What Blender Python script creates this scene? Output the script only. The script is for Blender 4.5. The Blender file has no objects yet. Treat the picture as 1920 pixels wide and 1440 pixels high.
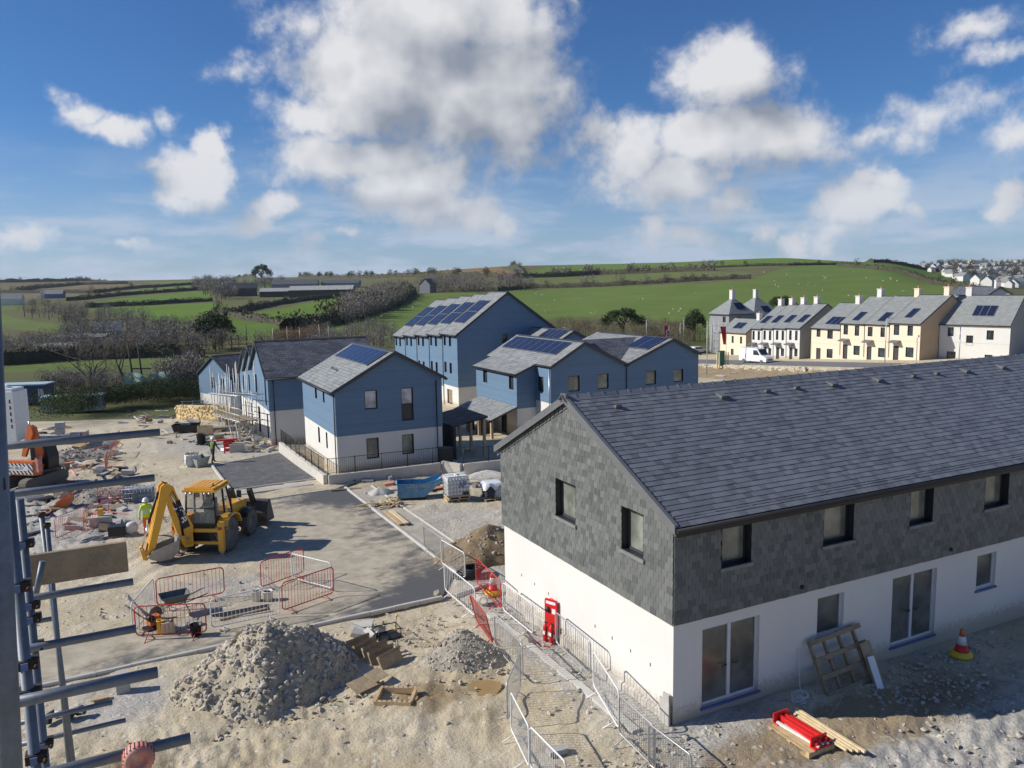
import bpy, bmesh, math, random
import numpy as np
from mathutils import Vector, Matrix
random.seed(7); RNG = np.random.default_rng(11)
sc = bpy.context.scene
R = math.radians
PI = math.pi
# ------------------------------------------------------------------ camera
CAM_H = 10.6; FPX = 1486.0; PITCH = R(7.19); ROLL = R(-1.02); HEAD = R(26.4)
cam_d = bpy.data.cameras.new('camera'); cam = bpy.data.objects.new('camera', cam_d)
sc.collection.objects.link(cam); sc.camera = cam
cam_d.sensor_width = 36.0; cam_d.lens = 36.0 * FPX / 1920.0
cam_d.clip_start = 0.05; cam_d.clip_end = 20000
fwd = Vector((0, math.cos(PITCH), -math.sin(PITCH))); up0 = Vector((0, math.sin(PITCH), math.cos(PITCH))); ri0 = Vector((1, 0, 0))
c_, s_ = math.cos(ROLL), math.sin(ROLL)
CR = ri0 * c_ + up0 * s_; CU = up0 * c_ - ri0 * s_; CF = fwd
m = Matrix((CR, CU, -CF)).transposed().to_4x4(); m.translation = (0, 0, CAM_H); cam.matrix_world = m
# ------------------------------------------------------------------ light
SUN_EL = R(33); SUN_AZ_VEC = Vector((-1.0, -0.04, 0)).normalized()      # towards the sun, from the left
sun_d = bpy.data.lights.new('sun', 'SUN'); sun = bpy.data.objects.new('sun', sun_d); sc.collection.objects.link(sun)
sun_d.energy = 5.0; sun_d.angle = R(0.55); sun_d.color = (1.0, 0.95, 0.86)
sdir = SUN_AZ_VEC * math.cos(SUN_EL) + Vector((0, 0, math.sin(SUN_EL)))
sun.rotation_euler = sdir.to_track_quat('Z', 'Y').to_euler(); sun.location = (-30, 0, 40)
sc.view_settings.view_transform = 'Standard'; sc.view_settings.look = 'None'
sc.view_settings.gamma = 1.0; sc.view_settings.exposure = 0.06; sc.view_settings.use_curve_mapping = False
sc.cycles.max_bounces = 6; sc.cycles.diffuse_bounces = 3; sc.cycles.glossy_bounces = 3
sc.cycles.transmission_bounces = 4; sc.cycles.transparent_max_bounces = 12; sc.cycles.caustics_reflective = False
sc.cycles.caustics_refractive = False
try:
    sc.cycles.use_denoising = True; sc.cycles.denoiser = 'OPENIMAGEDENOISE'
except Exception: pass

# ------------------------------------------------------------------ pixel geometry of the photograph (1920 x 1440)
def ray(u, v):
    return CR * ((u - 960) / FPX) - CU * ((v - 720) / FPX) + CF
def at_y(u, v, y):
    d = ray(u, v); return Vector((0, 0, CAM_H)) + d * (y / d.y)
def at_z(u, v, z):
    d = ray(u, v); return Vector((0, 0, CAM_H)) + d * ((z - CAM_H) / d.z)
EA = Vector((math.cos(HEAD), math.sin(HEAD), 0)); EB = Vector((-math.sin(HEAD), math.cos(HEAD), 0))
def AB(a, b, z=0.0):
    p = EA * a + EB * b; p.z = z; return p

# ------------------------------------------------------------------ sky
def build_sky():
    w = bpy.data.worlds.new('World'); sc.world = w; w.use_nodes = True
    w.cycles.sampling_method = 'MANUAL'; w.cycles.sample_map_resolution = 256
    nt = w.node_tree; N = nt.nodes; L = nt.links; N.clear()
    out = N.new('ShaderNodeOutputWorld'); bg = N.new('ShaderNodeBackground')
    sky = N.new('ShaderNodeTexSky'); sky.sky_type = 'NISHITA'; sky.sun_disc = False
    sky.sun_elevation = SUN_EL; sky.sun_rotation = math.atan2(SUN_AZ_VEC.x, SUN_AZ_VEC.y)
    sky.altitude = 50; sky.air_density = 1.0; sky.dust_density = 0.1; sky.ozone_density = 6.0
    # --- cloud cover: blobs of vapour in (azimuth, elevation), broken up by noise
    blobs = [(790,40,250,130,1.1),(700,150,170,130,1.15),(860,180,210,150,1.1),(960,235,130,80,1.0),(585,212,120,38,.8),(690,290,200,55,1.0),
             (770,340,150,75,1.0),(850,385,90,42,.8),(985,60,85,85,.6),(560,70,60,60,.6),(1060,10,30,40,.5),
             (1370,150,115,78,1.1),(1420,255,150,72,1.1),(1340,275,120,60,1.0),(1180,300,95,68,.95),(1260,350,150,48,1.0),(1125,260,42,42,.6),(1520,285,70,30,.45),
             (205,222,75,30,.9),(150,195,36,26,.8),(358,330,66,62,1.2),(375,265,34,34,1.0),(290,300,34,18,.5),(520,372,60,34,.8),(480,400,40,30,.6),(440,140,50,22,.5),(318,216,26,20,.5),
             (1665,255,70,26,.5),(1780,215,110,45,.42),(1840,55,75,22,.45),(1890,275,50,40,.5),(1610,385,70,50,.85),(1640,350,40,32,.9),(1905,390,38,34,1.0),(1890,100,60,16,.35),
             (1390,375,50,25,.7),(1230,425,34,34,.75),(1505,440,38,26,.7),(1575,430,60,24,.5),(1700,410,30,20,.6),(580,455,26,34,.6),(30,455,60,30,.6),(940,415,34,26,.6),(660,430,60,22,.5),(1320,440,60,24,.45),(1440,425,24,22,.6),(255,470,40,14,.5)]
    bl = []
    for u, v, a, b, wt in blobs:
        d = ray(u, v).normalized(); bl.append((math.atan2(d.x, d.y), math.asin(d.z), a / FPX * 1.12, b / FPX * 1.12, wt))
    r2 = random.Random(3)
    for i in range(9):                                        # unseen cumulus round the rest of the sky, kept sparse to lower ambient light
        az = r2.uniform(0.75, 2 * PI - 0.75); az = az - 2 * PI if az > PI else az
        el = r2.uniform(0.06, 1.0); k = r2.uniform(.1, .26)
        bl.append((az, el, k * 1.5 / max(.35, math.cos(el)), k * .7, r2.uniform(.3, .6)))
    def math_(nodes, links, op, a, b=None, c=None, clamp=False):
        n = nodes.new('ShaderNodeMath'); n.operation = op; n.use_clamp = clamp
        for i, x in enumerate((a, b, c)):
            if x is None: continue
            if isinstance(x, (int, float)): n.inputs[i].default_value = x
            else: links.new(x, n.inputs[i])
        return n.outputs[0]
    def vm(nodes, links, op, a, b=None, out_i=0, c=None):
        n = nodes.new('ShaderNodeVectorMath'); n.operation = op
        for i, x in enumerate((a, b, c)):
            if x is None: continue
            if isinstance(x, tuple): n.inputs[i].default_value = x
            else: links.new(x, n.inputs[i])
        return n.outputs[out_i]
    def noise(nodes, links, vec, scale, detail, rough, out='Fac'):
        n = nodes.new('ShaderNodeTexNoise'); links.new(vec, n.inputs['Vector'])
        n.inputs['Scale'].default_value = scale; n.inputs['Detail'].default_value = detail; n.inputs['Roughness'].default_value = rough
        return n.outputs[out]
    def make_group(bl, det1, det2, amp):
        g = bpy.data.node_groups.new('cloud_density', 'ShaderNodeTree')
        g.interface.new_socket('P', in_out='INPUT', socket_type='NodeSocketVector')
        g.interface.new_socket('D', in_out='INPUT', socket_type='NodeSocketVector')
        g.interface.new_socket('Density', in_out='OUTPUT', socket_type='NodeSocketFloat')
        gn, gl = g.nodes, g.links
        gi = gn.new('NodeGroupInput'); go = gn.new('NodeGroupOutput')
        nc = noise(gn, gl, gi.outputs['D'], 7.0, det1, .6, 'Color')
        wv = vm(gn, gl, 'MULTIPLY', vm(gn, gl, 'SUBTRACT', nc, (.5, .5, .5)), (.15, .11, 0))
        p = vm(gn, gl, 'ADD', gi.outputs['P'], wv)
        acc = None
        for az, el, a, b, wt in bl:
            q = vm(gn, gl, 'MULTIPLY_ADD', p, (1 / a, 1 / b, 0), 0, (-az / a, -el / b, 0))
            ln = vm(gn, gl, 'LENGTH', q, None, 1)
            dd = math_(gn, gl, 'MULTIPLY_ADD', ln, -wt, wt)
            acc = dd if acc is None else math_(gn, gl, 'MAXIMUM', acc, dd)
        nf = noise(gn, gl, gi.outputs['D'], 20.0, det2, .62)
        dd = math_(gn, gl, 'ADD', acc, math_(gn, gl, 'MULTIPLY_ADD', nf, amp, -amp * .5))
        gl.new(dd, go.inputs['Density'])
        return g
    g = make_group(bl, 5, 8, 1.3); gs = make_group([x for x in bl if x[2] * x[3] > .0011 and x[4] > .45], 2, 2, .8)
    tc = N.new('ShaderNodeTexCoord'); D = tc.outputs['Generated']
    sep = N.new('ShaderNodeSeparateXYZ'); L.new(D, sep.inputs[0])
    az = math_(N, L, 'ARCTAN2', sep.outputs[0], sep.outputs[1]); el = math_(N, L, 'ARCSINE', sep.outputs[2])
    com = N.new('ShaderNodeCombineXYZ'); L.new(az, com.inputs[0]); L.new(el, com.inputs[1])
    g1 = N.new('ShaderNodeGroup'); g1.node_tree = g; L.new(com.outputs[0], g1.inputs['P']); L.new(D, g1.inputs['D'])
    g2 = N.new('ShaderNodeGroup'); g2.node_tree = gs
    L.new(vm(N, L, 'ADD', com.outputs[0], (-.035, .05, 0)), g2.inputs['P']); L.new(vm(N, L, 'ADD', D, (-.035, 0, .05)), g2.inputs['D'])
    g3 = N.new('ShaderNodeGroup'); g3.node_tree = gs; L.new(com.outputs[0], g3.inputs['P']); L.new(D, g3.inputs['D'])
    d1, d2, d3 = g1.outputs[0], g2.outputs[0], g3.outputs[0]
    mr = N.new('ShaderNodeMapRange'); mr.interpolation_type = 'SMOOTHERSTEP'; L.new(d1, mr.inputs[0])
    mr.inputs[1].default_value = -.10; mr.inputs[2].default_value = .68
    alpha = mr.outputs[0]
    lit = math_(N, L, 'MULTIPLY_ADD', math_(N, L, 'SUBTRACT', d3, d2), 1.0, .47)
    lit = math_(N, L, 'ADD', lit, math_(N, L, 'MULTIPLY', math_(N, L, 'SUBTRACT', d1, d3), .42))
    thick = math_(N, L, 'MULTIPLY_ADD', d3, -.20, .10)
    lit = math_(N, L, 'ADD', lit, thick, None, True)
    mc = N.new('ShaderNodeMix'); mc.data_type = 'RGBA'; L.new(lit, mc.inputs[0])
    mc.inputs[6].default_value = (.27, .305, .37, 1); mc.inputs[7].default_value = (.76, .76, .78, 1)
    # thin pale veil of far cloud low over the horizon
    veil_n = noise(N, L, vm(N, L, 'MULTIPLY', D, (6, 6, 26)), 1.2, 6, .6)
    vr = N.new('ShaderNodeMapRange'); vr.interpolation_type = 'SMOOTHSTEP'; L.new(el, vr.inputs[0])
    vr.inputs[1].default_value = .20; vr.inputs[2].default_value = .0; vr.inputs[3].default_value = 0; vr.inputs[4].default_value = 1
    vn = N.new('ShaderNodeMapRange'); vn.interpolation_type = 'SMOOTHSTEP'; L.new(veil_n, vn.inputs[0]); vn.inputs[1].default_value = .40; vn.inputs[2].default_value = .66
    veil = math_(N, L, 'MULTIPLY', vr.outputs[0], math_(N, L, 'MULTIPLY_ADD', vn.outputs[0], .75, .5), None, True)
    sk = vm(N, L, 'MULTIPLY', sky.outputs[0], (.047, .068, .090))
    mv = N.new('ShaderNodeMix'); mv.data_type = 'RGBA'; L.new(veil, mv.inputs[0]); L.new(sk, mv.inputs[6]); mv.inputs[7].default_value = (.45, .54, .68, 1)
    fin = N.new('ShaderNodeMix'); fin.data_type = 'RGBA'; L.new(math_(N, L, 'MULTIPLY', alpha, .97), fin.inputs[0]); L.new(mv.outputs[2], fin.inputs[6])
    far_c = N.new('ShaderNodeMix'); far_c.data_type = 'RGBA'; L.new(math_(N, L, 'MULTIPLY', vr.outputs[0], .85), far_c.inputs[0]); L.new(mc.outputs[2], far_c.inputs[6]); far_c.inputs[7].default_value = (.60, .64, .71, 1); L.new(far_c.outputs[2], fin.inputs[7])
    L.new(fin.outputs[2], bg.inputs[0]); bg.inputs[1].default_value = 1.0
    L.new(bg.outputs[0], out.inputs[0])
build_sky()
# ------------------------------------------------------------------ mesh helpers
COL = sc.collection
class MB:
    def __init__(s): s.v = []; s.f = []; s.m = []; s.sm = []; s.uv = []
    def add(s, vs, fs, mi=0, smooth=False, uvs=None):
        o = len(s.v); s.v.extend([tuple(x) for x in vs])
        for k, f in enumerate(fs):
            s.f.append(tuple(i + o for i in f)); s.m.append(mi); s.sm.append(smooth); s.uv.append(uvs[k] if uvs else None)
        return s
    def box(s, x0, x1, y0, y1, z0, z1, mi=0, M=None):
        vs = [Vector((x, y, z)) for z in (z0, z1) for y in (y0, y1) for x in (x0, x1)]
        if M is not None: vs = [M @ v for v in vs]
        return s.add(vs, [(0, 2, 3, 1), (4, 5, 7, 6), (0, 1, 5, 4), (2, 6, 7, 3), (0, 4, 6, 2), (1, 3, 7, 5)], mi)
    def quad(s, a, b, c, d, mi=0, uv=None): return s.add([a, b, c, d], [(0, 1, 2, 3)], mi, False, [uv] if uv else None)
    def tube(s, pts, r, n=6, mi=0, cap=True, smooth=True, closed=False):
        pts = [Vector(p) for p in pts]; k = len(pts); rs = r if isinstance(r, (list, tuple)) else [r] * k
        vs = []; prev = None
        for i, p in enumerate(pts):
            if closed: t = pts[(i + 1) % k] - pts[i - 1]
            else: t = pts[min(i + 1, k - 1)] - pts[max(i - 1, 0)]
            t = t.normalized() if t.length > 1e-9 else Vector((0, 0, 1))
            if prev is None: x = t.orthogonal().normalized()
            else:
                x = prev - t * prev.dot(t); x = x.normalized() if x.length > 1e-6 else t.orthogonal().normalized()
            prev = x; y = t.cross(x)
            for j in range(n):
                a = 2 * PI * j / n; vs.append(p + (x * math.cos(a) + y * math.sin(a)) * rs[i])
        fs = []
        for i in range(k if closed else k - 1):
            a, b = i * n, ((i + 1) % k) * n
            for j in range(n): fs.append((a + j, a + (j + 1) % n, b + (j + 1) % n, b + j))
        s.add(vs, fs, mi, smooth)
        if cap and not closed:
            o = len(s.v) - len(vs)
            s.f.append(tuple(o + j for j in reversed(range(n)))); s.m.append(mi); s.sm.append(False); s.uv.append(None)
            s.f.append(tuple(o + (k - 1) * n + j for j in range(n))); s.m.append(mi); s.sm.append(False); s.uv.append(None)
        return s
    def lathe(s, prof, n=16, M=None, mi=0, smooth=True, cap=True):
        vs = []; 
        for r, z in prof:
            for j in range(n):
                a = 2 * PI * j / n; v = Vector((r * math.cos(a), r * math.sin(a), z)); vs.append(M @ v if M is not None else v)
        fs = [(i * n + j, i * n + (j + 1) % n, (i + 1) * n + (j + 1) % n, (i + 1) * n + j) for i in range(len(prof) - 1) for j in range(n)]
        if cap and prof[0][0] > 1e-4: fs.append(tuple(reversed(range(n))))
        if cap and prof[-1][0] > 1e-4: fs.append(tuple((len(prof) - 1) * n + j for j in range(n)))
        return s.add(vs, fs, mi, smooth)
    def prism(s, poly, axis, a, b, mi=0, M=None):
        """polygon in the plane across the axis, drawn out from a to b; poly is given as the other two coordinates in order"""
        def P(p, t): 
            v = Vector((t, p[0], p[1])) if axis == 0 else Vector((p[0], t, p[1])) if axis == 1 else Vector((p[0], p[1], t))
            return M @ v if M is not None else v
        n = len(poly); vs = [P(p, a) for p in poly] + [P(p, b) for p in poly]
        fs = [tuple(reversed(range(n))), tuple(range(n, 2 * n))] + [(i, (i + 1) % n, n + (i + 1) % n, n + i) for i in range(n)]
        return s.add(vs, fs, mi)
    def mesh(s, name, mats):
        me = bpy.data.meshes.new(name); me.from_pydata(s.v, [], s.f)
        for m_ in (mats if isinstance(mats, (list, tuple)) else [mats]): me.materials.append(m_)
        if s.f:
            me.polygons.foreach_set('material_index', s.m); me.polygons.foreach_set('use_smooth', s.sm)
            if any(u is not None for u in s.uv):
                ul = me.uv_layers.new(name='UVMap'); arr = []
                for f, u in zip(s.f, s.uv): arr.extend([c for q in (u if u else [(0, 0)] * len(f)) for c in q])
                ul.data.foreach_set('uv', arr)
        me.update(); return me
    def build(s, name, mats, parent=None, fix=True):
        me = s.mesh(name, mats)
        if fix:
            bm = bmesh.new(); bm.from_mesh(me); bmesh.ops.recalc_face_normals(bm, faces=bm.faces); bm.to_mesh(me); bm.free()
        return put(name, me, parent)
def put(name, me, parent=None, M=None):
    o = bpy.data.objects.new(name, me); COL.objects.link(o)
    if parent is not None: o.parent = parent
    if M is not None: o.matrix_basis = M
    return o
def tag(o, label=None, cat=None, group=None, kind=None):
    if label: o['label'] = label
    if cat: o['category'] = cat
    if group: o['group'] = group
    if kind: o['kind'] = kind
    return o
def empty(name, loc, rz=0.0, label=None, cat=None, group=None, scale=1.0):
    o = bpy.data.objects.new(name, None); COL.objects.link(o); o.location = loc; o.rotation_euler = (0, 0, rz); o.scale = (scale,) * 3
    o.empty_display_size = .2
    return tag(o, label, cat, group)
KIDS = {}
def copy_tree(o, parent=None):
    c = o.copy(); COL.objects.link(c); c.parent = parent
    for ch in o.children: copy_tree(ch, c)
    return c
def text(name, body, size, mat, parent, M, ext=.004, font_scale=1.0, align='CENTER', offset=0.0, sx=1.0):
    cu = bpy.data.curves.new(name, 'FONT'); cu.body = body; cu.size = size; cu.extrude = ext; cu.align_x = align; cu.align_y = 'CENTER'; cu.offset = offset
    cu.resolution_u = 3; cu.materials.append(mat)
    o = bpy.data.objects.new(name, cu); COL.objects.link(o); dg = bpy.context.evaluated_depsgraph_get(); me = bpy.data.meshes.new_from_object(o.evaluated_get(dg)); bpy.data.objects.remove(o)
    if not me.materials: me.materials.append(mat)
    return put(name, me, parent, M @ Matrix.Diagonal((sx, 1, 1, 1)))
def frame_M(origin, x, y):
    x = Vector(x).normalized(); y = Vector(y); y = (y - x * y.dot(x)).normalized(); z = x.cross(y)
    M = Matrix((x, y, z)).transposed().to_4x4(); M.translation = origin; return M
def rotz(a): return Matrix.Rotation(a, 4, 'Z')

# ------------------------------------------------------------------ noise for shaping (numpy)
def _h(ix, iy, seed):
    n = (ix.astype(np.int64) * 374761393 + iy.astype(np.int64) * 668265263 + seed * 1442695041) & 0x7fffffff
    n = ((n ^ (n >> 13)) * 1274126177) & 0x7fffffff
    return ((n ^ (n >> 16)) & 0xffff) / 65535.0
def vnoise(x, y, seed=0):
    ix, iy = np.floor(x), np.floor(y); fx, fy = x - ix, y - iy
    fx = fx * fx * (3 - 2 * fx); fy = fy * fy * (3 - 2 * fy)
    a, b, c, d = _h(ix, iy, seed), _h(ix + 1, iy, seed), _h(ix, iy + 1, seed), _h(ix + 1, iy + 1, seed)
    return a + (b - a) * fx + (c - a) * fy + (a - b - c + d) * fx * fy
def fbm(x, y, o=4, seed=0):
    s, a, t = 0, .5, 0
    for i in range(o): s = s + a * vnoise(x * 2 ** i, y * 2 ** i, seed + i); t += a; a *= .5
    return s / t
def sstep(a, b, x):
    t = np.clip((np.asarray(x, float) - a) / (b - a), 0, 1); return t * t * (3 - 2 * t)

# ------------------------------------------------------------------ materials
MATS = {}
def nodes_of(name):
    m_ = bpy.data.materials.new(name); m_.use_nodes = True; nt = m_.node_tree
    return m_, nt, nt.nodes['Principled BSDF']
class NT:
    def __init__(s, nt): s.nt = nt; s.N = nt.nodes; s.L = nt.links
    def val(s, x, sock):
        if isinstance(x, (int, float)): sock.default_value = x
        elif isinstance(x, tuple): sock.default_value = x if len(x) != 3 or sock.type != 'RGBA' else x + (1,)
        else: s.L.new(x, sock)
    def math(s, op, a, b=None, c=None, clamp=False):
        n = s.N.new('ShaderNodeMath'); n.operation = op; n.use_clamp = clamp
        for i, x in enumerate((a, b, c)):
            if x is not None: s.val(x, n.inputs[i])
        return n.outputs[0]
    def mix(s, f, a, b, mode='MIX'):
        n = s.N.new('ShaderNodeMix'); n.data_type = 'RGBA'; n.blend_type = mode; s.val(f, n.inputs[0]); s.val(a, n.inputs[6]); s.val(b, n.inputs[7]); return n.outputs[2]
    def coord(s, out='Object'): return s.N.new('ShaderNodeTexCoord').outputs[out]
    def noise(s, scale, detail=4, rough=.55, vec=None, out='Fac', dist=0.0):
        n = s.N.new('ShaderNodeTexNoise'); n.inputs['Scale'].default_value = scale; n.inputs['Detail'].default_value = detail
        n.inputs['Roughness'].default_value = rough; n.inputs['Distortion'].default_value = dist
        s.L.new(vec if vec is not None else s.coord(), n.inputs['Vector']); return n.outputs[out]
    def vor(s, scale, vec=None, feature='F1', out='Distance'):
        n = s.N.new('ShaderNodeTexVoronoi'); n.feature = feature; n.inputs['Scale'].default_value = scale
        s.L.new(vec if vec is not None else s.coord(), n.inputs['Vector']); return n.outputs[out]
    def ramp(s, f, a, b, lo=0.0, hi=1.0):
        n = s.N.new('ShaderNodeMapRange'); n.interpolation_type = 'SMOOTHSTEP'; s.val(f, n.inputs[0])
        n.inputs[1].default_value = a; n.inputs[2].default_value = b; n.inputs[3].default_value = lo; n.inputs[4].default_value = hi; return n.outputs[0]
    def bump(s, h, strength=.3, dist=.02):
        n = s.N.new('ShaderNodeBump'); n.inputs['Strength'].default_value = strength; n.inputs['Distance'].default_value = dist; s.L.new(h, n.inputs['Height']); return n.outputs[0]
    def scale(s, vec, k):
        n = s.N.new('ShaderNodeVectorMath'); n.operation = 'MULTIPLY'; s.L.new(vec, n.inputs[0]); n.inputs[1].default_value = k; return n.outputs[0]
    def attr(s, name, out='Color'):
        n = s.N.new('ShaderNodeAttribute'); n.attribute_name = name; return n.outputs[out]
    def sep(s, c):
        n = s.N.new('ShaderNodeSeparateColor'); s.L.new(c, n.inputs[0]); return n.outputs
def M_(name, col, rough=.7, metal=0.0, var=.15, vscale=3.0, bump=0.0, bscale=30.0, dirt=None, dirt_amt=.4, spec=.5, coat=0.0):
    """plain procedural surface: colour with slow and fine variation, optional grime and relief"""
    if name in MATS: return MATS[name]
    m_, nt, b = nodes_of(name); t = NT(nt)
    n1 = t.noise(vscale, 5, .6); n2 = t.noise(vscale * 9, 3, .6)
    f = t.math('ADD', t.math('MULTIPLY', n1, .65), t.math('MULTIPLY', n2, .35))
    lo = tuple(max(0, c * (1 - var)) for c in col); hi = tuple(min(1, c * (1 + var)) for c in col)
    c = t.mix(t.ramp(f, .3, .7), lo, hi)
    if dirt:
        d = t.ramp(t.noise(vscale * 2.3, 6, .65), .48, .72); c = t.mix(t.math('MULTIPLY', d, dirt_amt), c, dirt)
    t.val(c, b.inputs['Base Color']); b.inputs['Roughness'].default_value = rough; b.inputs['Metallic'].default_value = metal
    b.inputs['Specular IOR Level'].default_value = spec
    if coat: b.inputs['Coat Weight'].default_value = coat; b.inputs['Coat Roughness'].default_value = .15
    if bump: t.val(t.bump(t.noise(bscale, 5, .65), bump, .02), b.inputs['Normal'])
    MATS[name] = m_; return m_
def slate_mat(name, dark, light, rough=.55, spec=.35):
    m_, nt, b = nodes_of(name); t = NT(nt)
    geo = t.N.new('ShaderNodeNewGeometry'); oi = t.N.new('ShaderNodeObjectInfo')
    r = t.math('FRACT', t.math('ADD', t.math('MULTIPLY', geo.outputs['Random Per Island'], 7.31), t.math('MULTIPLY', oi.outputs['Random'], 13.7)))
    r = t.math('POWER', r, .75)
    n = t.noise(6, 5, .65); c = t.mix(r, dark, light); c = t.mix(t.math('MULTIPLY', t.ramp(n, .45, .75), .3), c, tuple(min(1, x * 1.35) for x in light))
    t.val(c, b.inputs['Base Color']); b.inputs['Roughness'].default_value = rough; b.inputs['Specular IOR Level'].default_value = spec
    t.val(t.bump(t.noise(22, 6, .7), .35, .01), b.inputs['Normal']); MATS[name] = m_; return m_
def roof_mat(name, c1, c2, mortar, bw=.32, bh=.2):
    """far roofs: slate courses too small to pick apart, laid out in metres on the slope (UV)"""
    m_, nt, b = nodes_of(name); t = NT(nt)
    uv = t.coord('UV'); br = t.N.new('ShaderNodeTexBrick'); t.L.new(uv, br.inputs['Vector'])
    br.inputs['Scale'].default_value = 1.0; br.inputs['Brick Width'].default_value = bw; br.inputs['Row Height'].default_value = bh
    br.inputs['Mortar Size'].default_value = .018; br.inputs['Mortar Smooth'].default_value = .3; br.inputs['Bias'].default_value = 0
    t.val(c1, br.inputs['Color1']); t.val(c2, br.inputs['Color2']); t.val(mortar, br.inputs['Mortar'])
    c = t.mix(t.math('MULTIPLY', t.ramp(t.noise(1.3, 5, .6), .4, .7), .35), br.outputs['Color'], tuple(min(1, x * 1.25) for x in c2))
    t.val(c, b.inputs['Base Color']); b.inputs['Roughness'].default_value = .6; b.inputs['Specular IOR Level'].default_value = .3
    t.val(t.bump(t.math('MULTIPLY_ADD', br.outputs['Fac'], -1.0, 1.0), .5, .02), b.inputs['Normal']); MATS[name] = m_; return m_
def clad_mat(name, col, pitch=.16):
    """horizontal lap boards, about four pixels a board at this distance"""
    m_, nt, b = nodes_of(name); t = NT(nt)
    s_ = t.N.new('ShaderNodeSeparateXYZ'); t.L.new(t.coord(), s_.inputs[0])
    z = t.math('DIVIDE', s_.outputs[2], pitch); fr = t.math('FRACT', z); row = t.math('FLOOR', z)
    cmb = t.N.new('ShaderNodeCombineXYZ'); t.val(row, cmb.inputs[2]); wn = t.N.new('ShaderNodeTexWhiteNoise'); t.L.new(cmb.outputs[0], wn.inputs['Vector'])
    v = t.math('MULTIPLY_ADD', wn.outputs['Value'], .10, .95); v = t.math('MULTIPLY', v, t.math('MULTIPLY_ADD', t.noise(2.0, 5, .6), .16, .92))
    line = t.ramp(fr, .88, .97); v = t.math('MULTIPLY', v, t.math('MULTIPLY_ADD', line, -.22, 1.0))
    cc = t.N.new('ShaderNodeCombineColor')
    for i in range(3): t.val(t.math('MULTIPLY', v, col[i]), cc.inputs[i])
    t.L.new(cc.outputs[0], b.inputs['Base Color']); b.inputs['Roughness'].default_value = .6; b.inputs['Specular IOR Level'].default_value = .3
    t.val(t.bump(t.math('MULTIPLY', fr, -1.0), .5, .02), b.inputs['Normal']); MATS[name] = m_; return m_
def glass_mat(name, tint=(.03, .035, .04), rough=.04):
    m_, nt, b = nodes_of(name); t = NT(nt)
    n = t.noise(1.1, 4, .6); t.val(t.mix(t.ramp(n, .35, .7), tint, tuple(x * 2.2 for x in tint)), b.inputs['Base Color'])
    b.inputs['Roughness'].default_value = rough; b.inputs['Specular IOR Level'].default_value = .8; MATS[name] = m_; return m_
def pv_mat(name='solar_cell'):
    m_, nt, b = nodes_of(name); t = NT(nt)
    n = t.noise(2.0, 3, .5); t.val(t.mix(n, (.010, .014, .034), (.024, .032, .08)), b.inputs['Base Color'])
    b.inputs['Roughness'].default_value = .16; b.inputs['Specular IOR Level'].default_value = .32; MATS[name] = m_; return m_
def stripes_mat(name, c1, c2, period, axis=0, skew=0.0):
    m_, nt, b = nodes_of(name); t = NT(nt); s_ = t.N.new('ShaderNodeSeparateXYZ'); t.L.new(t.coord(), s_.inputs[0])
    x = t.math('ADD', s_.outputs[axis], t.math('MULTIPLY', s_.outputs[2], skew)); f = t.math('GREATER_THAN', t.math('FRACT', t.math('DIVIDE', x, period)), .5)
    t.val(t.mix(f, c1, c2), b.inputs['Base Color']); b.inputs['Roughness'].default_value = .5; MATS[name] = m_; return m_
def leaf_mat(name, a, b_, rough=.75, trans=True):
    m_, nt, b = nodes_of(name); t = NT(nt)
    geo = t.N.new('ShaderNodeNewGeometry'); oi = t.N.new('ShaderNodeObjectInfo')
    r = t.math('FRACT', t.math('ADD', geo.outputs['Random Per Island'], t.math('MULTIPLY', oi.outputs['Random'], 5.3)))
    n = t.noise(.35, 3, .6); c = t.mix(t.math('MULTIPLY_ADD', r, .6, t.math('MULTIPLY', n, .4)), a, b_)
    t.val(c, b.inputs['Base Color']); b.inputs['Roughness'].default_value = rough; b.inputs['Specular IOR Level'].default_value = .15
    MATS[name] = m_; return m_
SL_WALL = slate_mat('wall_slate', (.080, .085, .083), (.16, .167, .16)); SL_ROOF = slate_mat('roof_slate', (.10, .106, .12), (.175, .185, .205), .45, .45)
ROOF_L = roof_mat('grey_roof_slates', (.19, .20, .20), (.30, .31, .305), (.09, .09, .09), .4, .25); ROOF_D = roof_mat('dark_roof_slates', (.075, .08, .095), (.15, .155, .175), (.015, .015, .02), .5, .27)
ROOF_G = roof_mat('pale_green_grey_roof', (.21, .222, .218), (.26, .272, .266), (.17, .18, .178), .5, .3)
BLUE = clad_mat('blue_board_cladding', (.135, .215, .315)); PALEBLUE = BLUE
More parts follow.
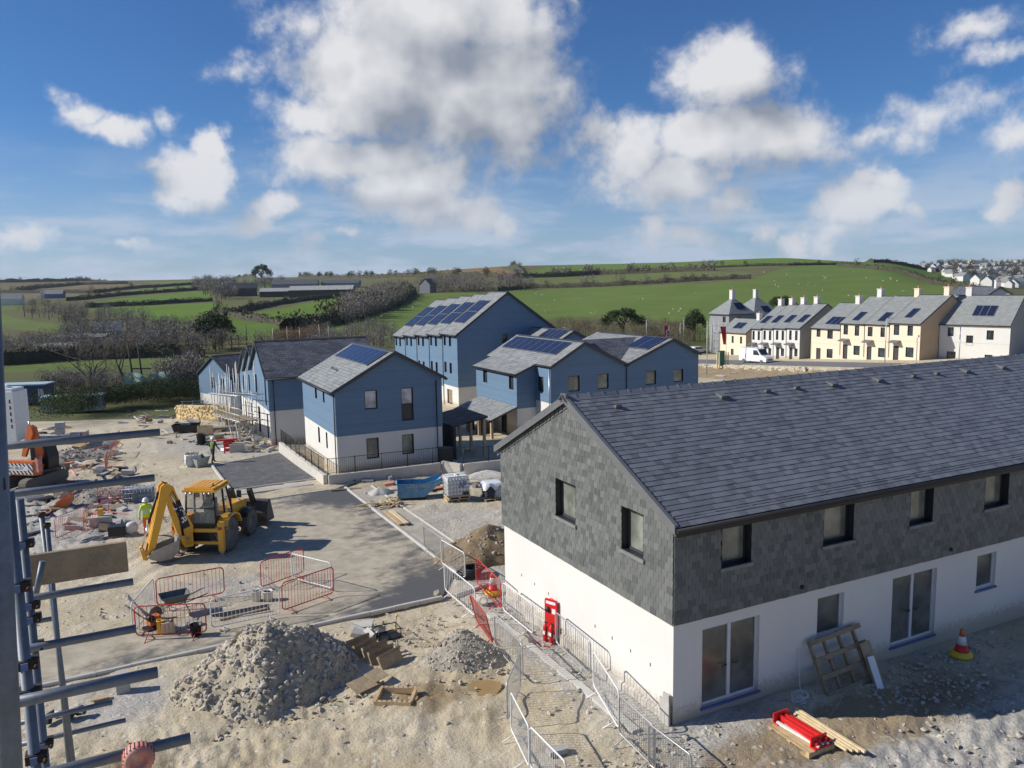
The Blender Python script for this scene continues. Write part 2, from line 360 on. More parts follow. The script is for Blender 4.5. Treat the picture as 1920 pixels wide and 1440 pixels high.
def render_mat(name, col, mud=(.40, .33, .235)):
    m_, nt, b = nodes_of(name); t = NT(nt); s_ = t.N.new('ShaderNodeSeparateXYZ'); t.L.new(t.coord(), s_.inputs[0]); n1 = t.noise(.7, 6, .65); n2 = t.noise(7, 5, .7); n3 = t.noise(60, 3, .6)
    st = t.N.new('ShaderNodeMapping'); st.inputs['Scale'].default_value = (5, 5, .35); t.L.new(t.coord(), st.inputs[0]); n4 = t.noise(1.0, 5, .6, st.outputs[0])
    c = t.mix(t.ramp(n1, .35, .7), tuple(x * .95 for x in col), col); c = t.mix(t.math('MULTIPLY', t.ramp(n4, .55, .8), .16), c, tuple(x * .72 for x in col))
    h = t.math('ADD', s_.outputs[2], t.math('MULTIPLY_ADD', n2, -.9, .30)); c = t.mix(t.math('MULTIPLY', t.ramp(h, .42, -.05), .75), c, mud)
    t.val(c, b.inputs['Base Color']); b.inputs['Roughness'].default_value = .9; b.inputs['Specular IOR Level'].default_value = .2; t.val(t.bump(t.math('ADD', n3, n2), .12, .01), b.inputs['Normal']); MATS[name] = m_; return m_
WHITE = render_mat('white_render', (.70, .685, .645)); _w = M_('white_paint', (.74, .73, .70), .85, var=.03, vscale=.6, bump=.08, bscale=60, dirt=(.62, .58, .52), dirt_amt=.18)
CREAM = M_('cream_render', (.78, .65, .495), .85, var=.04, vscale=.6); GREYR = M_('grey_render', (.25, .26, .27), .85, var=.06, vscale=.6)
FRAME = M_('anthracite_frame', (.018, .020, .026), .45, var=.1); TRIM = M_('anthracite_trim', (.045, .047, .052), .5, var=.15)
TRIM_L = M_('grey_trim', (.13, .135, .14), .55, var=.1); UPVC = M_('white_frame', (.62, .63, .66), .45, var=.06, dirt=(.4, .38, .36), dirt_amt=.3)
SILLB = M_('blue_film_sill', (.08, .13, .30), .45, var=.2); STONE_SILL = M_('slate_sill', (.20, .20, .20), .7, var=.2)
GLASS = glass_mat('window_glass'); GLASS_F = glass_mat('filmed_glass', (.13, .14, .12), .16); GLASS_W = glass_mat('film_covered_glass', (.30, .31, .33), .2); GLASS_P = glass_mat('protected_glass', (.07, .075, .07), .2)  # the two pale glasses carry plastic film and reflected surroundings in their colour
PV = pv_mat(); ALU = M_('aluminium', (.55, .56, .58), .35, .9, .08)
CONC = M_('concrete', (.44, .42, .39), .9, var=.12, vscale=2, bump=.2, bscale=40, dirt=(.30, .27, .23), dirt_amt=.3)
KERB = M_('kerb_concrete', (.52, .50, .46), .9, var=.1, vscale=2, bump=.15, bscale=50, dirt=(.42, .37, .29), dirt_amt=.5)
TIMBER = M_('raw_timber', (.50, .36, .20), .8, var=.25, vscale=5, bump=.15, bscale=40); TIMBER_O = M_('weathered_timber', (.28, .215, .14), .85, var=.25, vscale=5, bump=.2, bscale=40)
TIMBER_P = M_('pale_timber', (.68, .54, .33), .75, var=.15, vscale=6); PLY = M_('dusty_ply', (.36, .27, .17), .85, var=.2, vscale=4, dirt=(.45, .40, .31), dirt_amt=.6)
GALV = M_('galvanised_tube', (.34, .36, .38), .42, .7, .15, 4, dirt=(.25, .23, .2), dirt_amt=.3); TUBE = M_('scaffold_tube', (.15, .17, .20), .5, .35, .22, 6, dirt=(.16, .15, .14), dirt_amt=.4)
RUST = M_('rusty_steel', (.045, .03, .022), .8, .2, .3, 20, bump=.2); BLACKM = M_('black_metal', (.02, .02, .022), .5, .2, .2)
BARR_R = M_('red_barrier_paint', (.52, .035, .025), .5, var=.2, vscale=6, dirt=(.42, .25, .18), dirt_amt=.3); BARR_W = M_('white_barrier_paint', (.72, .72, .70), .5, var=.1, vscale=6, dirt=(.5, .42, .34), dirt_amt=.25)
BARR_G = M_('galvanised_barrier', (.46, .46, .45), .45, .5, .12, 6); BARR_F = M_('faded_red_plastic', (.60, .22, .17), .7, var=.25, vscale=4, dirt=(.55, .47, .38), dirt_amt=.6)
JY = M_('digger_yellow', (.80, .40, .02), .38, var=.08, vscale=4, dirt=(.46, .35, .20), dirt_amt=.5, coat=.15); TYRE = M_('dusty_tyre', (.15, .138, .118), .95, var=.3, vscale=8, dirt=(.20, .17, .13), dirt_amt=.6)
RIM = M_('dusty_rim', (.22, .20, .17), .7, .2, .2); STEELB = M_('worn_bucket_steel', (.36, .35, .33), .5, .5, .2, 5, dirt=(.35, .28, .2), dirt_amt=.5); CHROME = M_('chrome_ram', (.75, .75, .75), .15, 1.0, .05)
BLACKP = M_('black_plastic', (.018, .018, .019), .5, var=.3); HOSE = M_('rubber_hose', (.012, .012, .012), .6, var=.2)
RED = M_('signal_red', (.62, .02, .02), .4, var=.1); ORANGE = M_('digger_orange', (.62, .15, .03), .5, var=.15, vscale=3, dirt=(.4, .28, .2), dirt_amt=.4)
YELLOW = M_('yellow_plastic', (.78, .52, .03), .5, var=.1, dirt=(.5, .4, .25), dirt_amt=.3); WPLAS = M_('white_plastic', (.74, .76, .76), .5, var=.05, dirt=(.55, .52, .46), dirt_amt=.2)
SKIPB = M_('worn_blue_paint', (.10, .255, .42), .6, var=.25, vscale=2.5, dirt=(.34, .42, .46), dirt_amt=.6); LETTER_Y = M_('yellow_lettering', (.70, .48, .05), .6, var=.1)
LETTER_K = M_('black_lettering', (.02, .02, .02), .6); LETTER_W = M_('white_lettering', (.8, .8, .8), .6); LETTER_B = M_('blue_lettering', (.05, .14, .42), .6)
HIVIS = M_('hi_vis_yellow', (.55, .85, .03), .7, var=.1); HIORANGE = M_('hi_vis_orange', (.85, .16, .02), .7, var=.1); SKIN = M_('skin', (.48, .27, .18), .6, var=.08)
DARKCL = M_('dark_workwear', (.022, .026, .024), .85, var=.3); REFL = M_('reflective_band', (.62, .63, .62), .4, var=.05); BOOT = M_('dusty_boots', (.12, .09, .06), .9, var=.2)
CLAY = M_('clay_pipe', (.42, .14, .06), .6, var=.15); STONE_Y = M_('yellow_walling_stone', (.62, .47, .24), .9, var=.3, vscale=3, bump=.3, bscale=20); STONE_G = M_('grey_cream_walling_stone', (.50, .45, .36), .9, var=.3, vscale=2, bump=.3, bscale=12)
SACK = M_('woven_sack', (.66, .67, .64), .8, var=.08, vscale=5, bump=.2, bscale=70); ROCK = slate_mat('broken_stone', (.27, .235, .185), (.52, .47, .40), .9, .2)
EARTH = M_('dug_earth', (.215, .155, .09), .95, var=.3, vscale=2.5, bump=.8, bscale=9, dirt=(.36, .29, .19), dirt_amt=.6); GRAVELM = M_('grey_gravel_heap', (.36, .325, .265), .95, var=.25, vscale=4, bump=1.0, bscale=14, dirt=(.22, .17, .11), dirt_amt=.5)
BARK = M_('grey_bark', (.085, .07, .055), .95, var=.3, vscale=5); TWIG = leaf_mat('bare_twigs', (.115, .095, .078), (.20, .165, .135)); TWIG_R = leaf_mat('russet_twigs', (.17, .095, .05), (.28, .17, .10))
EVER = leaf_mat('evergreen_leaves', (.022, .034, .015), (.075, .10, .042)); HEDGE = leaf_mat('hedge_leaves', (.045, .052, .026), (.12, .115, .065)); IVY = leaf_mat('bank_plants', (.05, .075, .025), (.12, .15, .05))
WOODM = leaf_mat('winter_wood', (.15, .135, .115), (.31, .275, .235))
# ------------------------------------------------------------------ lie of the land
CA, SA = math.cos(HEAD), math.sin(HEAD)
YEL0 = np.array([58.52, 113.23])
WALL_A = 45.1 * CA + 108.3 * SA          # the retaining wall of the right-hand terraces runs along B at this A
def ab_np(x, y): return x * CA + y * SA, -x * SA + y * CA
def z_site(x, y):
    x = np.asarray(x, float); y = np.asarray(y, float)
    z = -0.031 * (np.clip(y, 18, 60) - 18) - .045 * np.clip(y - 60, 0, 200)
    z = z - 3.0 * sstep(12, 40, -x) * sstep(70, 112, y)
    a, b = ab_np(x, y)
    ya, yb = YEL0[0] * CA + YEL0[1] * SA, -YEL0[0] * SA + YEL0[1] * CA
    zp = -1.3 - .065 * (b - yb) + .03 * np.clip(a - ya, -30, 0)
    zp = np.clip(zp, -5.2, 2)
    d = a - WALL_A
    bank = sstep(-13, -.6, d); t = np.where(d > 0, 1.0, .62 * bank)
    t = t * sstep(22, 34, x)
    return z * (1 - t) + zp * t
COLS = [(-700, [(770, 115), (700, 170), (650, 260), (600, 420), (560, 800), (543, 1300), (535, 2000)]),
        (0, [(768, 115), (700, 170), (650, 260), (600, 420), (560, 800), (540, 1300), (528, 2000)]),
        (500, [(742, 125), (690, 170), (640, 230), (600, 340), (560, 600), (535, 1000), (519, 1800)]),
        (1000, [(655, 165), (640, 190), (620, 260), (600, 320), (560, 480), (530, 680), (495, 1200)]),
        (1450, [(655, 165), (640, 190), (610, 270), (570, 370), (530, 520), (500, 750), (482, 1000)]),
        (1640, [(655, 165), (640, 190), (610, 270), (570, 370), (530, 520), (500, 720), (491, 950)]),
        (1790, [(655, 165), (640, 190), (610, 270), (570, 370), (537, 500), (527, 800), (492, 2600)]),
        (1930, [(655, 165), (640, 190), (610, 270), (580, 370), (562, 500), (540, 900), (489, 2600)]),
        (2700, [(655, 165), (640, 190), (610, 270), (580, 370), (562, 500), (540, 900), (485, 2600)])]
RK = np.array([115, 140, 170, 190, 230, 260, 320, 370, 420, 500, 600, 700, 800, 950, 1100, 1300, 1600, 2000, 2600, 7000], float)
_az, _tab = [], []
for u_, prof in COLS:
    rs, zs_ = [], []
    for v_, r_ in prof:
        d = ray(u_, v_); h = math.hypot(d.x, d.y); rs.append(r_); zs_.append(CAM_H + d.z / h * r_)
    d = ray(u_, 560); _az.append(math.atan2(d.x, d.y))
    zz = np.interp(np.log(RK), np.log(rs), zs_)
    last = rs[-1]; zz = np.where(RK > last, zs_[-1] - (RK - last) * .012, zz)
    _tab.append(zz)
_az = np.array(_az); _tab = np.array(_tab)
def z_far(x, y):
    az = np.arctan2(x, y); r = np.hypot(x, y)
    az = np.clip(az, _az[0], _az[-1]); i = np.clip(np.searchsorted(_az, az) - 1, 0, len(_az) - 2); t = (az - _az[i]) / (_az[i + 1] - _az[i]); t = t * t * (3 - 2 * t)
    lr = np.clip(np.log(np.maximum(r, 1)), math.log(RK[0]), math.log(RK[-1])); j = np.clip(np.searchsorted(np.log(RK), lr) - 1, 0, len(RK) - 2)
    s = (lr - np.log(RK)[j]) / (np.log(RK)[j + 1] - np.log(RK)[j])
    z0 = _tab[i, j] * (1 - s) + _tab[i, j + 1] * s; z1 = _tab[i + 1, j] * (1 - s) + _tab[i + 1, j + 1] * s
    return z0 * (1 - t) + z1 * t
def z_ground(x, y):
    x = np.asarray(x, float); y = np.asarray(y, float); r = np.hypot(x, y); az = np.arctan2(x, y)
    k = sstep(.10, .22, az); w = sstep(110 + 65 * k, 165 + 45 * k, r) * (np.abs(az) < 2.0)
    return z_site(x, y) * (1 - w) + z_far(x, y) * w
def zg(x, y): return float(z_ground(x, y))
def gp(u, v, dz=0.0, rmax=6000):
    """the point of the ground that the photograph shows at this pixel"""
    d = ray(u, v); d = d / math.hypot(d.x, d.y); t0 = 6.0
    ts = np.geomspace(6, rmax, 700); zz = CAM_H + d.z * ts; g = z_ground(d.x * ts, d.y * ts) + dz; i = np.argmax(zz < g)
    if i == 0: i = len(ts) - 1
    a, b = ts[i - 1], ts[i]
    for _ in range(16):
        c = (a + b) / 2
        if CAM_H + d.z * c < zg(d.x * c, d.y * c) + dz: b = c
        else: a = c
    return Vector((d.x * b, d.y * b, zg(d.x * b, d.y * b) + dz))
def g_ab(a, b, dz=0.0):
    p = AB(a, b); p.z = zg(p.x, p.y) + dz; return p
def inpoly(px, py, poly):
    r_ = np.zeros(np.shape(px), bool); n = len(poly); j = n - 1
    for i in range(n):
        xi, yi = poly[i]; xj, yj = poly[j]
        c = ((yi > py) != (yj > py)) & (px < (xj - xi) * (py - yi) / (yj - yi + 1e-12) + xi); r_ ^= c; j = i
    return r_
def to_px(x, y, z):
    q = np.stack([x, y, z - CAM_H], -1); f = q @ np.array(CF); f = np.where(f < .01, .01, f)
    return 960 + FPX * (q @ np.array(CR)) / f, 720 - FPX * (q @ np.array(CU)) / f
# land cover of the far fields
FIELDS = [((.125, .185, .048), [(600, 622), (690, 592), (790, 553), (900, 546), (1000, 542), (1200, 537), (1400, 526), (1480, 500), (1570, 497), (1650, 507), (1710, 518), (1800, 541), (1870, 556), (1920, 575), (1920, 640), (1300, 640), (1290, 606), (1210, 602), (1100, 596), (1000, 602), (740, 640), (640, 625)]),
    ((.11, .18, .04), [(1570, 497), (1600, 489), (1690, 497), (1760, 508), (1850, 545), (1900, 560), (1870, 556), (1800, 541), (1710, 518), (1650, 507)]),
    ((.12, .20, .04), [(950, 516), (1050, 497), (1200, 487), (1450, 481), (1600, 487), (1570, 499), (1480, 498), (1280, 506), (1120, 512), (985, 519)]),
    ((.25, .165, .085), [(815, 503), (860, 498), (928, 498), (985, 516), (940, 522), (850, 519)]),
    ((.15, .16, .065), [(640, 522), (690, 511), (815, 503), (850, 519), (760, 523)]),
    ((.135, .165, .06), [(935, 525), (1200, 513), (1335, 508), (1410, 512), (1400, 522), (1200, 534), (985, 538)]),
    ((.12, .205, .035), [(160, 579), (270, 574), (395, 567), (430, 575), (445, 590), (420, 600), (330, 608), (250, 595)]),
    ((.12, .20, .04), [(165, 571), (245, 556), (395, 545), (400, 561), (280, 568)]),
    ((.12, .20, .035), [(480, 587), (560, 572), (640, 556), (660, 575), (620, 596), (590, 606), (545, 610), (520, 603)]),
    ((.11, .18, .04), [(420, 592), (520, 612), (560, 625), (470, 640), (430, 620)]), ((.13, .17, .06), [(430, 578), (480, 568), (570, 558), (560, 565), (480, 577), (440, 588)]),
    ((.115, .165, .05), [(0, 690), (120, 680), (270, 674), (383, 674), (400, 716), (250, 722), (100, 718), (0, 722)]),
    ((.14, .18, .065), [(0, 588), (70, 604), (135, 612), (125, 625), (60, 620), (0, 615)]), ((.13, .17, .06), [(0, 570), (45, 565), (40, 580), (0, 582)]),
    ((.20, .15, .10), [(30, 547), (70, 540), (160, 533), (270, 533), (255, 541), (170, 546)]), ((.17, .13, .09), [(0, 535), (150, 530), (240, 531), (120, 535), (0, 543)]), ((.19, .155, .11), [(10, 552), (160, 549), (130, 559), (0, 560)]),
    ((.13, .185, .06), [(150, 562), (260, 543), (340, 534), (380, 533), (340, 543), (230, 553)]), ((.15, .18, .07), [(260, 529), (420, 523), (500, 524), (430, 530), (340, 534)]),
    ((.12, .19, .045), [(430, 530), (470, 522), (560, 524), (545, 533), (500, 540), (440, 541)])]
SHEETS = []           # areas (in A,B) that carry a laid surface: the ground is kept just below them
def site_polys_mask(a, b, grow=.25):
    m_ = np.zeros(np.shape(a), bool)
    for poly in SHEETS:
        c = np.mean(poly, 0); g = [tuple(c + (np.array(p) - c) * (1 + grow / max(1e-3, np.hypot(*(np.array(p) - c))))) for p in poly]
        m_ |= inpoly(a, b, g)
    return m_
ROAD = [(-3.2, 24.15), (9.5, 25.0), (10.85, 27.2), (10.95, 43.9), (6.2, 43.2), (6.0, 33.0), (-3.2, 30.5)]
ROAD_C = [[(-12.0, 23.7), (9.55, 25.05), (10.86, 27.2), (10.86, 28.6), (-12.0, 28.6)], [(3.5, 28.6), (10.86, 28.6), (10.96, 43.9), (5.6, 43.1)]]
PARK_C = [(5.25, 46.9), (10.25, 47.5), (9.9, 57.6), (5.1, 55.0)]
PATH_C = [(11.05, 27.4), (12.3, 27.6), (12.4, 43.6), (11.15, 43.6)]
SHEETS += ROAD_C + [PARK_C, PATH_C]
PIT = [(2.3, 25.55), (4.1, 25.75), (4.1, 26.25), (2.3, 26.0)]
def build_ground():
    az = np.concatenate([np.linspace(-PI, R(-44), 26)[:-1], np.linspace(R(-44), R(44), 580), np.linspace(R(44), PI, 26)[1:-1]])
    rr = [1.5]
    while rr[-1] < 3400:
        r_ = rr[-1]; k = 1.12 if r_ < 13 else 1.0085 if r_ < 62 else 1.014 if r_ < 2800 else 1.12; rr.append(r_ * k)
    rr = np.array(rr); n, kk = len(rr), len(az)
    RR, AZ = np.meshgrid(rr, az, indexing='ij'); X = RR * np.sin(AZ); Y = RR * np.cos(AZ); Z = z_ground(X, Y)
    a, b = ab_np(X, Y)
    near = 1 - sstep(70, 120, RR)
    mask = site_polys_mask(a, b) & ~((a < 4.6) & (b > 27.0) & (b < 44.5))
    bump = .22 * (fbm(X * .35, Y * .35, 4, 3) - .5) + .12 * (fbm(X * 1.3, Y * 1.3, 4, 9) - .5)
    # trodden, rutted soil in front of the stone heap and down the right-hand side
    rough = .6 * np.exp(-(((a - 1.0) / 4.0) ** 2 + ((b - 18.5) / 2.6) ** 2)) + .8 * np.exp(-(((a - 16) / 7) ** 2 + ((b - 9.5) / 3.0) ** 2)) + 1.5 * np.exp(-(((a + 5.5) / 4.5) ** 2 + ((b - 46) / 9.0) ** 2)) + .5 * np.exp(-(((a - 8.3) / 1.6) ** 2 + ((b - 20.5) / 3.0) ** 2))
    bump += rough * (.35 * (fbm(X * 2.2, Y * 2.2, 3, 21) - .5) + .22 * (fbm(X * 5, Y * 5, 2, 31) - .5))
    rut = np.sin((a * .4 + b * .9) * 7 + 3 * fbm(X * .3, Y * .3, 2, 5)) * np.exp(-((b - 19.0) / 1.6) ** 2) * .03
    bump += rut
    for (a0, b0, a1, b1) in ((-3.5, 19.6, 9.2, 17.2), (6.3, 15.5, 9.0, 21.8), (10.2, 12.0, 24.0, 9.2), (-1.5, 31.5, 4.2, 41.5), (-2.5, 44, .5, 60)):
        L_ = math.hypot(a1 - a0, b1 - b0); tx = ((a - a0) * (a1 - a0) + (b - b0) * (b1 - b0)) / L_; ty = ((a - a0) * -(b1 - b0) + (b - b0) * (a1 - a0)) / L_ + .25 * np.sin(tx * .35); inside = sstep(0, 1, tx) * (1 - sstep(L_ - 1, L_, tx))
        for o_ in (-.85, .85): q_ = (ty - o_); bump += inside * (-.05 * np.exp(-(q_ / .20) ** 2) + .022 * np.exp(-((np.abs(q_) - .38) / .12) ** 2) + .015 * np.exp(-(q_ / .2) ** 2) * np.sin(tx * 14))
    t0, t1 = gp(95, 880), gp(190, 832); tl = math.hypot(t1.x - t0.x, t1.y - t0.y); tx = ((X - t0.x) * (t1.x - t0.x) + (Y - t0.y) * (t1.y - t0.y)) / tl; ty = ((X - t0.x) * -(t1.y - t0.y) + (Y - t0.y) * (t1.x - t0.x)) / tl
    trench = (1 - sstep(.75, 1.25, np.abs(ty + .8 * (fbm(X * .5, Y * .5, 2, 77) - .5)))) * sstep(-1.5, 0, tx) * (1 - sstep(tl, tl + 1.5, tx)); bump -= 1.1 * trench
    pud = np.exp(-((X + .57) ** 2 / .5 + (Y - 20.3) ** 2 / .6)); bump = bump * (1 - pud) - .10 * pud
    Z = Z + np.where(mask, -.05, bump * near)
    Z = np.where(inpoly(a, b, PIT), Z - .5, Z)
    far = sstep(150, 220, RR); Z += far * (fbm(X / 60, Y / 60, 3, 8) - .5) * 1.2
    # land cover
    U, V = to_px(X, Y, z_ground(X, Y))
    cov = np.empty(X.shape + (4,)); base = np.array([.115, .125, .055]); br = np.array([.15, .13, .085]); f = fbm(X / 45, Y / 45, 4, 14)[..., None]
    cov[..., :3] = base * (1 - f) + br * f; cov[..., 3] = 1
    wob = (fbm(X / 25, Y / 25, 3, 40) - .5) * 4
    for col, poly in FIELDS:
        i_ = inpoly(U, V + wob, poly) & (RR > 140) & (np.abs(AZ) < 1)
        cov[i_, :3] = col
    cov[..., :3] *= (.86 + .28 * fbm(X / 18, Y / 18, 3, 51))[..., None]
    soil = np.zeros(X.shape + (4,)); soil[..., 3] = 1
    def blob(ca, cb, ra, rb): return np.exp(-(((a - ca) / ra) ** 2 + ((b - cb) / rb) ** 2))
    grey = .9 * blob(12.0, 19, 2.5, 8) + .7 * blob(16, 10, 9, 2.6) + .45 * blob(14.5, 34, 4, 8) + .9 * blob(-3.5, 46, 4.5, 9) + .7 * blob(8, 66, 7, 10) + .6 * blob(-9.5, 62, 4, 6) + .6 * blob(-.5, 22.0, 1.6, 1.6) + .5 * blob(3, 30, 4, 2)
    damp = .8 * blob(15, 12.4, 6, 1.2) + .6 * blob(-9, 52, 5, 5) + .7 * blob(-1.5, 18.4, 2.2, 1.5) + .9 * blob(6.6, 18.5, .9, .9) + 1.4 * sstep(-14, -4, a - WALL_A) * (X > 24) * (a < WALL_A) + .3 * blob(8.3, 22.4, 2, 2.0) + .5 * blob(13, 43.4, 5, 1.2)
    soil[..., 0] = np.clip(grey, 0, 1); soil[..., 1] = np.clip(damp, 0, 1)
    soil[..., 2] = np.clip(sstep(86, 112, RR) * (X < 20) + sstep(0, 4, a - WALL_A) * (X > 24) * .25, 0, 1)
    idx = np.arange(n * kk).reshape(n, kk)
    def mesh_rows(name, i0, i1, mat):
        vv = np.stack([X[i0:i1], Y[i0:i1], Z[i0:i1]], -1).reshape(-1, 3); m0 = i1 - i0; g = np.arange(m0 * kk).reshape(m0, kk)
        q = np.stack([g[:-1], np.roll(g, -1, 1)[:-1], np.roll(g, -1, 1)[1:], g[1:]], -1).reshape(-1, 4)
        me = bpy.data.meshes.new(name); me.vertices.add(len(vv)); me.vertices.foreach_set('co', vv.ravel()); me.loops.add(len(q) * 4); me.loops.foreach_set('vertex_index', q[:, ::-1].ravel())
        me.polygons.add(len(q)); me.polygons.foreach_set('loop_start', np.arange(0, len(q) * 4, 4)); me.polygons.foreach_set('use_smooth', np.ones(len(q), bool)); me.update()
        for nm, arr in (('cover', cov), ('soil', soil)):
            at = me.color_attributes.new(nm, 'FLOAT_COLOR', 'POINT'); at.data.foreach_set('color', arr[i0:i1].reshape(-1))
        me.materials.append(mat); return put(name, me)
    # --- site soil
    m_, nt, bs = nodes_of('site_soil'); t = NT(nt); co = t.coord()
    s_ = t.sep(t.attr('soil'))
    n1 = t.noise(.28, 6, .62, co); n2 = t.noise(2.2, 6, .68, co); n3 = t.noise(14, 5, .7, co)
    c = t.mix(t.ramp(n1, .35, .65), (.49, .41, .275), (.59, .515, .385)); c = t.mix(t.math('MULTIPLY', t.ramp(n2, .5, .72), .55), c, (.36, .29, .19))
    gf = t.math('ADD', s_[0], t.math('MULTIPLY_ADD', n2, .7, -.35), None, True)
    c = t.mix(t.ramp(gf, .15, .6), c, t.mix(t.ramp(n3, .35, .7), (.34, .325, .295), (.53, .51, .475)))
    df = t.math('ADD', s_[1], t.math('MULTIPLY_ADD', n2, .8, -.42), None, True); c = t.mix(t.math('MULTIPLY', t.ramp(df, .15, .6), .8), c, t.mix(n3, (.20, .14, .075), (.33, .235, .125)))
    vr_ = t.N.new('ShaderNodeVectorRotate'); vr_.rotation_type = 'Z_AXIS'; t.L.new(co, vr_.inputs['Vector']); vr_.inputs['Angle'].default_value = -HEAD - .5
    stk = t.noise(1.0, 6, .65, t.scale(vr_.outputs[0], (.16, 2.1, 1)), dist=.8); c = t.mix(t.math('MULTIPLY', t.ramp(stk, .53, .66), .42), c, (.30, .25, .175)); c = t.mix(t.math('MULTIPLY', t.ramp(stk, .45, .33), .5), c, (.62, .57, .47))
    cells = t.vor(5.0, co, 'F1', 'Color'); st = t.ramp(t.sep(cells)[0], .80, .84); vd = t.vor(5.0, co)
    c = t.mix(t.math('MULTIPLY', t.math('MULTIPLY', st, t.ramp(vd, .42, .3)), .6), c, (.56, .53, .48))
    c = t.mix(t.math('MULTIPLY', t.ramp(n3, .5, .8), .3), c, (.60, .55, .45)); c = t.mix(t.math('MULTIPLY', t.ramp(n3, .46, .25), .35), c, (.24, .19, .125))
    gr = t.math('ADD', s_[2], t.math('MULTIPLY_ADD', n1, .8, -.4), None, True); c = t.mix(t.ramp(gr, .3, .7), c, t.mix(n2, (.07, .095, .03), (.16, .15, .075)))
    t.val(c, bs.inputs['Base Color']); bs.inputs['Roughness'].default_value = .95; bs.inputs['Specular IOR Level'].default_value = .15
    h = t.math('ADD', t.math('MULTIPLY', n2, 1.2), t.math('ADD', t.math('MULTIPLY', n3, .45), t.math('MULTIPLY', t.math('MULTIPLY', st, t.ramp(vd, .45, .1)), .35)))
    t.val(t.bump(h, .75, .09), bs.inputs['Normal'])
    # --- far fields
    m2, nt2, b2 = nodes_of('field_cover'); t2 = NT(nt2); co2 = t2.coord()
    c2 = t2.attr('cover'); k1 = t2.noise(.05, 6, .65, co2); k2 = t2.noise(.6, 4, .6, co2)
    c2 = t2.mix(t2.math('MULTIPLY', t2.ramp(k1, .4, .7), .5), c2, (.15, .17, .06)); c2 = t2.mix(t2.math('MULTIPLY', t2.ramp(k2, .5, .75), .22), c2, (.07, .10, .03))
    t2.val(c2, b2.inputs['Base Color']); b2.inputs['Roughness'].default_value = 1.0; b2.inputs['Specular IOR Level'].default_value = .05
    i_split = int(np.searchsorted(rr, 170))
    tag(mesh_rows('ground', 0, i_split + 1, m_), kind='structure'); tag(mesh_rows('hills', i_split, n, m2), kind='structure')
build_ground()

def sheet(name, poly, mat, dz, step=.5, kind='structure', parent=None, ragged=None):
    """a laid surface: convex outline in (A,B), following the ground"""
    xs = [p[0] for p in poly]; ys = [p[1] for p in poly]; nx = max(2, int((max(xs) - min(xs)) / step)); ny = max(2, int((max(ys) - min(ys)) / step))
    bm = bmesh.new(); gv = [[bm.verts.new((min(xs) + (max(xs) - min(xs)) * i / nx, min(ys) + (max(ys) - min(ys)) * j / ny, 0)) for i in range(nx + 1)] for j in range(ny + 1)]
    for j in range(ny):
        for i in range(nx): bm.faces.new((gv[j][i], gv[j][i + 1], gv[j + 1][i + 1], gv[j + 1][i]))
    cen = Vector((sum(xs) / len(xs), sum(ys) / len(ys), 0))
    for i in range(len(poly)):
        a = Vector((*poly[i], 0)); b = Vector((*poly[(i + 1) % len(poly)], 0)); d = (b - a).normalized(); nrm = Vector((d.y, -d.x, 0))
        if (cen - a).dot(nrm) > 0: nrm = -nrm
        bmesh.ops.bisect_plane(bm, geom=bm.verts[:] + bm.edges[:] + bm.faces[:], plane_co=a, plane_no=nrm, clear_outer=True, dist=1e-5)
    for v in bm.verts:
        p = AB(v.co.x, v.co.y); v.co = (p.x, p.y, zg(p.x, p.y) + dz - (.16 * ragged(v.co.x, v.co.y) if ragged else 0))
    me = bpy.data.meshes.new(name); bm.to_mesh(me); bm.free(); me.materials.append(mat)
    o = put(name, me, parent)
    if kind: o['kind'] = kind
    return o
def tarmac_mat():
    m_, nt, b = nodes_of('dusty_tarmac'); t = NT(nt); co = t.coord()
    n1 = t.noise(.30, 6, .65, co, dist=.6); n2 = t.noise(1.6, 6, .7, co); n3 = t.noise(40, 4, .7, co)
    s_ = t.N.new('ShaderNodeSeparateXYZ'); t.L.new(co, s_.inputs[0])
    a = t.math('ADD', t.math('MULTIPLY', s_.outputs[0], CA), t.math('MULTIPLY', s_.outputs[1], SA)); bb = t.math('ADD', t.math('MULTIPLY', s_.outputs[0], -SA), t.math('MULTIPLY', s_.outputs[1], CA))
    c = t.mix(t.ramp(n3, .3, .7), (.07, .071, .075), (.14, .14, .142))
    vr_ = t.N.new('ShaderNodeVectorRotate'); vr_.rotation_type = 'Z_AXIS'; t.L.new(co, vr_.inputs['Vector']); vr_.inputs['Angle'].default_value = -HEAD - .35
    stk = t.noise(1.0, 6, .7, t.scale(vr_.outputs[0], (.22, 1.5, 1)), dist=.7); d = t.math('ADD', t.math('MULTIPLY', n1, .75), t.math('ADD', t.math('MULTIPLY', n2, .45), t.math('MULTIPLY', stk, .6)))
    # more mud tracked on towards the haul road, cleaner by the kerb
    k = t.ramp(a, 11.5, 3.8, -.25, .30); k = t.math('ADD', k, t.math('MULTIPLY', t.ramp(a, 6.5, 4.0), t.ramp(bb, 27.2, 29.5))); k = t.math('ADD', k, t.ramp(bb, 24, 30, -.38, .10)); k = t.math('ADD', k, t.ramp(bb, 38, 43, 0, -.3))
    dust = t.ramp(t.math('ADD', d, k), .60, .92)
    c = t.mix(t.math('MULTIPLY', dust, .92), c, t.mix(t.ramp(n2, .35, .7), (.40, .345, .255), (.54, .48, .375)))
    t.val(c, b.inputs['Base Color']); b.inputs['Roughness'].default_value = .9; b.inputs['Specular IOR Level'].default_value = .25
    t.val(t.bump(t.math('ADD', n3, t.math('MULTIPLY', n2, 1.2)), .4, .02), b.inputs['Normal']); return m_
TARMAC = tarmac_mat()
TAR_P = M_('car_park_tarmac', (.10, .10, .105), .9, var=.25, vscale=1.2, bump=.4, bscale=30, dirt=(.26, .24, .21), dirt_amt=.55)
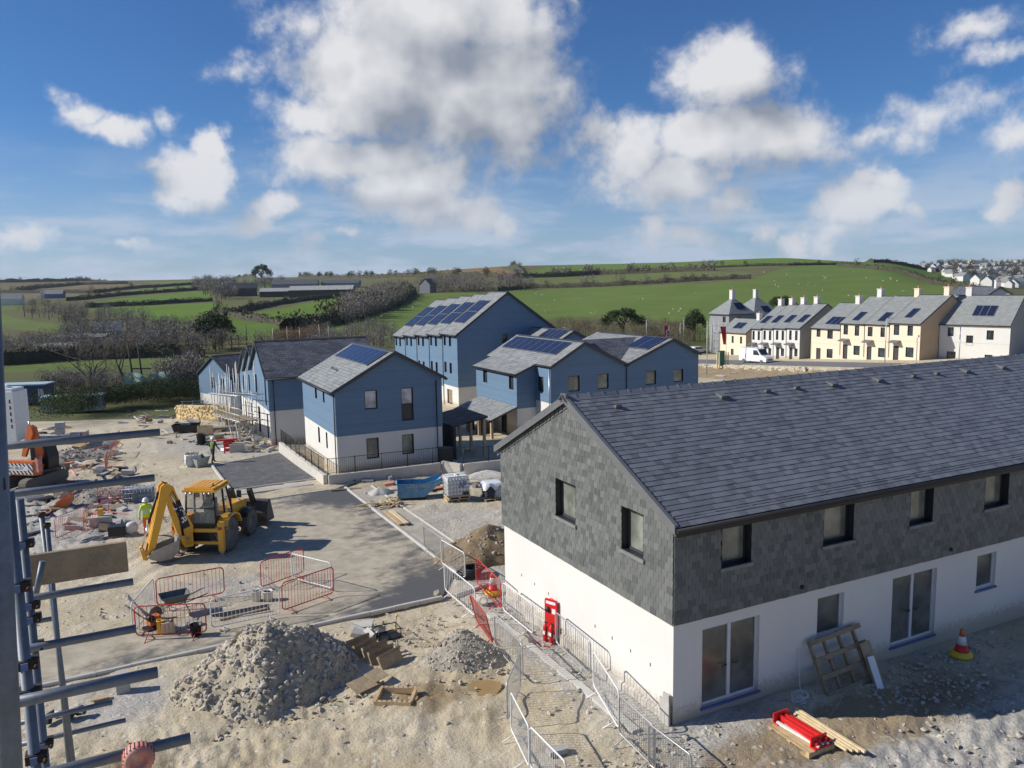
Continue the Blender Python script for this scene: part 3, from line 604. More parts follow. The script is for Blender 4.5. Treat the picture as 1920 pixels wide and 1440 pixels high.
def nz(x, y, s): return float(fbm(np.array(x * s), np.array(y * s), 3, 71)) - .5
road = sheet('road', ROAD_C[0], TARMAC, .012, .22, ragged=lambda a, b: min(1, max(0, (b - 27.6 + 2.4 * nz(a, b, .8)) / .9)) * min(1, max(0, (4.9 - a) / 1.0)))
road2 = sheet('road', ROAD_C[1], TARMAC, .017, .25, ragged=lambda a, b: min(1, max(0, (4.9 + 3.0 * nz(a, b, .5) - a) / 1.2)))
sheet('car_park', PARK_C, TAR_P, .02, .6); sheet('pavement', PATH_C, M_('pavement_screed', (.42, .38, .31), .95, var=.2, vscale=1.5, bump=.3, bscale=30, dirt=(.30, .25, .18), dirt_amt=.5), .02, .5)
def piece_line(root, name, pts, w, h, L, mat, sink=.02, gap=.008, base=None, shift=0.0):
    """kerb stones laid end to end along a polyline in (A,B)"""
    me = None
    for (a0, b0), (a1, b1) in zip(pts[:-1], pts[1:]):
        ln = math.hypot(a1 - a0, b1 - b0); n = max(1, round(ln / L)); dl = ln / n
        mb = MB(); c = min(.025, w * .2); mb.prism([(-w / 2, -sink), (w / 2, -sink), (w / 2, h - c), (w / 2 - c, h), (-w / 2 + c, h), (-w / 2, h - c)], 0, -dl / 2 + gap, dl / 2 - gap); me = mb.mesh(name, mat)
        for i in range(n):
            t = (i + .5) / n; p = g_ab(a0 + (a1 - a0) * t, b0 + (b1 - b0) * t); q0 = g_ab(a0 + (a1 - a0) * i / n, b0 + (b1 - b0) * i / n); q1 = g_ab(a0 + (a1 - a0) * (i + 1) / n, b0 + (b1 - b0) * (i + 1) / n)
            put(name, me, root, frame_M((p.x, p.y, p.z + random.uniform(-.004, .004)), q1 - q0, Vector((0, 0, 1)).cross(q1 - q0)))
kr = empty('kerb', (0, 0, 0)); kr['kind'] = 'structure'
piece_line(kr, 'kerb_stone', [(-12.0, 23.6), (-3.0, 24.0), (9.5, 24.93)], .15, .11, .914, KERB)
piece_line(kr, 'kerb_stone', [(10.95, 27.2), (11.05, 43.9)], .15, .10, .914, KERB); piece_line(kr, 'kerb_stone', [(12.42, 27.5), (12.52, 43.7)], .10, .06, .914, KERB)
piece_line(kr, 'kerb_stone', [(5.6, 43.25), (11.0, 44.0)], .12, .05, .914, KERB); piece_line(kr, 'kerb_stone', [(5.15, 46.7), (5.0, 55.2)], .15, .12, .914, KERB)
piece_line(kr, 'kerb_stone', [(5.2, 46.75), (10.2, 47.35)], .13, .05, .914, KERB); piece_line(kr, 'kerb_stone', [(5.1, 55.1), (9.9, 57.75)], .13, .05, .914, KERB)
piece_line(kr, 'kerb_stone', [(4.6, 45.4), (9.6, 46.0)], .5, .05, 1.8, CONC); piece_line(kr, 'kerb_stone', [(11.6, 41.9), (16.0, 41.6)], .14, .10, .914, KERB); piece_line(kr, 'kerb_stone', [(17.4, 41.3), (21.5, 41.0)], .14, .10, .914, KERB)
piece_line(kr, 'kerb_stone', [(10.0, 24.9), (11.6, 25.4)], .15, .10, .914, KERB); piece_line(kr, 'kerb_stone', [(11.0, 29.0), (13.2, 30.0)], .13, .06, .914, KERB)
# ------------------------------------------------------------------ buildings
def wall_holes(mb, P, s0, s1, z0, z1, holes, mi=0):
    """flat wall skin with openings; P(s, z) gives the point"""
    ss = sorted({s0, s1} | {min(max(h[i], s0), s1) for h in holes for i in (0, 1)}); zz = sorted({z0, z1} | {min(max(h[i], z0), z1) for h in holes for i in (2, 3)})
    for a, b in zip(ss[:-1], ss[1:]):
        for c, d in zip(zz[:-1], zz[1:]):
            if b - a < 1e-4 or d - c < 1e-4: continue
            ms, mz = (a + b) / 2, (c + d) / 2
            if any(h[0] < ms < h[1] and h[2] < mz < h[3] for h in holes): continue
            mb.quad(P(a, c), P(b, c), P(b, d), P(a, d), mi)
def opening(root, P3, s0, s1, z0, z1, style='win', fm=None, gm=None, rm=None, deep=.10, sill=None):
    """window or door set back in the wall; P3(s, depth_inwards, z)"""
    fm = fm or FRAME; gm = gm or GLASS; w = .06; mb = MB()
    def bar(a, b, c, d, d0=deep, d1=deep + .06, mi=0):
        vs = [P3(x, y, z) for z in (c, d) for y in (d0, d1) for x in (a, b)]
        mb.add(vs, [(0, 2, 3, 1), (4, 5, 7, 6), (0, 1, 5, 4), (2, 6, 7, 3), (0, 4, 6, 2), (1, 3, 7, 5)], mi)
    bar(s0, s0 + w, z0, z1); bar(s1 - w, s1, z0, z1); bar(s0 + w, s1 - w, z0, z0 + w); bar(s0 + w, s1 - w, z1 - w, z1)
    mid = (s0 + s1) / 2
    if style in ('double', 'patio'): bar(mid - .05, mid + .05, z0 + w, z1 - w, deep - .006, deep + .055)
    if style == 'panel': bar(s0 + w, s1 - w, z0 + (z1 - z0) * .5 - .03, z0 + (z1 - z0) * .5 + .03, deep - .006, deep + .055)
    if style == 'cross': bar(s0 + w, s1 - w, (z0 + z1) / 2 - .03, (z0 + z1) / 2 + .03, deep - .006, deep + .055); bar(mid - .03, mid + .03, z0 + w, z1 - w, deep - .004, deep + .05)
    e = -.004                                                       # reveals, just inside the opening
    for q in ([(s0, e), (s0, deep)], [(s1, e), (s1, deep)]):
        mb.quad(P3(q[0][0], q[0][1], z0), P3(q[1][0], q[1][1], z0), P3(q[1][0], q[1][1], z1), P3(q[0][0], q[0][1], z1), 1)
    for z in (z0, z1): mb.quad(P3(s0, e, z), P3(s1, e, z), P3(s1, deep, z), P3(s0, deep, z), 1)
    nm = 'door' if style in ('patio', 'door') else 'window'
    o = mb.build(nm, [fm, rm or fm], root)
    if style == 'door':
        g = MB(); g.add([P3(x, y, z) for z in (z0 + w, z1 - w) for y in (deep + .02, deep + .05) for x in (s0 + w, s1 - w)], [(0, 2, 3, 1), (4, 5, 7, 6), (0, 1, 5, 4), (2, 6, 7, 3), (0, 4, 6, 2), (1, 3, 7, 5)]); g.build('panel', gm, o)
    else:
        spans = [(s0 + w, mid - .05), (mid + .05, s1 - w)] if style in ('double', 'patio') else [(s0 + w, s1 - w)]
        zsp = [(z0 + w, z1 - w)]
        if style == 'panel': zsp = [(z0 + (z1 - z0) * .5 + .03, z1 - w)]; g = MB(); g.quad(P3(s0 + w, deep + .02, z0 + w), P3(s1 - w, deep + .02, z0 + w), P3(s1 - w, deep + .02, z0 + (z1 - z0) * .5 - .03), P3(s0 + w, deep + .02, z0 + (z1 - z0) * .5 - .03)); g.build('panel', TRIM, o, False)
        for a, b in spans:
            for c, d in zsp: g = MB(); g.quad(P3(a, deep + .03, c), P3(b, deep + .03, c), P3(b, deep + .03, d), P3(a, deep + .03, d)); g.build('pane', gm, o, False)
    if style == 'patio':
        for q in (1, -1): MB().tube([P3(mid + .10 * q, deep, 1.12), P3(mid + .10 * q, deep - .05, 1.12), P3(mid + .25 * q, deep - .05, 1.12)], .014, 6).build('handle', BLACKM, o)
    if sill:
        g = MB(); vs = [P3(x, y, z) for z in (z0 - sill[1], z0 - .003) for y in (-sill[0], deep) for x in (s0 - sill[2], s1 + sill[2])]
        g.add(vs, [(0, 2, 3, 1), (4, 5, 7, 6), (0, 1, 5, 4), (2, 6, 7, 3), (0, 4, 6, 2), (1, 3, 7, 5)]); g.build('sill', sill[3], o)
    return o
def slope_M(G, s_a, z_a, s_b, z_b, t):
    """frame on a roof slope: x along the ridge, y up the slope"""
    o = G(s_a, t, z_a); x = G(0, 1, 0) - G(0, 0, 0); y = G(s_b, t, z_b) - o
    if x.cross(y).z < 0: x = -x
    return frame_M(o, x, y), (x.dot(G(0, 1, 0) - G(0, 0, 0)) > 0)
PVFRAME = M_('panel_frame', (.26, .28, .33), .4, .4, .1)
def solar(root, G, sa, za, sb, zb, t0, t1, v0, v1, n, rows=1, lift=.09):
    M, same = slope_M(G, sa, za, sb, zb, 0.0); w = (t1 - t0) / n; h = (v1 - v0) / rows
    me = MB().box(-w / 2 + .006, w / 2 - .006, -h / 2 + .006, h / 2 - .006, -.03, .0).box(-w / 2 + .04, w / 2 - .04, -h / 2 + .04, h / 2 - .04, -.01, .006, 1).mesh('solar_panel', [PVFRAME, PV])
    for i in range(n):
        for j in range(rows):
            t = t0 + (i + .5) * w; o = put('solar_panel', me, root, M @ Matrix.Translation(((t if same else -t), v0 + (j + .5) * h, lift)))
def house(root, ridge, S, T, zb, ze, sr, zr, holes, ml, mu, mr, over_s=.3, over_t=.25, zbot=-1.2, zeS=None, trim=None, low_name='wall', rv=True, roof=True, frame=None):
    """two-storey house: s runs across the gable, t along the ridge"""
    trim = trim or TRIM; zeS = ze if zeS is None else zeS
    G = (lambda s, t, z: Vector((s, t, z))) if ridge == 'y' else (lambda s, t, z: Vector((t, s, z)))
    e = .035
    lo, hi = MB(), MB()
    for face, L_ in (('t0', S), ('t1', S), ('s0', T), ('s1', T)):
        hs = holes.get(face, []); top = {'t0': min(ze, zeS), 't1': min(ze, zeS), 's0': ze, 's1': zeS}[face]
        def P(off):
            return {'t0': lambda s, z: G(s, -off, z), 't1': lambda s, z: G(s, T + off, z), 's0': lambda s, z: G(-off, s, z), 's1': lambda s, z: G(S + off, s, z)}[face]
        hl = [h for h in hs if (h[2] + h[3]) / 2 < zb]; hu = [h for h in hs if (h[2] + h[3]) / 2 >= zb]
        wall_holes(lo, P(0), 0, L_, zbot, zb, hl); wall_holes(hi, P(e), -e, L_ + e, zb, top, hu)
        if face in ('t0', 't1'):
            p = P(e); m0 = min(ze, zeS); hi.add([p(-e, m0), p(S + e, m0), p(S + e, zeS), p(sr, zr), p(-e, ze)], [(0, 1, 2, 3, 4)])
        # underside of the upper skin
        a, b = P(0), P(e); hi.quad(a(0, zb), a(L_, zb), b(L_ + e, zb), b(-e, zb))
        for h in hs:
            up = h in hu; off = e if up else 0
            def P3(s, d, z, face=face, off=off):
                return {'t0': G(s, -off + d, z), 't1': G(s, T + off - d, z), 's0': G(-off + d, s, z), 's1': G(S + off - d, s, z)}[face]
            st = h[4] if len(h) > 4 else 'win'
            opening(root, P3, h[0], h[1], h[2], h[3], st, fm=(h[5] if len(h) > 5 else frame), gm=(h[6] if len(h) > 6 else None), rm=frame or TRIM)
    lo.build(low_name, ml, root); hi.build('cladding' if mu is not ml else 'upper_wall', mu, root)
    if not roof: return G
    rf = MB(); th = .13; ends = []
    for (sa, za, sgn) in ((0, ze, -1), (S, zeS, 1)):
        k = (zr - za) / (sr - sa) if sa != sr else 0
        s_e = sa + sgn * over_s; z_e = za + k * (s_e - sa) + .05; z_r = zr + .05; ln = math.hypot(s_e - sr, z_r - z_e)
        t0, t1 = -over_t, T + over_t
        q = [G(s_e, t0, z_e + th), G(s_e, t1, z_e + th), G(sr, t1, z_r + th), G(sr, t0, z_r + th)]
        rf.quad(*q, 0, [(t0, 0), (t1, 0), (t1, ln), (t0, ln)])
        b = [G(s_e, t0, z_e), G(s_e, t1, z_e), G(sr, t1, z_r), G(sr, t0, z_r)]
        rf.quad(b[3], b[2], b[1], b[0], 1); rf.quad(b[0], b[1], q[1], q[0], 1); rf.quad(b[3], b[0], q[0], q[3], 1); rf.quad(b[1], b[2], q[2], q[1], 1)
        ends.append((s_e, z_e))
    rfo = rf.build('roof', [mr, trim], root)
    for tt, d in ((-over_t, -1), (T + over_t, 1)):
        for (s_e, z_e) in ends:
            a, b = G(s_e, tt + d * .002, z_e - .08), G(sr, tt + d * .002, zr - .03); n = Vector((0, 0, .235)); f_ = (G(0, 1, 0) - G(0, 0, 0)) * (d * .03)
            bb = MB(); bb.add([a, b, b + n, a + n, a + f_, b + f_, b + n + f_, a + n + f_], [(0, 3, 2, 1), (4, 5, 6, 7), (0, 1, 5, 4), (3, 7, 6, 2), (0, 4, 7, 3), (1, 2, 6, 5)]); bb.build('bargeboard', trim, root)
    for (s_e, z_e), d in zip(ends, (-1, 1)):
        gt = MB(); gt.tube([G(s_e + d * .05, -over_t, z_e + .03), G(s_e + d * .05, T + over_t, z_e + .03)], .055, 6); gt.build('gutter', BLACKM, root)
    rt = MB(); 
    for i in range(int((T + 2 * over_t) / .45)):
        t = -over_t + i * .45; a = .16
        rt.add([G(sr - a, t, zr + .05 + th - .06), G(sr, t, zr + .05 + th + .035), G(sr + a, t, zr + .05 + th - .06), G(sr - a, t + .44, zr + .05 + th - .06), G(sr, t + .44, zr + .05 + th + .035), G(sr + a, t + .44, zr + .05 + th - .06)], [(0, 1, 4, 3), (1, 2, 5, 4), (0, 2, 1), (3, 4, 5)])
    rt.build('ridge', trim, rfo, False)
    return G
def downpipe(root, p, z0, z1, mat=None):
    MB().tube([(p[0], p[1], z0), (p[0], p[1], z1)], .035, 6).build('downpipe', mat or BLACKM, root)
def chimney(root, x, y, z0, z1, w, mat, pots=1):
    mb = MB().box(x - w / 2, x + w / 2, y - w / 2, y + w / 2, z0, z1 - .12).box(x - w / 2 - .07, x + w / 2 + .07, y - w / 2 - .07, y + w / 2 + .07, z1 - .118, z1)
    o = mb.build('chimney', mat, root); p = MB().lathe([(.11, 0), (.13, .05), (.10, .1), (.12, .38), (.09, .38)], 8, Matrix.Translation((x, y, z1 + .003))); p.build('chimney_pot', CLAY, o)

# ---- slate-hung house nearest the camera
def slate_house():
    S0 = Vector((3.72, 17.88, 0.0)); r_ = empty('slate_hung_house', S0, HEAD, 'slate hung house with white rendered ground floor nearest the viewer', 'house')
    LN, D, zb, ze, zr, yr = 24.0, 9.15, 2.58, 5.12, 7.30, 4.72
    low, up = MB(), MB()
    fl = [(.87, 2.70, .22, 2.22, 'patio'), (4.72, 5.70, 1.15, 2.24, 'win'), (7.62, 9.50, .22, 2.24, 'patio'), (11.34, 12.26, 1.17, 2.25, 'win'), (14.5, 16.35, .22, 2.24, 'patio')]
    fu = [(1.38, 2.30, 3.70, 4.94), (4.78, 5.88, 3.68, 4.93), (8.12, 9.08, 3.70, 4.95), (11.42, 12.55, 3.70, 4.96), (14.9, 16.0, 3.70, 4.95)]
    gu = [(1.12, 2.05, 3.80, 4.92), (4.34, 5.46, 3.80, 4.92)]
    F = lambda off: (lambda s, z: Vector((s, -off, z))); Gb = lambda off: (lambda s, z: Vector((-off, s, z)))
    wall_holes(low, F(0), 0, LN, -.8, zb, fl); wall_holes(low, Gb(0), 0, D, -.8, zb, []); wall_holes(low, lambda s, z: Vector((LN, s, z)), 0, D, -.8, zb, []); wall_holes(low, lambda s, z: Vector((s, D, z)), 0, LN, -.8, zb, [])
    lw = low.build('wall', WHITE, r_)
    e = .03; wall_holes(up, F(e), -e, LN, zb - .02, ze, fu); wall_holes(up, Gb(e), -e, D + e, zb - .02, ze, gu); wall_holes(up, lambda s, z: Vector((LN, s, z)), 0, D, zb - .02, ze, []); wall_holes(up, lambda s, z: Vector((s, D + e, z)), 0, LN, zb - .02, ze, [])
    up.add([(-e, -e, ze), (-e, D + e, ze), (-e, yr, zr)], [(0, 1, 2)]); up.add([(LN, 0, ze), (LN, D, ze), (LN, yr, zr)], [(0, 1, 2)])
    up.quad((0, -e, zb - .02), (LN, -e, zb - .02), (LN, 0.004, zb - .02), (0, 0.004, zb - .02)); up.quad((-e, 0, zb - .02), (-e, D, zb - .02), (0.004, D, zb - .02), (0.004, 0, zb - .02))
    uw = up.build('slate_hanging', TRIM, r_)
    for h in fl: opening(r_, lambda s, d, z: Vector((s, d, z)), h[0], h[1], h[2], h[3], h[4], UPVC, GLASS_P, WHITE, .09, (.05, .06, .04, SILLB))
    for h in fu: opening(r_, lambda s, d, z: Vector((s, -.07 + d, z)), *h, 'win', FRAME, GLASS_F, FRAME, .19, (.05, .09, .06, STONE_SILL))
    for h in gu: opening(r_, lambda s, d, z: Vector((-.07 + d, s, z)), *h, 'win', TRIM, GLASS_F, FRAME, .19, (.05, .09, .06, STONE_SILL))
    # slates: the 300 nearest of wall and of roof are pieces of their own, the rest one mass
    rs = random.Random(5)
    def lay(name, mat, root, items, me_cache, limit=300):
        cw = r_.matrix_basis if False else None
        camp = Matrix.Rotation(-HEAD, 4, 'Z') @ (Vector((0, 0, CAM_H)) - S0)
        items.sort(key=lambda it: (it[0].translation - camp).length)
        for M, key in items[:limit]:
            me = me_cache.get(key)
            if me is None:
                me = MB().box(-key[0] / 2, key[0] / 2, 0, key[1], -.004, .010).mesh(name, mat); me_cache[key] = me
            put(name, me, root, M)
        mb = MB()
        for M, key in items[limit:]: mb.box(-key[0] / 2, key[0] / 2, 0, key[1], -.004, .010, 0, M)
        if mb.f: tag(mb.build(name, mat, root, True), kind='stuff')
    w, ex, hgt = .215, .185, .24; items = []
    def hang(Pf, nrm, s_lo, s_hi, z_lo, z_hi_fn, holes, xdir):
        row = 0; z = z_lo
        while z < zr:
            s = s_lo + (w / 2 if row % 2 else 0) - w / 2
            while s < s_hi + w * .4:
                a, b = max(s - w / 2, s_lo), min(s + w / 2, s_hi); s += w
                if b - a < .05: continue
                c = (a + b) / 2; zt = z_hi_fn(c)
                if z + .06 > zt: continue
                h = min(hgt, zt - z)
                bad = False
                for H in holes:
                    if b > H[0] - .005 and a < H[1] + .005 and z + h > H[2] and z < H[3]:
                        if z < H[2] - .06 : h = min(h, H[2] - .01 - z)
                        elif a < H[0] - .05: b = H[0] - .006
                        elif b > H[1] + .05: a = H[1] + .006
                        elif z > H[3] - .1 and z + .06 < H[3]: bad = True
                        elif z >= H[3] - .1: pass
                        else: bad = True
                if bad or b - a < .04 or h < .05: continue
                c = (a + b) / 2; wd = round(b - a - .009, 3); jit = rs.uniform(-.006, .006); o = Pf(c, z + jit)
                tilt = Vector((0, 0, 1)) * 1.0 - nrm * .075; skew = xdir * rs.uniform(-.012, .012)
                items.append((frame_M(o + nrm * (.022 + rs.uniform(0, .004)), xdir + Vector((0, 0, rs.uniform(-.01, .01))), tilt + skew), (max(wd, .03), round(h + rs.choice((0, 0, .0)), 2))))
            z += ex; row += 1
    hang(lambda s, z: Vector((-.045, s, z)), Vector((-1, 0, 0)), -.05, D + .05, zb - .045, lambda s: ze + .10 + (zr - ze) * (1 - abs(s - yr) / yr) - .06, gu, Vector((0, -1, 0)))
    hang(lambda s, z: Vector((s, -.045, z)), Vector((0, -1, 0)), -.05, 17.5, zb - .045, lambda s: ze + .02, fu, Vector((1, 0, 0)))
    lay('wall_slate', SL_WALL, uw, items, {}); 
    # roof
    rf = MB(); oe = .26; k = (zr + .1 - ze) / yr; z_e = ze + .02 - k * oe
    def top(y, sgn): return zr + .10 - k * abs(y - yr)
    th = .12; x0 = -.16
    for ya in (-oe, D + oe):
        z1 = top(ya, 1); a = [(x0, ya, z1), (LN, ya, z1), (LN, yr, zr + .10), (x0, yr, zr + .10)]; b = [(p[0], p[1], p[2] - th) for p in a]
        rf.add(a + b, [(0, 1, 2, 3), (7, 6, 5, 4), (0, 4, 5, 1), (1, 5, 6, 2), (3, 2, 6, 7), (0, 3, 7, 4)])
    ro = rf.build('roof', TRIM, r_)
    sl = math.hypot(yr + oe, top(yr, 1) - top(-oe, 1)); up_d = Vector((0, yr + oe, top(yr, 1) - top(-oe, 1))).normalized(); nr = Vector((1, 0, 0)).cross(up_d); items = []
    rw, rex, rh = .25, .185, .25; row = 0; v = -.04
    while v < sl - .1:
        x = x0 + .04 + (rw / 2 if row % 2 else 0)
        while x < LN - 1:
            a, b = max(x - rw / 2, x0 + .05), x + rw / 2; x += rw
            if b - a < .06: continue
            c = (a + b) / 2; o = Vector((c, -oe, top(-oe, 1))) + up_d * v
            items.append((frame_M(o + nr * (.028 + rs.uniform(0, .004)), Vector((1, 0, 0)) + up_d * rs.uniform(-.008, .008), up_d - nr * .07), (round(b - a - .008, 2), round(min(rh, sl - v), 2))))
        v += rex; row += 1
    lay('roof_slate', SL_ROOF, ro, items, {})
    # ridge tiles, verge capping, gutter
    me = MB().prism([(-.17, -.10), (0, .025), (.17, -.10), (.14, -.12), (0, 0), (-.14, -.12)], 0, -.215, .215).prism([(-.19, -.12), (0, .045), (.19, -.12), (.16, -.13), (0, .02), (-.16, -.13)], 0, -.235, -.17).mesh('ridge_tile', SL_ROOF)
    for i in range(48): put('ridge_tile', me, ro, Matrix.Translation((x0 + .1 + i * .45, yr, zr + .155)))
    for sg, nm in ((-1, 0), (1, 1)):
        ye = -oe - .02 if sg < 0 else D + oe + .02
        a = Vector((0, ye, top(ye, 1) + .055)); b = Vector((0, yr, zr + .155)); mb = MB()
        for xa, xb, zd, zu in ((x0 - .05, x0 + .055, -.05, .02), (x0 - .048, x0 - .012, -.20, -.05)):
            vs = [Vector((xx, p.y, p.z + zz)) for zz in (zd, zu) for p in (a, b) for xx in (xa, xb)]; mb.add(vs, [(0, 2, 3, 1), (4, 5, 7, 6), (0, 1, 5, 4), (2, 6, 7, 3), (0, 4, 6, 2), (1, 3, 7, 5)])
        mb.build('verge', TRIM_L, r_)
        # slate creasing that follows the verge
        mb = MB(); n_ = 20
        for i in range(n_):
            p = a.lerp(b, (i + .1) / n_); q = a.lerp(b, (i + .92) / n_); dz = Vector((0, 0, -.19)); h = Vector((0, 0, -.15)); xx = Vector((-.085, 0, 0)); x2 = Vector((-.10, 0, 0))
            mb.quad(p + xx + dz, q + xx + dz, q + x2 + dz + h, p + x2 + dz + h)
        mb.build('verge_slate', SL_WALL, r_, False)
    MB().box(-.22, -.12, yr - .14, yr + .14, zr + .0, zr + .22).build('finial', TRIM_L, r_)
    g = MB().tube([(x0 - .02, -oe - .07, top(-oe, 1) - .07), (LN, -oe - .07, top(-oe, 1) - .07)], .06, 8); g.box(x0, LN, -oe - .02, -oe + .004, top(-oe, 1) - .24, top(-oe, 1) - .10); g.build('gutter', BLACKM, r_)
    # roof vents
    Rz = Matrix.Rotation(-HEAD, 4, 'Z')
    def onslope(u, v_):
        o = Rz @ (Vector((0, 0, CAM_H)) - S0); d = Rz @ ray(u, v_); p0 = Vector((0, -oe, top(-oe, 1))); t = (p0 - o).dot(nr) / d.dot(nr); return o + d * t
    for u, v_, big in ((1157, 762, 0), (1352, 742, 1), (1437, 733, 0), (1492, 727, 0), (1558, 719, 1), (1644, 711, 1), (1711, 705, 0), (1755, 700, 0), (1808, 694, 1), (1875, 687, 1)):
        p = onslope(u, v_ + 3); w_ = .17 if big else .11; l_ = .30 if big else .12; M = frame_M(p + nr * .04, Vector((1, 0, 0)), up_d)
        MB().prism([(-l_ / 2, 0), (l_ / 2, 0), (l_ / 2, .03), (-l_ / 2, .11)], 0, -w_ / 2 - .04, w_ / 2 + .04, 0, M).build('roof_vent', TRIM_L, ro)
    # torn lower render at the gable corner, services on the front
    n_ = 60; vs = []
    for i in range(n_ + 1):
        y = -.02 + 9.0 * i / n_; t_ = .16 + .26 * (float(fbm(np.array(y * 1.3), np.array(3.3), 3, 5)) - .4) + (.25 if y < .5 else 0); o_ = .05 + .05 * float(vnoise(np.array(y * 3.1), np.array(.5), 9))
        vs += [(-o_ - .03, y, -.7), (-o_, y, t_ * .8), (-o_ * .6, y, t_), (.002, y, t_ + .02)]
    mb = MB().add(vs, [(4 * i + k, 4 * i + k + 1, 4 * i + 5 + k, 4 * i + 4 + k) for i in range(n_) for k in range(3)]); mb.build('plinth', M_('rough_plinth', (.46, .43, .385), .95, var=.3, vscale=3, bump=.9, bscale=14, dirt=(.33, .28, .21), dirt_amt=.6), r_, False)
    MB().box(-.14, -.095, -.02, .34, -.5, .62).box(-.15, -.10, -.03, .20, .62, .80).build('broken_render', CONC, r_)
    for i, y in enumerate((.9, 1.75, 2.6, 3.45, 6.1, 7.0, 7.9)): MB().box(-.006, -.001, y - .02, y + .02, 1.10, 1.19).build('weep_vent', TRIM_L, r_)
    for x in (4.05, 9.95): MB().lathe([(.0, 0), (.055, 0), (.055, .06), (.04, .07), (0, .07)], 10, Matrix.Translation((x, -.065, zb + .14)) @ Matrix.Rotation(R(90), 4, 'X')).build('vent_cowl', BLACKM, r_)
    return r_
SLATE = slate_house()

# ---- blue houses on the estate grid
def est(name, P0, label, rz=HEAD, group=None): return empty(name, P0, rz, label, 'house', group)
h1 = est('blue_clad_house', (-10.93, 48.45, -.93), 'detached blue clad house behind black railings with a row of solar panels')
G = house(h1, 'y', 7.0, 9.4, 2.31, 5.12, 3.9, 7.27, {'t0': [(1.84, 2.66, 3.86, 5.06, 'win', FRAME, GLASS_W), (4.24, 5.04, 2.92, 5.04, 'panel', FRAME, GLASS_W), (1.85, 2.65, .68, 2.0, 'win', FRAME, GLASS_F), (4.21, 5.0, .70, 2.0, 'win', FRAME, GLASS_F)], 's0': [(4.85, 5.42, 4.1, 5.0), (2.7, 3.14, 4.1, 5.0), (4.7, 5.2, 1.1, 2.15), (2.55, 2.95, 1.1, 2.15)]}, WHITE, BLUE, ROOF_L, zeS=5.55)
solar(h1, G, 0, 5.3, 3.9, 7.45, .5, 8.7, 2.55, 4.2, 7); downpipe(h1, (-.09, .12), -.2, 5.0); downpipe(h1, (6.62, -.1), -.2, 5.4)
MB().box(6.45, 7.03, -.06, -.037, 2.9, 5.5).build('corner_panel', BLUE, h1)
MB().box(0, .3, 0, .18, 0, .02, 0, slope_M(G, 0, 5.3, 3.9, 7.45, 0)[0] @ Matrix.Translation((-5.6, 1.35, .1))).box(0, .3, 0, .18, 0, .02, 0, slope_M(G, 0, 5.3, 3.9, 7.45, 0)[0] @ Matrix.Translation((-4.4, 1.3, .1))).build('roof_vent', BLACKM, h1)
n2 = Vector((-18.4, 59.38, -1.24)); lbls = ['blue clad house with wide dark slate roof behind the railed house', 'middle blue clad house of the stepped row behind the tube scaffold', 'furthest blue clad house of the stepped row, lowest roof of the three']
for i in range(3):
    p = n2 + EB * (8.6 * i) + EA * (.65 * i); p.z = -1.24 - .9 * i
    hh = est('blue_clad_house', p, lbls[i])
    G = house(hh, 'x', 8.0, 8.6, 2.58, 5.1, 4.0, 7.5, {'t0': [(.9, 1.5, 2.9, 4.9), (5.2, 5.9, 3.4, 4.9), (.9, 1.5, .3, 2.2), (4.6, 5.6, .2, 2.3, 'door', FRAME, TRIM)], 's0': [(6.35, 7.2, 3.75, 5.0, 'win', FRAME, GLASS_F)]}, WHITE, BLUE, ROOF_D, over_s=.25)
    downpipe(hh, (.35, -.09), -.3, 5.0)
h5 = est('blue_clad_house', (-40.2, 112.4, -6.9), 'pale blue and white end house with gable above the yellow stone wall', R(49.7))
G = house(h5, 'x', 8.76, 9.0, 2.15, 5.1, 4.4, 7.7, {'t0': [(1.6, 2.5, 3.1, 4.7), (4.3, 5.1, 3.1, 4.7)], 's0': [(5.2, 6.0, 3.6, 4.8)]}, WHITE, BLUE, ROOF_D, zbot=-2.0)
T0 = Vector((-5.69, 83.37, -2.32)); words = ['end blue townhouse with the large blank gable, nearest of the tall row', 'second tall blue townhouse behind the blank gable', 'middle tall blue townhouse of the row of five', 'fourth tall blue townhouse of the row of five', 'last and furthest tall blue townhouse of the row']
for i in range(5):
    p = T0 + EB * (4.2 * i); p.z -= .26 * i
    th_ = est('blue_townhouse', p, words[i], group='tall blue townhouses')
    ho = {'s0': [(3.15, 3.75, 6.4, 7.6), (1.6, 2.25, 6.4, 7.6), (3.1, 3.75, 3.45, 4.6), (1.6, 2.25, 3.45, 4.6), (1.75, 3.2, .1, 1.65, 'door', FRAME, TIMBER_O)]}
    if i == 0: ho['t0'] = [(5.25, 5.87, 6.5, 7.56)]
    G = house(th_, 'y', 11.96, 4.16, 2.11, 7.72, 5.96, 11.95, ho, WHITE, BLUE, ROOF_L, over_t=.05 if i else .22)
    solar(th_, G, 0, 7.9, 5.96, 12.1, 1.2, 4.0, 1.6, 5.6, 3, 2); downpipe(th_, (-.09, 4.05), -.2, 7.6)
n0 = Vector((2.97, 60.2, -.9))
mh = est('blue_clad_house', n0, 'blue clad house with slate lean to porch and a long solar array')
G = house(mh, 'y', 6.9, 11.2, 2.35, 5.12, 2.97, 6.78, {'t0': [(1.55, 2.55, 3.12, 4.34, 'win', FRAME, GLASS_F), (4.23, 5.24, 3.12, 4.33, 'win', FRAME, GLASS_F)], 's0': [(1.1, 1.95, 3.1, 4.28)]}, WHITE, BLUE, ROOF_L, zeS=4.85, over_s=.12)
solar(mh, G, 0, 5.3, 2.97, 6.95, 1.2, 10.8, 1.25, 3.05, 8)
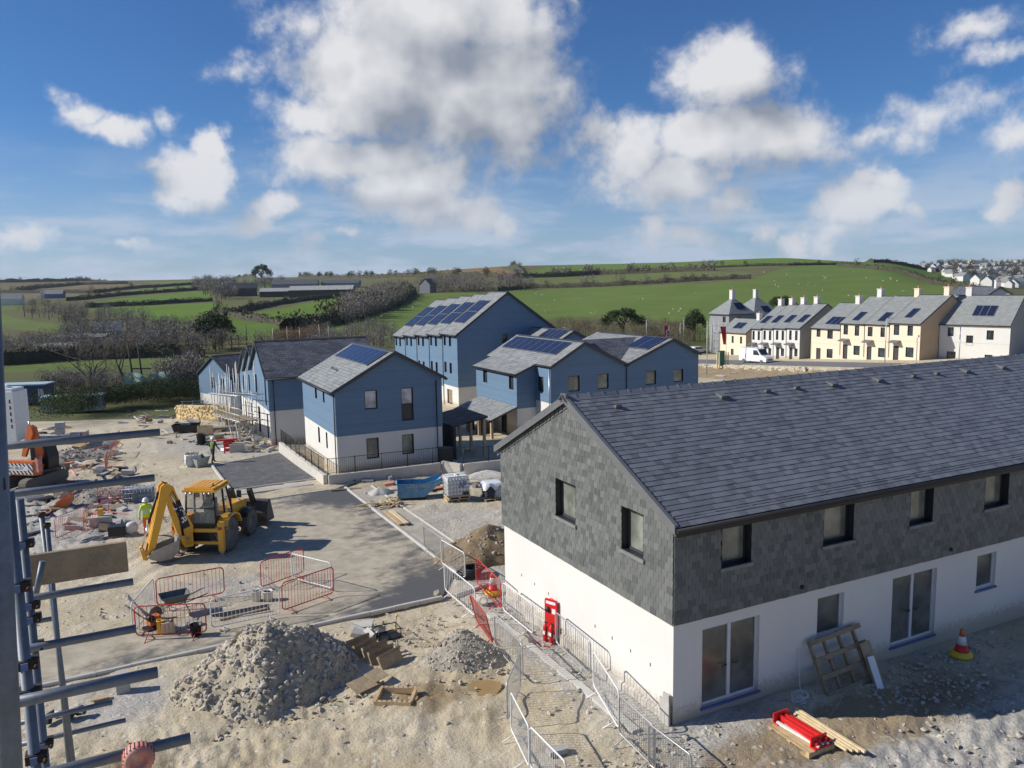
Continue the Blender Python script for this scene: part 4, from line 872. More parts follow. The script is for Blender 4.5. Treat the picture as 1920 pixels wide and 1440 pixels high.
# its left wing under the running-down slope
wg = MB(); wl = MB()
sl_ = (6.78 - 5.12) / 2.97; zw = 4.47
wall_holes(wg, lambda s, z: Vector((-1.72, s, z)), 2.4, 10.2, 1.75, zw, [(7.9, 8.72, 3.25, 4.40), (2.95, 3.75, 3.2, 4.40)]); wg.add([(-1.72, 2.4, 1.75), (-.03, 2.4, 1.75), (-.03, 2.4, 5.1), (-1.72, 2.4, zw)], [(0, 1, 2, 3)])
wall_holes(wl, lambda s, z: Vector((-1.70, s, z)), 2.42, 10.2, -1.5, 1.75, [(4.3, 5.3, -.5, 1.6)]); wl.add([(-1.70, 2.42, -1.5), (-.01, 2.42, -1.5), (-.01, 2.42, 1.75), (-1.70, 2.42, 1.75)], [(0, 1, 2, 3)])
wg.build('wing_cladding', BLUE, mh); wl.build('wing_wall', WHITE, mh)
for a, b in ((7.9, 8.72), (2.95, 3.75)): opening(mh, lambda s, d, z: Vector((-1.72 + d, s, z)), a, b, 3.25 if a > 5 else 3.2, 4.40)
opening(mh, lambda s, d, z: Vector((-1.70 + d, s, z)), 4.3, 5.3, -.5, 1.6, 'door', FRAME, TRIM)
rf = MB(); a = [(-2.0, 2.15, zw - .16 + .2), (-2.0, 10.4, zw - .16 + .2), (-.1, 10.4, 5.12 - .057 + .19), (-.1, 2.15, 5.12 - .057 + .19)]
rf.quad(*a, 0, [(2, 0), (10.4, 0), (10.4, 2.2), (2, 2.2)]); b = [(p[0], p[1], p[2] - .14) for p in a]; rf.quad(b[3], b[2], b[1], b[0], 1); rf.quad(b[0], b[1], a[1], a[0], 1); rf.quad(b[3], b[0], a[0], a[3], 1); rf.quad(b[1], b[2], a[2], a[1], 1); rf.build('wing_roof', [ROOF_L, TRIM], mh)
MB().tube([(-2.05, 2.15, zw + .03), (-2.05, 10.4, zw + .03)], .055, 6).build('gutter', BLACKM, mh); downpipe(mh, (-.09, .1), 0, 5.0, ALU); downpipe(mh, (6.92, -.1), -.2, 4.8)
po = MB(); a = [(-4.1, 2.3, 1.05), (-4.1, 9.6, 1.05), (-1.75, 9.6, 1.95), (-1.75, 2.3, 1.95)]; b = [(p[0], p[1], p[2] - .14) for p in a]
po.quad(*a, 0, [(2, 0), (9.6, 0), (9.6, 2.5), (2, 2.5)]); po.quad(b[3], b[2], b[1], b[0], 1); po.quad(b[0], b[1], a[1], a[0], 1); po.quad(b[3], b[0], a[0], a[3], 1); po.quad(b[1], b[2], a[2], a[1], 1); pr = po.build('porch_roof', [ROOF_L, TRIM], mh)
for y in (2.6, 5.0, 7.2, 9.3): MB().box(-3.95, -3.75, y - .1, y + .1, -1.6, 1.0).build('porch_post', TIMBER if y < 3 else TIMBER_O, mh)
for y in (6.0, 8.2): MB().box(-3.6, -2.9, y - .08, y + .08, -1.5, .95).build('porch_screen', FRAME, mh)
m2p = n0 + EA * 6.92; m2p.z = -.9
m2 = est('blue_clad_house', m2p, 'blue house right of the twin gables, solar panels close to its verge')
G = house(m2, 'y', 7.3, 11.2, 2.35, 4.85, 4.62, 6.66, {'t0': [(1.94, 2.95, 3.13, 4.26, 'win', FRAME, GLASS_F), (4.73, 5.73, 3.15, 4.23, 'win', FRAME, GLASS_F)]}, WHITE, BLUE, ROOF_L, zeS=5.35, over_s=.12)
solar(m2, G, 0, 5.05, 4.62, 6.85, .35, 3.5, 2.5, 4.75, 2)
cr = MB(); a = [(-3.85, .25, 4.72), (5.0, .25, 4.72), (5.0, 4.6, 6.72), (-3.85, 4.6, 6.72)]; cr.quad(*a, 0, [(0, 0), (10.8, 0), (10.8, 4.8), (0, 4.8)]); cr.quad((-3.85, 4.6, 6.72), (5.0, 4.6, 6.72), (5.0, 9, 4.72), (-3.85, 9, 4.72), 0, [(0, 0), (10.8, 0), (10.8, 4.8), (0, 4.8)]); cr.build('cross_roof', [ROOF_D, TRIM], m2)  # cross roof given darker slates, its shaded slope put into the colour
Gx = lambda s, t, z: Vector((t, s, z)); solar(m2, Gx, .25, 4.72, 4.6, 6.72, -2.6, -.5, 2.6, 4.0, 2, 1, .08)
bk = est('blue_clad_house', m2p + EB * 16 + EA * 1 + Vector((0, 0, -.4)), 'blue house roof with solar panels just showing behind the twin gables')
G = house(bk, 'y', 7.5, 9, 2.35, 5.0, 3.7, 7.0, {}, WHITE, BLUE, ROOF_L); solar(bk, G, 0, 5.2, 3.7, 7.2, .5, 4.5, 2.2, 4.0, 4)

# ---- the pale terraces on the right
YP = Vector((58.52, 113.23, -1.26))
def terrace_unit(name, P0, label, T, ze, S, zr, wall, holes, group, dz=0, endwall=None, chim=None, pv=None, rz=HEAD, canopy=(), zb=2.55):
    r_ = empty(name, P0 + Vector((0, 0, dz)), rz, label, 'house', group)
    G = house(r_, 'y', S, T, zb, ze, S / 2, zr, {'s0': holes}, wall, wall, ROOF_G, over_s=.22, over_t=.04, zbot=-1.0, frame=FRAME)
    if endwall: MB().add([(-.03, -.045, -1), (S, -.045, -1), (S, -.045, ze), (S / 2, -.045, zr), (-.03, -.045, ze)], [(0, 1, 2, 3, 4)]).build('end_wall', endwall, r_, False)  # end skin coloured darker than the house wall to carry its shade
    if pv: solar(r_, G, 0, ze + .18, S / 2, zr + .18, pv[0], pv[1], pv[2], pv[3], pv[4])
    if chim: chimney(r_, S / 2 + chim[2], chim[0], zr - .6, zr + 1.35, .8, chim[1])
    for y in canopy:
        MB().prism([(-.95, 2.35), (-.03, 2.65), (-.03, 2.55), (-.95, 2.25)], 1, y - .75, y + .75).build('door_canopy', ROOF_G if False else TRIM_L, r_)
    downpipe(r_, (-.09, T - .05), 0, ze - .05, BLACKM); return r_
CREAM_SHADE = M_('tan_render', (.44, .33, .22), .9, var=.08, vscale=.7)  # cream render darkened in colour for end walls turned from the sun
def W(a, b, c, d, st='win'): return (a, b, c, d, st, FRAME, TRIM if st == 'door' else GLASS)
terrace_unit('terraced_house', YP, 'cream terraced house with tan end wall, nearest end of the cream row', 5.1, 5.1, 13.1, 9.0, CREAM, [W(3.41, 4.32, 3.4, 4.85), W(1.17, 2.05, 3.4, 4.85), W(3.4, 4.32, -.35, 1.8, 'door'), W(.95, 2.24, .28, 1.72)], 'cream terrace', endwall=CREAM_SHADE, chim=(.75, CREAM, .2), pv=(2.4, 3.55, 1.25, 3.7, 1), canopy=(3.85,))
terrace_unit('terraced_house', YP + EB * 5.13, 'second cream terraced house from the tan end wall', 4.36, 5.0, 13.1, 9.0, CREAM, [W(2.87, 3.73, 3.2, 4.65), W(.7, 1.46, 3.2, 4.65), W(2.95, 3.8, -.5, 1.6, 'door'), W(.6, 1.78, .15, 1.55)], 'cream terrace', -.22, chim=(.4, CREAM, .1), pv=(1.3, 2.6, .6, 3.0, 1), canopy=(3.4,))
terrace_unit('terraced_house', YP + EB * 9.53, 'third cream terraced house from the tan end wall, white chimney', 4.48, 5.0, 13.1, 9.0, CREAM, [W(3.0, 3.85, 3.3, 4.75), W(.9, 1.72, 3.2, 4.75), W(3.0, 3.9, -.55, 1.7, 'door'), W(.7, 1.86, .2, 1.65)], 'cream terrace', -.26, chim=(2.6, WHITE, .1), pv=(1.6, 2.8, .6, 3.0, 1), canopy=(3.45,))
terrace_unit('terraced_house', YP + EB * 14.05, 'lowest cream terraced house at the far end of the cream row', 5.9, 4.95, 13.1, 8.8, CREAM, [W(3.9, 4.7, 3.6, 4.8), W(1.4, 2.5, 3.4, 4.75), W(3.8, 4.7, -.2, 1.75, 'door'), W(1.35, 2.55, .3, 1.75)], 'cream terrace', -1.2, chim=(2.2, WHITE, .1), pv=(.9, 3.9, 1.0, 3.2, 3))
WP = Vector((48.0, 131.66, -2.68)); ws = [3.0, 2.95, 2.7, 2.6]; y_ = 0; nm_ = ['white terraced house with grey end wall, nearest of the white row', 'second white terraced house in the white row beside the van', 'third white terraced house in the white row', 'furthest white terraced house beside the tan gabled house']
for i in range(4):
    T_ = ws[i]; terrace_unit('terraced_house', WP + EB * y_, nm_[i], T_ - .03, 5.05, 12.4, 8.85, WHITE, [W(.45, 1.0, 3.1, 4.7), W(1.75, 2.3, 3.1, 4.7), W(.4, 1.1, .4, 1.7), W(1.5, 2.2, -.3, 1.8, 'door')], 'white terrace', -.15 * i, endwall=GREYR if i == 0 else None, chim=(T_ - .5, WHITE, .3), pv=(.7, 2.0, 1.5, 3.8, 1), canopy=(1.9,)); y_ += T_
terrace_unit('terraced_house', at_y(1398, 662, 156) , 'small cream house with tan gable between the white row and grey villas', 7.5, 5.0, 8.0, 7.6, CREAM, [W(1.0, 1.6, 3.0, 4.4), W(3.4, 4.0, 3.0, 4.4), W(5.8, 6.4, 3.0, 4.4), W(1.0, 1.6, .3, 1.6), W(3.4, 4.2, -.2, 1.8, 'door')], None, -1.2, endwall=CREAM_SHADE, chim=(.6, WHITE, 0), pv=(2.5, 5.0, 1.2, 3.2, 2))
WR = at_y(1891, 676, 108); terrace_unit('detached_house', WR, 'white detached house with one wide solar array at the right edge', 9.2, 5.1, 9.6, 9.0, WHITE, [W(2.0, 2.9, 3.1, 4.4), W(4.6, 5.5, 2.2, 3.6), W(7.2, 8.0, 3.4, 4.7), W(6.8, 8.0, -.4, 1.2), W(2.0, 3.0, -.5, 1.0, 'double')], None, -.35, endwall=GREYR, chim=(7.2, WHITE, .2), pv=(2.6, 5.4, 1.6, 3.8, 3), rz=R(40))
bh = empty('detached_house', at_y(1925, 600, 122) + Vector((0, 0, -4)), R(80), 'white gabled house with slate roof behind the white detached house', 'house'); house(bh, 'x', 8.0, 16.0, 2.5, 6.2, 4.0, 9.0, {}, WHITE, WHITE, ROOF_D, zbot=-2); chimney(bh, 1.0, 4.0, 8.4, 10.2, .7, WHITE)
def villa(u, v, y, w, d, ze, zr, label, hs, pv):
    p = at_y(u, v, y); r_ = empty('grey_villa', p, HEAD, label, 'house', 'grey hip roofed villas'); G = house(r_, 'y', w, d, 2.6, ze, w / 2, ze + .02, {'t0': hs, 's0': [W(1.0, 1.9, ze - 1.7, ze - .5, 'cross'), W(1.0, 1.9, 2.9, 4.1, 'cross')]}, GREYR, GREYR, ROOF_G, roof=False, zbot=-2, frame=FRAME)
    # house() closes the gables; the hipped roof covers them
    o = .35; rf = MB(); E_ = [(-o, -o, ze), (w + o, -o, ze), (w + o, d + o, ze), (-o, d + o, ze)]; ap = (w / 2, d / 2, zr + .3)
    for i in range(4): a, b = E_[i], E_[(i + 1) % 4]; rf.add([a, b, ap], [(0, 1, 2)], 0, False, [[(0, 0), (w, 0), (w / 2, 5)]])
    rf.add(E_, [(3, 2, 1, 0)], 1); rf.box(-o - .05, w + o + .05, -o - .05, d + o + .05, ze - .16, ze - .01, 1); rf.build('roof', [ROOF_G, TRIM], r_)
    chimney(r_, w / 2, d / 2, zr - .3, zr + 1.9, .9, WHITE); kx = (zr + .3 - ze) / (d / 2 + o)
    Mx = frame_M(Vector((w / 2 + .3, .6, ze + kx * (.6 + o))), (1, 0, 0), (0, 1, kx)); me = MB().box(-1.1, 1.1, 0, 1.8, .05, .1).mesh('solar_panel', PV); put('solar_panel', me, r_, Mx); return r_
villa(1366, 655, 168, 7.0, 6.0, 7.4, 10.6, 'grey three storey villa with hipped roof beside its scaffold', [W(2.2, 3.2, 5.4, 6.8, 'cross'), W(2.2, 3.2, 2.9, 4.3, 'cross'), W(2.0, 3.2, -.4, 2.0, 'door')], 1)
villa(1412, 657, 182, 9.0, 8.5, 7.8, 12.0, 'taller grey villa with hipped roof behind the small cream house', [W(2.0, 3.0, 5.4, 6.8, 'cross')], 1)
# ------------------------------------------------------------------ site objects
def on(name, u, v, rz=0.0, label=None, cat=None, group=None, dz=0.0, scale=1.0):
    return empty(name, gp(u, v) + Vector((0, 0, dz)), rz, label, cat, group, scale)
def yaw_px(u0, v0, u1, v1):
    a, b = gp(u0, v0), gp(u1, v1); return math.atan2(b.y - a.y, b.x - a.x)
# ---- pedestrian barriers
def barrier_proto(name, mat, L=2.2, H=1.1, bars=17, rt=.021):
    r_ = empty(name, (0, 0, 0)); c = .14; z0 = .16; path = []
    for (cx, cz, a0) in ((L / 2 - c, z0 + c, -90), (L / 2 - c, H - c, 0), (-L / 2 + c, H - c, 90), (-L / 2 + c, z0 + c, 180)):
        for k in range(5): a = R(a0 + 22.5 * k); path.append((cx + c * math.cos(a), 0, cz + c * math.sin(a)))
    MB().tube(path, rt, 6, closed=True).build('frame', mat, r_)
    mb = MB()
    for i in range(1, bars): x = -L / 2 + L * i / bars; mb.tube([(x, 0, z0), (x, 0, H)], .0075, 4, cap=False)
    tag(mb.build('infill_bars', mat, r_), kind='stuff')
    for x in (-L * .34, L * .34):
        MB().tube([(x, -.30, .015), (x, 0, z0), (x, .30, .015)], .017, 5).build('foot', mat, r_)
    return r_
PROTO = {}
def barrier(kind, u0, v0, u1, v1, label, lean=0.0):
    mat = {'red': BARR_R, 'white': BARR_W, 'grey': BARR_G, 'faded': BARR_F}[kind]; a, b = gp(u0, v0), gp(u1, v1); L = math.hypot(b.x - a.x, b.y - a.y)
    if kind not in PROTO: r_ = PROTO[kind] = barrier_proto('pedestrian_barrier', mat)
    else: r_ = copy_tree(PROTO[kind])
    r_.location = (a + b) / 2; k = min(1.25, max(.62, L / 2.2)); r_.scale = (k, 1, 1)
    r_.rotation_euler = (lean, -math.atan2(b.z - a.z, max(L, .1)), math.atan2(b.y - a.y, b.x - a.x)); tag(r_, label, 'barrier', 'crowd control barriers round the works')
BL = [('red', 256, 1201, 388, 1194, 'red barrier in front of the yellow cutter and jerrycan', 0), ('red', 295, 1144, 421, 1119, 'red barrier standing behind the wheelbarrow', 0), ('white', 397, 1186, 525, 1158, 'white barrier over the open drain pit, beside the white tubs', 0), ('white', 250, 1196, 291, 1143, 'white barrier seen end on, left of the wheelbarrow', 0),
      ('red', 530, 1153, 626, 1119, 'red barrier right of the drain pit, in front of a white one', 0), ('white', 549, 1091, 624, 1111, 'white barrier between two red ones in the middle of the road', 0), ('red', 490, 1109, 570, 1079, 'red barrier furthest back of the three in the road, near the digger shadow', 0),
      ('grey', 796, 1034, 832, 1061, 'grey barrier furthest along the pavement edge', 0), ('white', 829, 1063, 873, 1091, 'white barrier beside the brown earth heap, over the black pipes', 0), ('white', 834, 1113, 893, 1165, 'white barrier at the road corner by the round boulder', 0),
      ('red', 891, 1097, 943, 1153, 'red barrier behind the cone with the yellow base', .0), ('red', 896, 1173, 927, 1215, 'red barrier leaning over by the gravel heap', .22), ('white', 944, 1152, 1000, 1198, 'white barrier along the white wall, left of the fire point', 0),
      ('grey', 929, 1221, 981, 1282, 'grey barrier beside the gravel heap and puddle', 0), ('grey', 976, 1299, 951, 1363, 'grey barrier turned end on at the bend of the walkway', 0), ('white', 959, 1379, 993, 1451, 'white barrier at the lower end of the walkway, left side', 0), ('white', 995, 1450, 1062, 1525, 'white barrier cut by the bottom edge of the picture', 0),
      ('grey', 1043, 1214, 1108, 1276, 'grey barrier just right of the fire point', 0), ('white', 1113, 1296, 1161, 1379, 'white barrier in the right hand line below the fire point', 0), ('grey', 1161, 1386, 1227, 1452, 'grey barrier at the lower end of the right hand line', 0), ('grey', 1228, 1455, 1282, 1500, 'grey barrier at the bottom edge below the house corner', 0),
      ('faded', 105, 1016, 163, 991, 'faded red barrier beside the two capped scaffold poles', 0), ('faded', 158, 1004, 205, 979, 'faded red barrier in front of the concrete block', 0), ('red', 184, 950, 233, 938, 'thin red barrier left of the caged blocks', 0), ('faded', 196, 895, 205, 868, 'pale red barrier nearest in the line beside the trench', 0), ('faded', 206, 864, 222, 848, 'pale red barrier in the middle of the line beside the trench', 0), ('faded', 214, 846, 228, 830, 'pale red barrier furthest in the line beside the trench', 0)]
for b_ in BL: barrier(*b_)

# ---- heaps
def stone_mesh(name, seed, mat):
    bm = bmesh.new(); bmesh.ops.create_icosphere(bm, subdivisions=1, radius=1); rs = random.Random(seed)
    for v in bm.verts: v.co *= rs.uniform(.72, 1.1); v.co.z *= .75; v.co.x *= 1.15
    if True:
        for _ in range(4):
            n = Vector((rs.uniform(-1, 1), rs.uniform(-1, 1), rs.uniform(-1, 1))).normalized(); 
            for v in bm.verts:
                d = v.co.dot(n) - .45
                if d > 0: v.co -= n * d
    me = bpy.data.meshes.new(name); bm.to_mesh(me); bm.free(); me.materials.append(mat); return me
ROCKS = [stone_mesh('stone', i, ROCK) for i in range(7)]
def rock_arrays(): return [(np.array([v.co[:] for v in m_.vertices]), [tuple(p.vertices) for p in m_.polygons]) for m_ in ROCKS]
RARR = rock_arrays()
def scatter_mass(name, pts, mat, parent=None, kind='stuff'):
    vs, fs = [], []; o = 0
    for (p, s, rot, k) in pts:
        V_, F_ = RARR[k]; M = np.array(rot.to_3x3()); W_ = (V_ * s) @ M.T + np.array(p); vs.append(W_); fs += [tuple(i + o for i in f) for f in F_]; o += len(V_)
    me = bpy.data.meshes.new(name); me.from_pydata(np.concatenate(vs).tolist(), [], fs); me.materials.append(mat); me.update(); ob = put(name, me, parent)
    if kind: ob['kind'] = kind
    return ob
def rand_rot(rs): return Matrix.Rotation(rs.uniform(0, 6.28), 4, 'Z') @ Matrix.Rotation(rs.uniform(-.6, .6), 4, 'X') @ Matrix.Rotation(rs.uniform(-.6, .6), 4, 'Y')
def heap(name, label, c, rx, ry, h, rz, mat, seed, n_ind, n_mass, smin, smax, peak=1.3, cat='heap', lump=.22):
    rs = random.Random(seed); r_ = empty(name, c, rz, label, cat)
    n = 44; mb = []; fs = []
    def hz(x, y):
        q = math.hypot(x / rx, y / ry); ang = math.atan2(y, x); q *= 1 + .10 * math.sin(3 * ang + seed) + .06 * math.sin(5 * ang + 2 * seed)
        z = h * max(0, 1 - q) ** (1 / peak) if q < 1 else 0
        z = z + lump * h * (float(fbm(np.array(x * 2.2 + seed), np.array(y * 2.2), 3, seed)) - .5) * min(1, max(0, 1.15 - q) * 3)
        return z - (.12 if q > 1 else 0)
    for j in range(n + 1):
        for i in range(n + 1): x = (i / n * 2 - 1) * rx * 1.15; y = (j / n * 2 - 1) * ry * 1.15; mb.append((x, y, hz(x, y)))
    fs = [(j * (n + 1) + i, j * (n + 1) + i + 1, (j + 1) * (n + 1) + i + 1, (j + 1) * (n + 1) + i) for j in range(n) for i in range(n)]
    me = bpy.data.meshes.new('mound'); me.from_pydata(mb, [], fs); me.materials.append(mat); me.polygons.foreach_set('use_smooth', [True] * len(fs)); me.update(); put('mound', me, r_)
    pts = []
    for i in range(n_ind + n_mass):
        a = rs.uniform(0, 6.283); q = math.sqrt(rs.random()) * 1.08; x, y = rx * q * math.cos(a), ry * q * math.sin(a); s = smin + (smax - smin) * rs.random() ** 3.2
        pts.append(((x, y, max(hz(x, y), -.02) + s * rs.uniform(-.25, .3)), s, rand_rot(rs), rs.randrange(7)))
    pts.sort(key=lambda p: -p[1])
    for p, s, rot, k in pts[:n_ind]: put('stone', ROCKS[k], r_, Matrix.Translation(p) @ rot @ Matrix.Scale(s, 4))
    if pts[n_ind:]: scatter_mass('stone_rubble', pts[n_ind:], ROCK, r_)
    return r_
heap('stone_heap', 'large heap of broken stone and soil in front of the kerb', g_ab(3.05, 21.5, -.03), 2.6, 2.0, 1.75, HEAD + .05, M_('stone_dust', (.40, .345, .25), .95, var=.25, vscale=3, bump=.8, bscale=12), 4, 290, 3400, .022, .13, 1.12, lump=.25)
heap('earth_heap', 'brown dug earth heap against the white gable wall', g_ab(13.0, 28.6, -.04), 2.3, 1.7, 1.35, HEAD + .4, EARTH, 9, 40, 350, .02, .10, 1.4)
heap('gravel_heap', 'low grey gravel heap between puddle and barriers', gp(868, 1232) + Vector((0, 0, -.03)), 1.2, 1.15, .9, .3, GRAVELM, 13, 90, 1400, .015, .08, 1.1)
heap('sand_heap', 'small pale cement heap beside the blue skip', gp(712, 926), .75, .5, .42, 0, CONC, 17, 0, 0, 0, 0, 1.4)
heap('sand_heap', 'pale sand heap behind the pallet of bags', gp(912, 893), 1.5, .8, .4, .2, M_('pale_sand', (.55, .52, .46), .95, var=.1, bump=.3), 19, 0, 60, .02, .06, 1.4)
heap('spoil_heap', 'grey spoil heap along the trench by the orange digger', gp(130, 862), 3.4, 1.5, .75, .5, GRAVELM, 23, 60, 500, .04, .18, 1.3)
heap('spoil_heap', 'long gravel bank behind the faded barriers', gp(165, 935), 2.2, 1.3, .5, .9, GRAVELM, 29, 40, 500, .03, .10, 1.3)
def scatter_ground(name, regions, n, smin, smax, seed, power=2.5):
    rs = random.Random(seed); pts = []
    while len(pts) < n:
        a, b, ra, rb = rs.choice(regions); x = a + rs.gauss(0, ra); y = b + rs.gauss(0, rb)
        if any(inpoly(np.array(x), np.array(y), p) for p in SHEETS): 
            if rs.random() > .04: continue
        if x > 11.2 and 8.2 < y < 18.4 + 0 and x > 11.4 and y > 14.35: 
            pass
        p = g_ab(x, y); q = Matrix.Rotation(-HEAD, 4, 'Z') @ (p - Vector((3.72, 17.88, 0)))
        if -.15 < q.x < 24 and -.1 < q.y < 9.3: continue
        s = smin + (smax - smin) * rs.random() ** power; pts.append(((p.x, p.y, p.z + s * .2), s, rand_rot(rs), rs.randrange(7)))
    scatter_mass(name, pts, ROCK)
scatter_ground('loose_stones', [(10.8, 18.5, 1.0, 4.5), (16, 10.6, 5, 1.3), (15, 13.0, 4.5, .7), (3.5, 19.2, 2.6, .9), (7.5, 21.3, 1.6, 1.6), (-3, 50, 2.5, 6), (12.3, 22.5, .6, 3.0), (19, 11.5, 3, 1.6), (15, 13.6, 5, .35), (18, 13.3, 3, .6), (-4, 46, 3.5, 6), (1.0, 28.5, 5, 1.5), (9.5, 58, 4, 6)], 5600, .012, .095, 41)
rs_ = random.Random(77)
for i, (u, v, s, lb) in enumerate([(822, 1118, .22, 'pale round boulder on the kerb end by the white barrier'), (905, 1133, .30, 'brown boulder beside the red barriers'), (985, 1206, .26, 'clay coloured boulder on the gravel walkway'), (1010, 1137, .15, 'small stone at the foot of the white wall')]):
    tag(put('boulder', ROCKS[i], None, Matrix.Translation(gp(u, v) + Vector((0, 0, s * .45))) @ rand_rot(rs_) @ Matrix.Scale(s, 4)), lb, 'boulder')
# puddle
pd = gp(908, 1291); mb = MB(); ring = [(pd.x + .42 * math.cos(a) * (1 + .2 * math.sin(3 * a)), pd.y + .62 * math.sin(a) * (1 + .15 * math.cos(2 * a)), pd.z - .035) for a in [2 * PI * i / 28 for i in range(28)]]
mb.add(ring, [tuple(range(28))]); mw, ntw, bw = nodes_of('muddy_water'); bw.inputs['Base Color'].default_value = (.36, .235, .09, 1); bw.inputs['Roughness'].default_value = .12; tw = NT(ntw); tw.val(tw.mix(tw.noise(3), (.30, .19, .07), (.40, .27, .11)), bw.inputs['Base Color'])
tag(mb.build('puddle', mw, None, False), kind='structure')

# ---- small made things
def cone_thing(u, v, label, s=1.0):
    r_ = on('traffic_cone', u, v, .4, label, 'cone', None, .02, s)
    b = MB(); b.lathe([(0, .0), (.30, .0), (.31, .05), (.29, .10), (.24, .11), (.22, .16), (0, .16)], 10); b.build('base', YELLOW, r_)
    b = MB(); prof = [(.20, .165), (.17, .20), (.135, .36)]; b.lathe(prof, 14); b.build('body', RED, r_); b = MB(); b.lathe([(.135, .362), (.085, .60)], 14); b.build('sleeve', BARR_W, r_); b = MB(); b.lathe([(.085, .602), (.045, .80), (.03, .81), (0, .81)], 14); b.build('tip', ORANGE, r_)
cone_thing(924, 1114, 'orange and white traffic cone on a yellow base by the earth heap'); cone_thing(1802, 1231, 'traffic cone on a yellow base in the shade beside the house')
def pallet(root, w=1.2, d=1.0, h=.14, mat=None, name_prefix='', M=None, boards=7):
    mat = mat or TIMBER; M = M or Matrix.Identity(4)
    for i in range(boards): y = -d / 2 + (d - .1) * i / (boards - 1); MB().box(-w / 2, w / 2, y, y + .09, h - .022, h, 0, M).build('board', mat, root)
    for x in (-w / 2, -.05, w / 2 - .1): MB().box(x, x + .1, -d / 2 + .002, d / 2 - .002, .022, h - .0225, 0, M).build('bearer', mat, root)
    for i in range(3): y = -d / 2 + (d - .1) * i / 2; MB().box(-w / 2, w / 2, y, y + .1, 0, .0215, 0, M).build('board', mat, root)
# IBC tank on pallets
p0 = gp(856, 937); yw = HEAD - .15
for k, lb in enumerate(('lowest timber pallet under the white liquid tank', 'upper timber pallet carrying the white liquid tank')):
    r_ = empty('pallet', p0 + Vector((.03 * k, .02, .15 * k)), yw + .06 * k, lb, 'pallet'); pallet(r_)
r_ = empty('liquid_tank', p0 + Vector((0, 0, .30)), yw, 'white caged liquid tank marked with blue letters on pallets', 'tank')
mb = MB(); pr = [(-.56, -.46), (.56, -.46), (.56, .46), (-.56, .46)]; mb.prism(pr, 2, .06, 1.0); mb.prism([(x * .93, y * .93) for x, y in pr], 2, 1.0, 1.05); b_ = mb.build('bottle', WPLAS, r_); MB().lathe([(.12, 1.05), (.12, 1.1), (0, 1.1)], 12).build('cap', WPLAS, r_)
mb = MB()
for z in (.05, .25, .45, .65, .85, 1.08): mb.tube([(-.60, -.50, z), (.60, -.50, z), (.60, .50, z), (-.60, .50, z)], .012, 5, closed=True)
for i in range(8): x = -.60 + 1.2 * i / 7; [mb.tube([(x, y, .05), (x, y, 1.08)], .011, 5) for y in (-.5, .5)]
for i in range(1, 6): y = -.5 + i / 6; [mb.tube([(x, y, .05), (x, y, 1.08)], .011, 5) for x in (-.6, .6)]
mb.tube([(-.6, 0, 1.085), (.6, 0, 1.085)], .014, 5); mb.tube([(0, -.5, 1.087), (0, .5, 1.087)], .014, 5); mb.build('cage', GALV, r_)
MB().box(-.60, .60, -.5, .5, 0, .05).build('base', GALV, r_); MB().box(.22, .56, -.505, -.47, .07, .22).build('valve_guard', BLACKP, r_)
text('lettering', 'AP', .46, LETTER_B, r_, Matrix.Translation((.22, -.515, .60)) @ Matrix.Rotation(R(90), 4, 'X'), .004, sx=.8)
# blue tipping skip
r_ = on('tipping_skip', 776, 933, HEAD - .30, 'blue steel tipping skip with yellow lettering beside the timber scraps', 'skip')
prof = [(-.85, .14), (.55, .14), (1.55, .98), (1.45, 1.12), (.6, .86), (-.85, .92)]
mb = MB(); w = .55; 
for y in (-w, w): mb.prism(prof, 1, y - .015, y + .015)
mb.box(-.87, -.835, -w + .016, w - .016, .14, .90); mb.box(-.83, .55, -w + .016, w - .016, .14, .17); mb.add([(.55, -w + .016, .14), (.55, w - .016, .14), (1.54, w - .016, .97), (1.54, -w + .016, .97), (.55, -w + .016, .17), (.55, w - .016, .17), (1.50, w - .016, 1.0), (1.50, -w + .016, 1.0)], [(0, 1, 2, 3), (7, 6, 5, 4), (0, 4, 5, 1), (2, 6, 7, 3)]); mb.build('hopper', SKIPB, r_)
for y in (-.40, .40): MB().box(-.9, .62, y - .07, y + .07, 0, .138).build('skid', BLACKM, r_)
MB().tube([(-.88, -w, .9), (-.88, w, .9)], .03, 6).build('rim', SKIPB, r_)
text('lettering', 'EAGLE PLANT', .20, LETTER_Y, r_, Matrix.Translation((.25, -w - .019, .74)) @ Matrix.Rotation(R(90), 4, 'X'), .003)
M_l = Matrix.Translation((-.874, 0, .62)) @ Matrix.Rotation(R(-90), 4, 'Z') @ Matrix.Rotation(R(90), 4, 'X'); MB().box(-.40, -.22, -.06, .12, 0, .004, 0, M_l).box(.0, .35, -.1, .0, 0, .004, 0, M_l).build('decal', LETTER_W, r_)
# pallet of bagged cement
p0 = gp(924, 936); r_ = empty('pallet', p0, yw, 'timber pallet under the stack of wrapped bags', 'pallet'); pallet(r_, 1.1, .95)
bagm = bpy.data.meshes.new('bag'); bm = bmesh.new(); bmesh.ops.create_grid(bm, x_segments=6, y_segments=4, size=.5)
bm.free(); mbb = MB(); nx, ny = 7, 5
vs = []
for k in (1, -1):
    for j in range(ny):
        for i in range(nx): x, y = i / (nx - 1) * 2 - 1, j / (ny - 1) * 2 - 1; q = (1 - abs(x) ** 5) * (1 - abs(y) ** 4); vs.append((x * .27, y * .18, k * (.062 * q ** .5)))
fs = []
for k in range(2):
    o = k * nx * ny
    for j in range(ny - 1):
        for i in range(nx - 1): f = (o + j * nx + i, o + j * nx + i + 1, o + (j + 1) * nx + i + 1, o + (j + 1) * nx + i); fs.append(f if k == 0 else f[::-1])
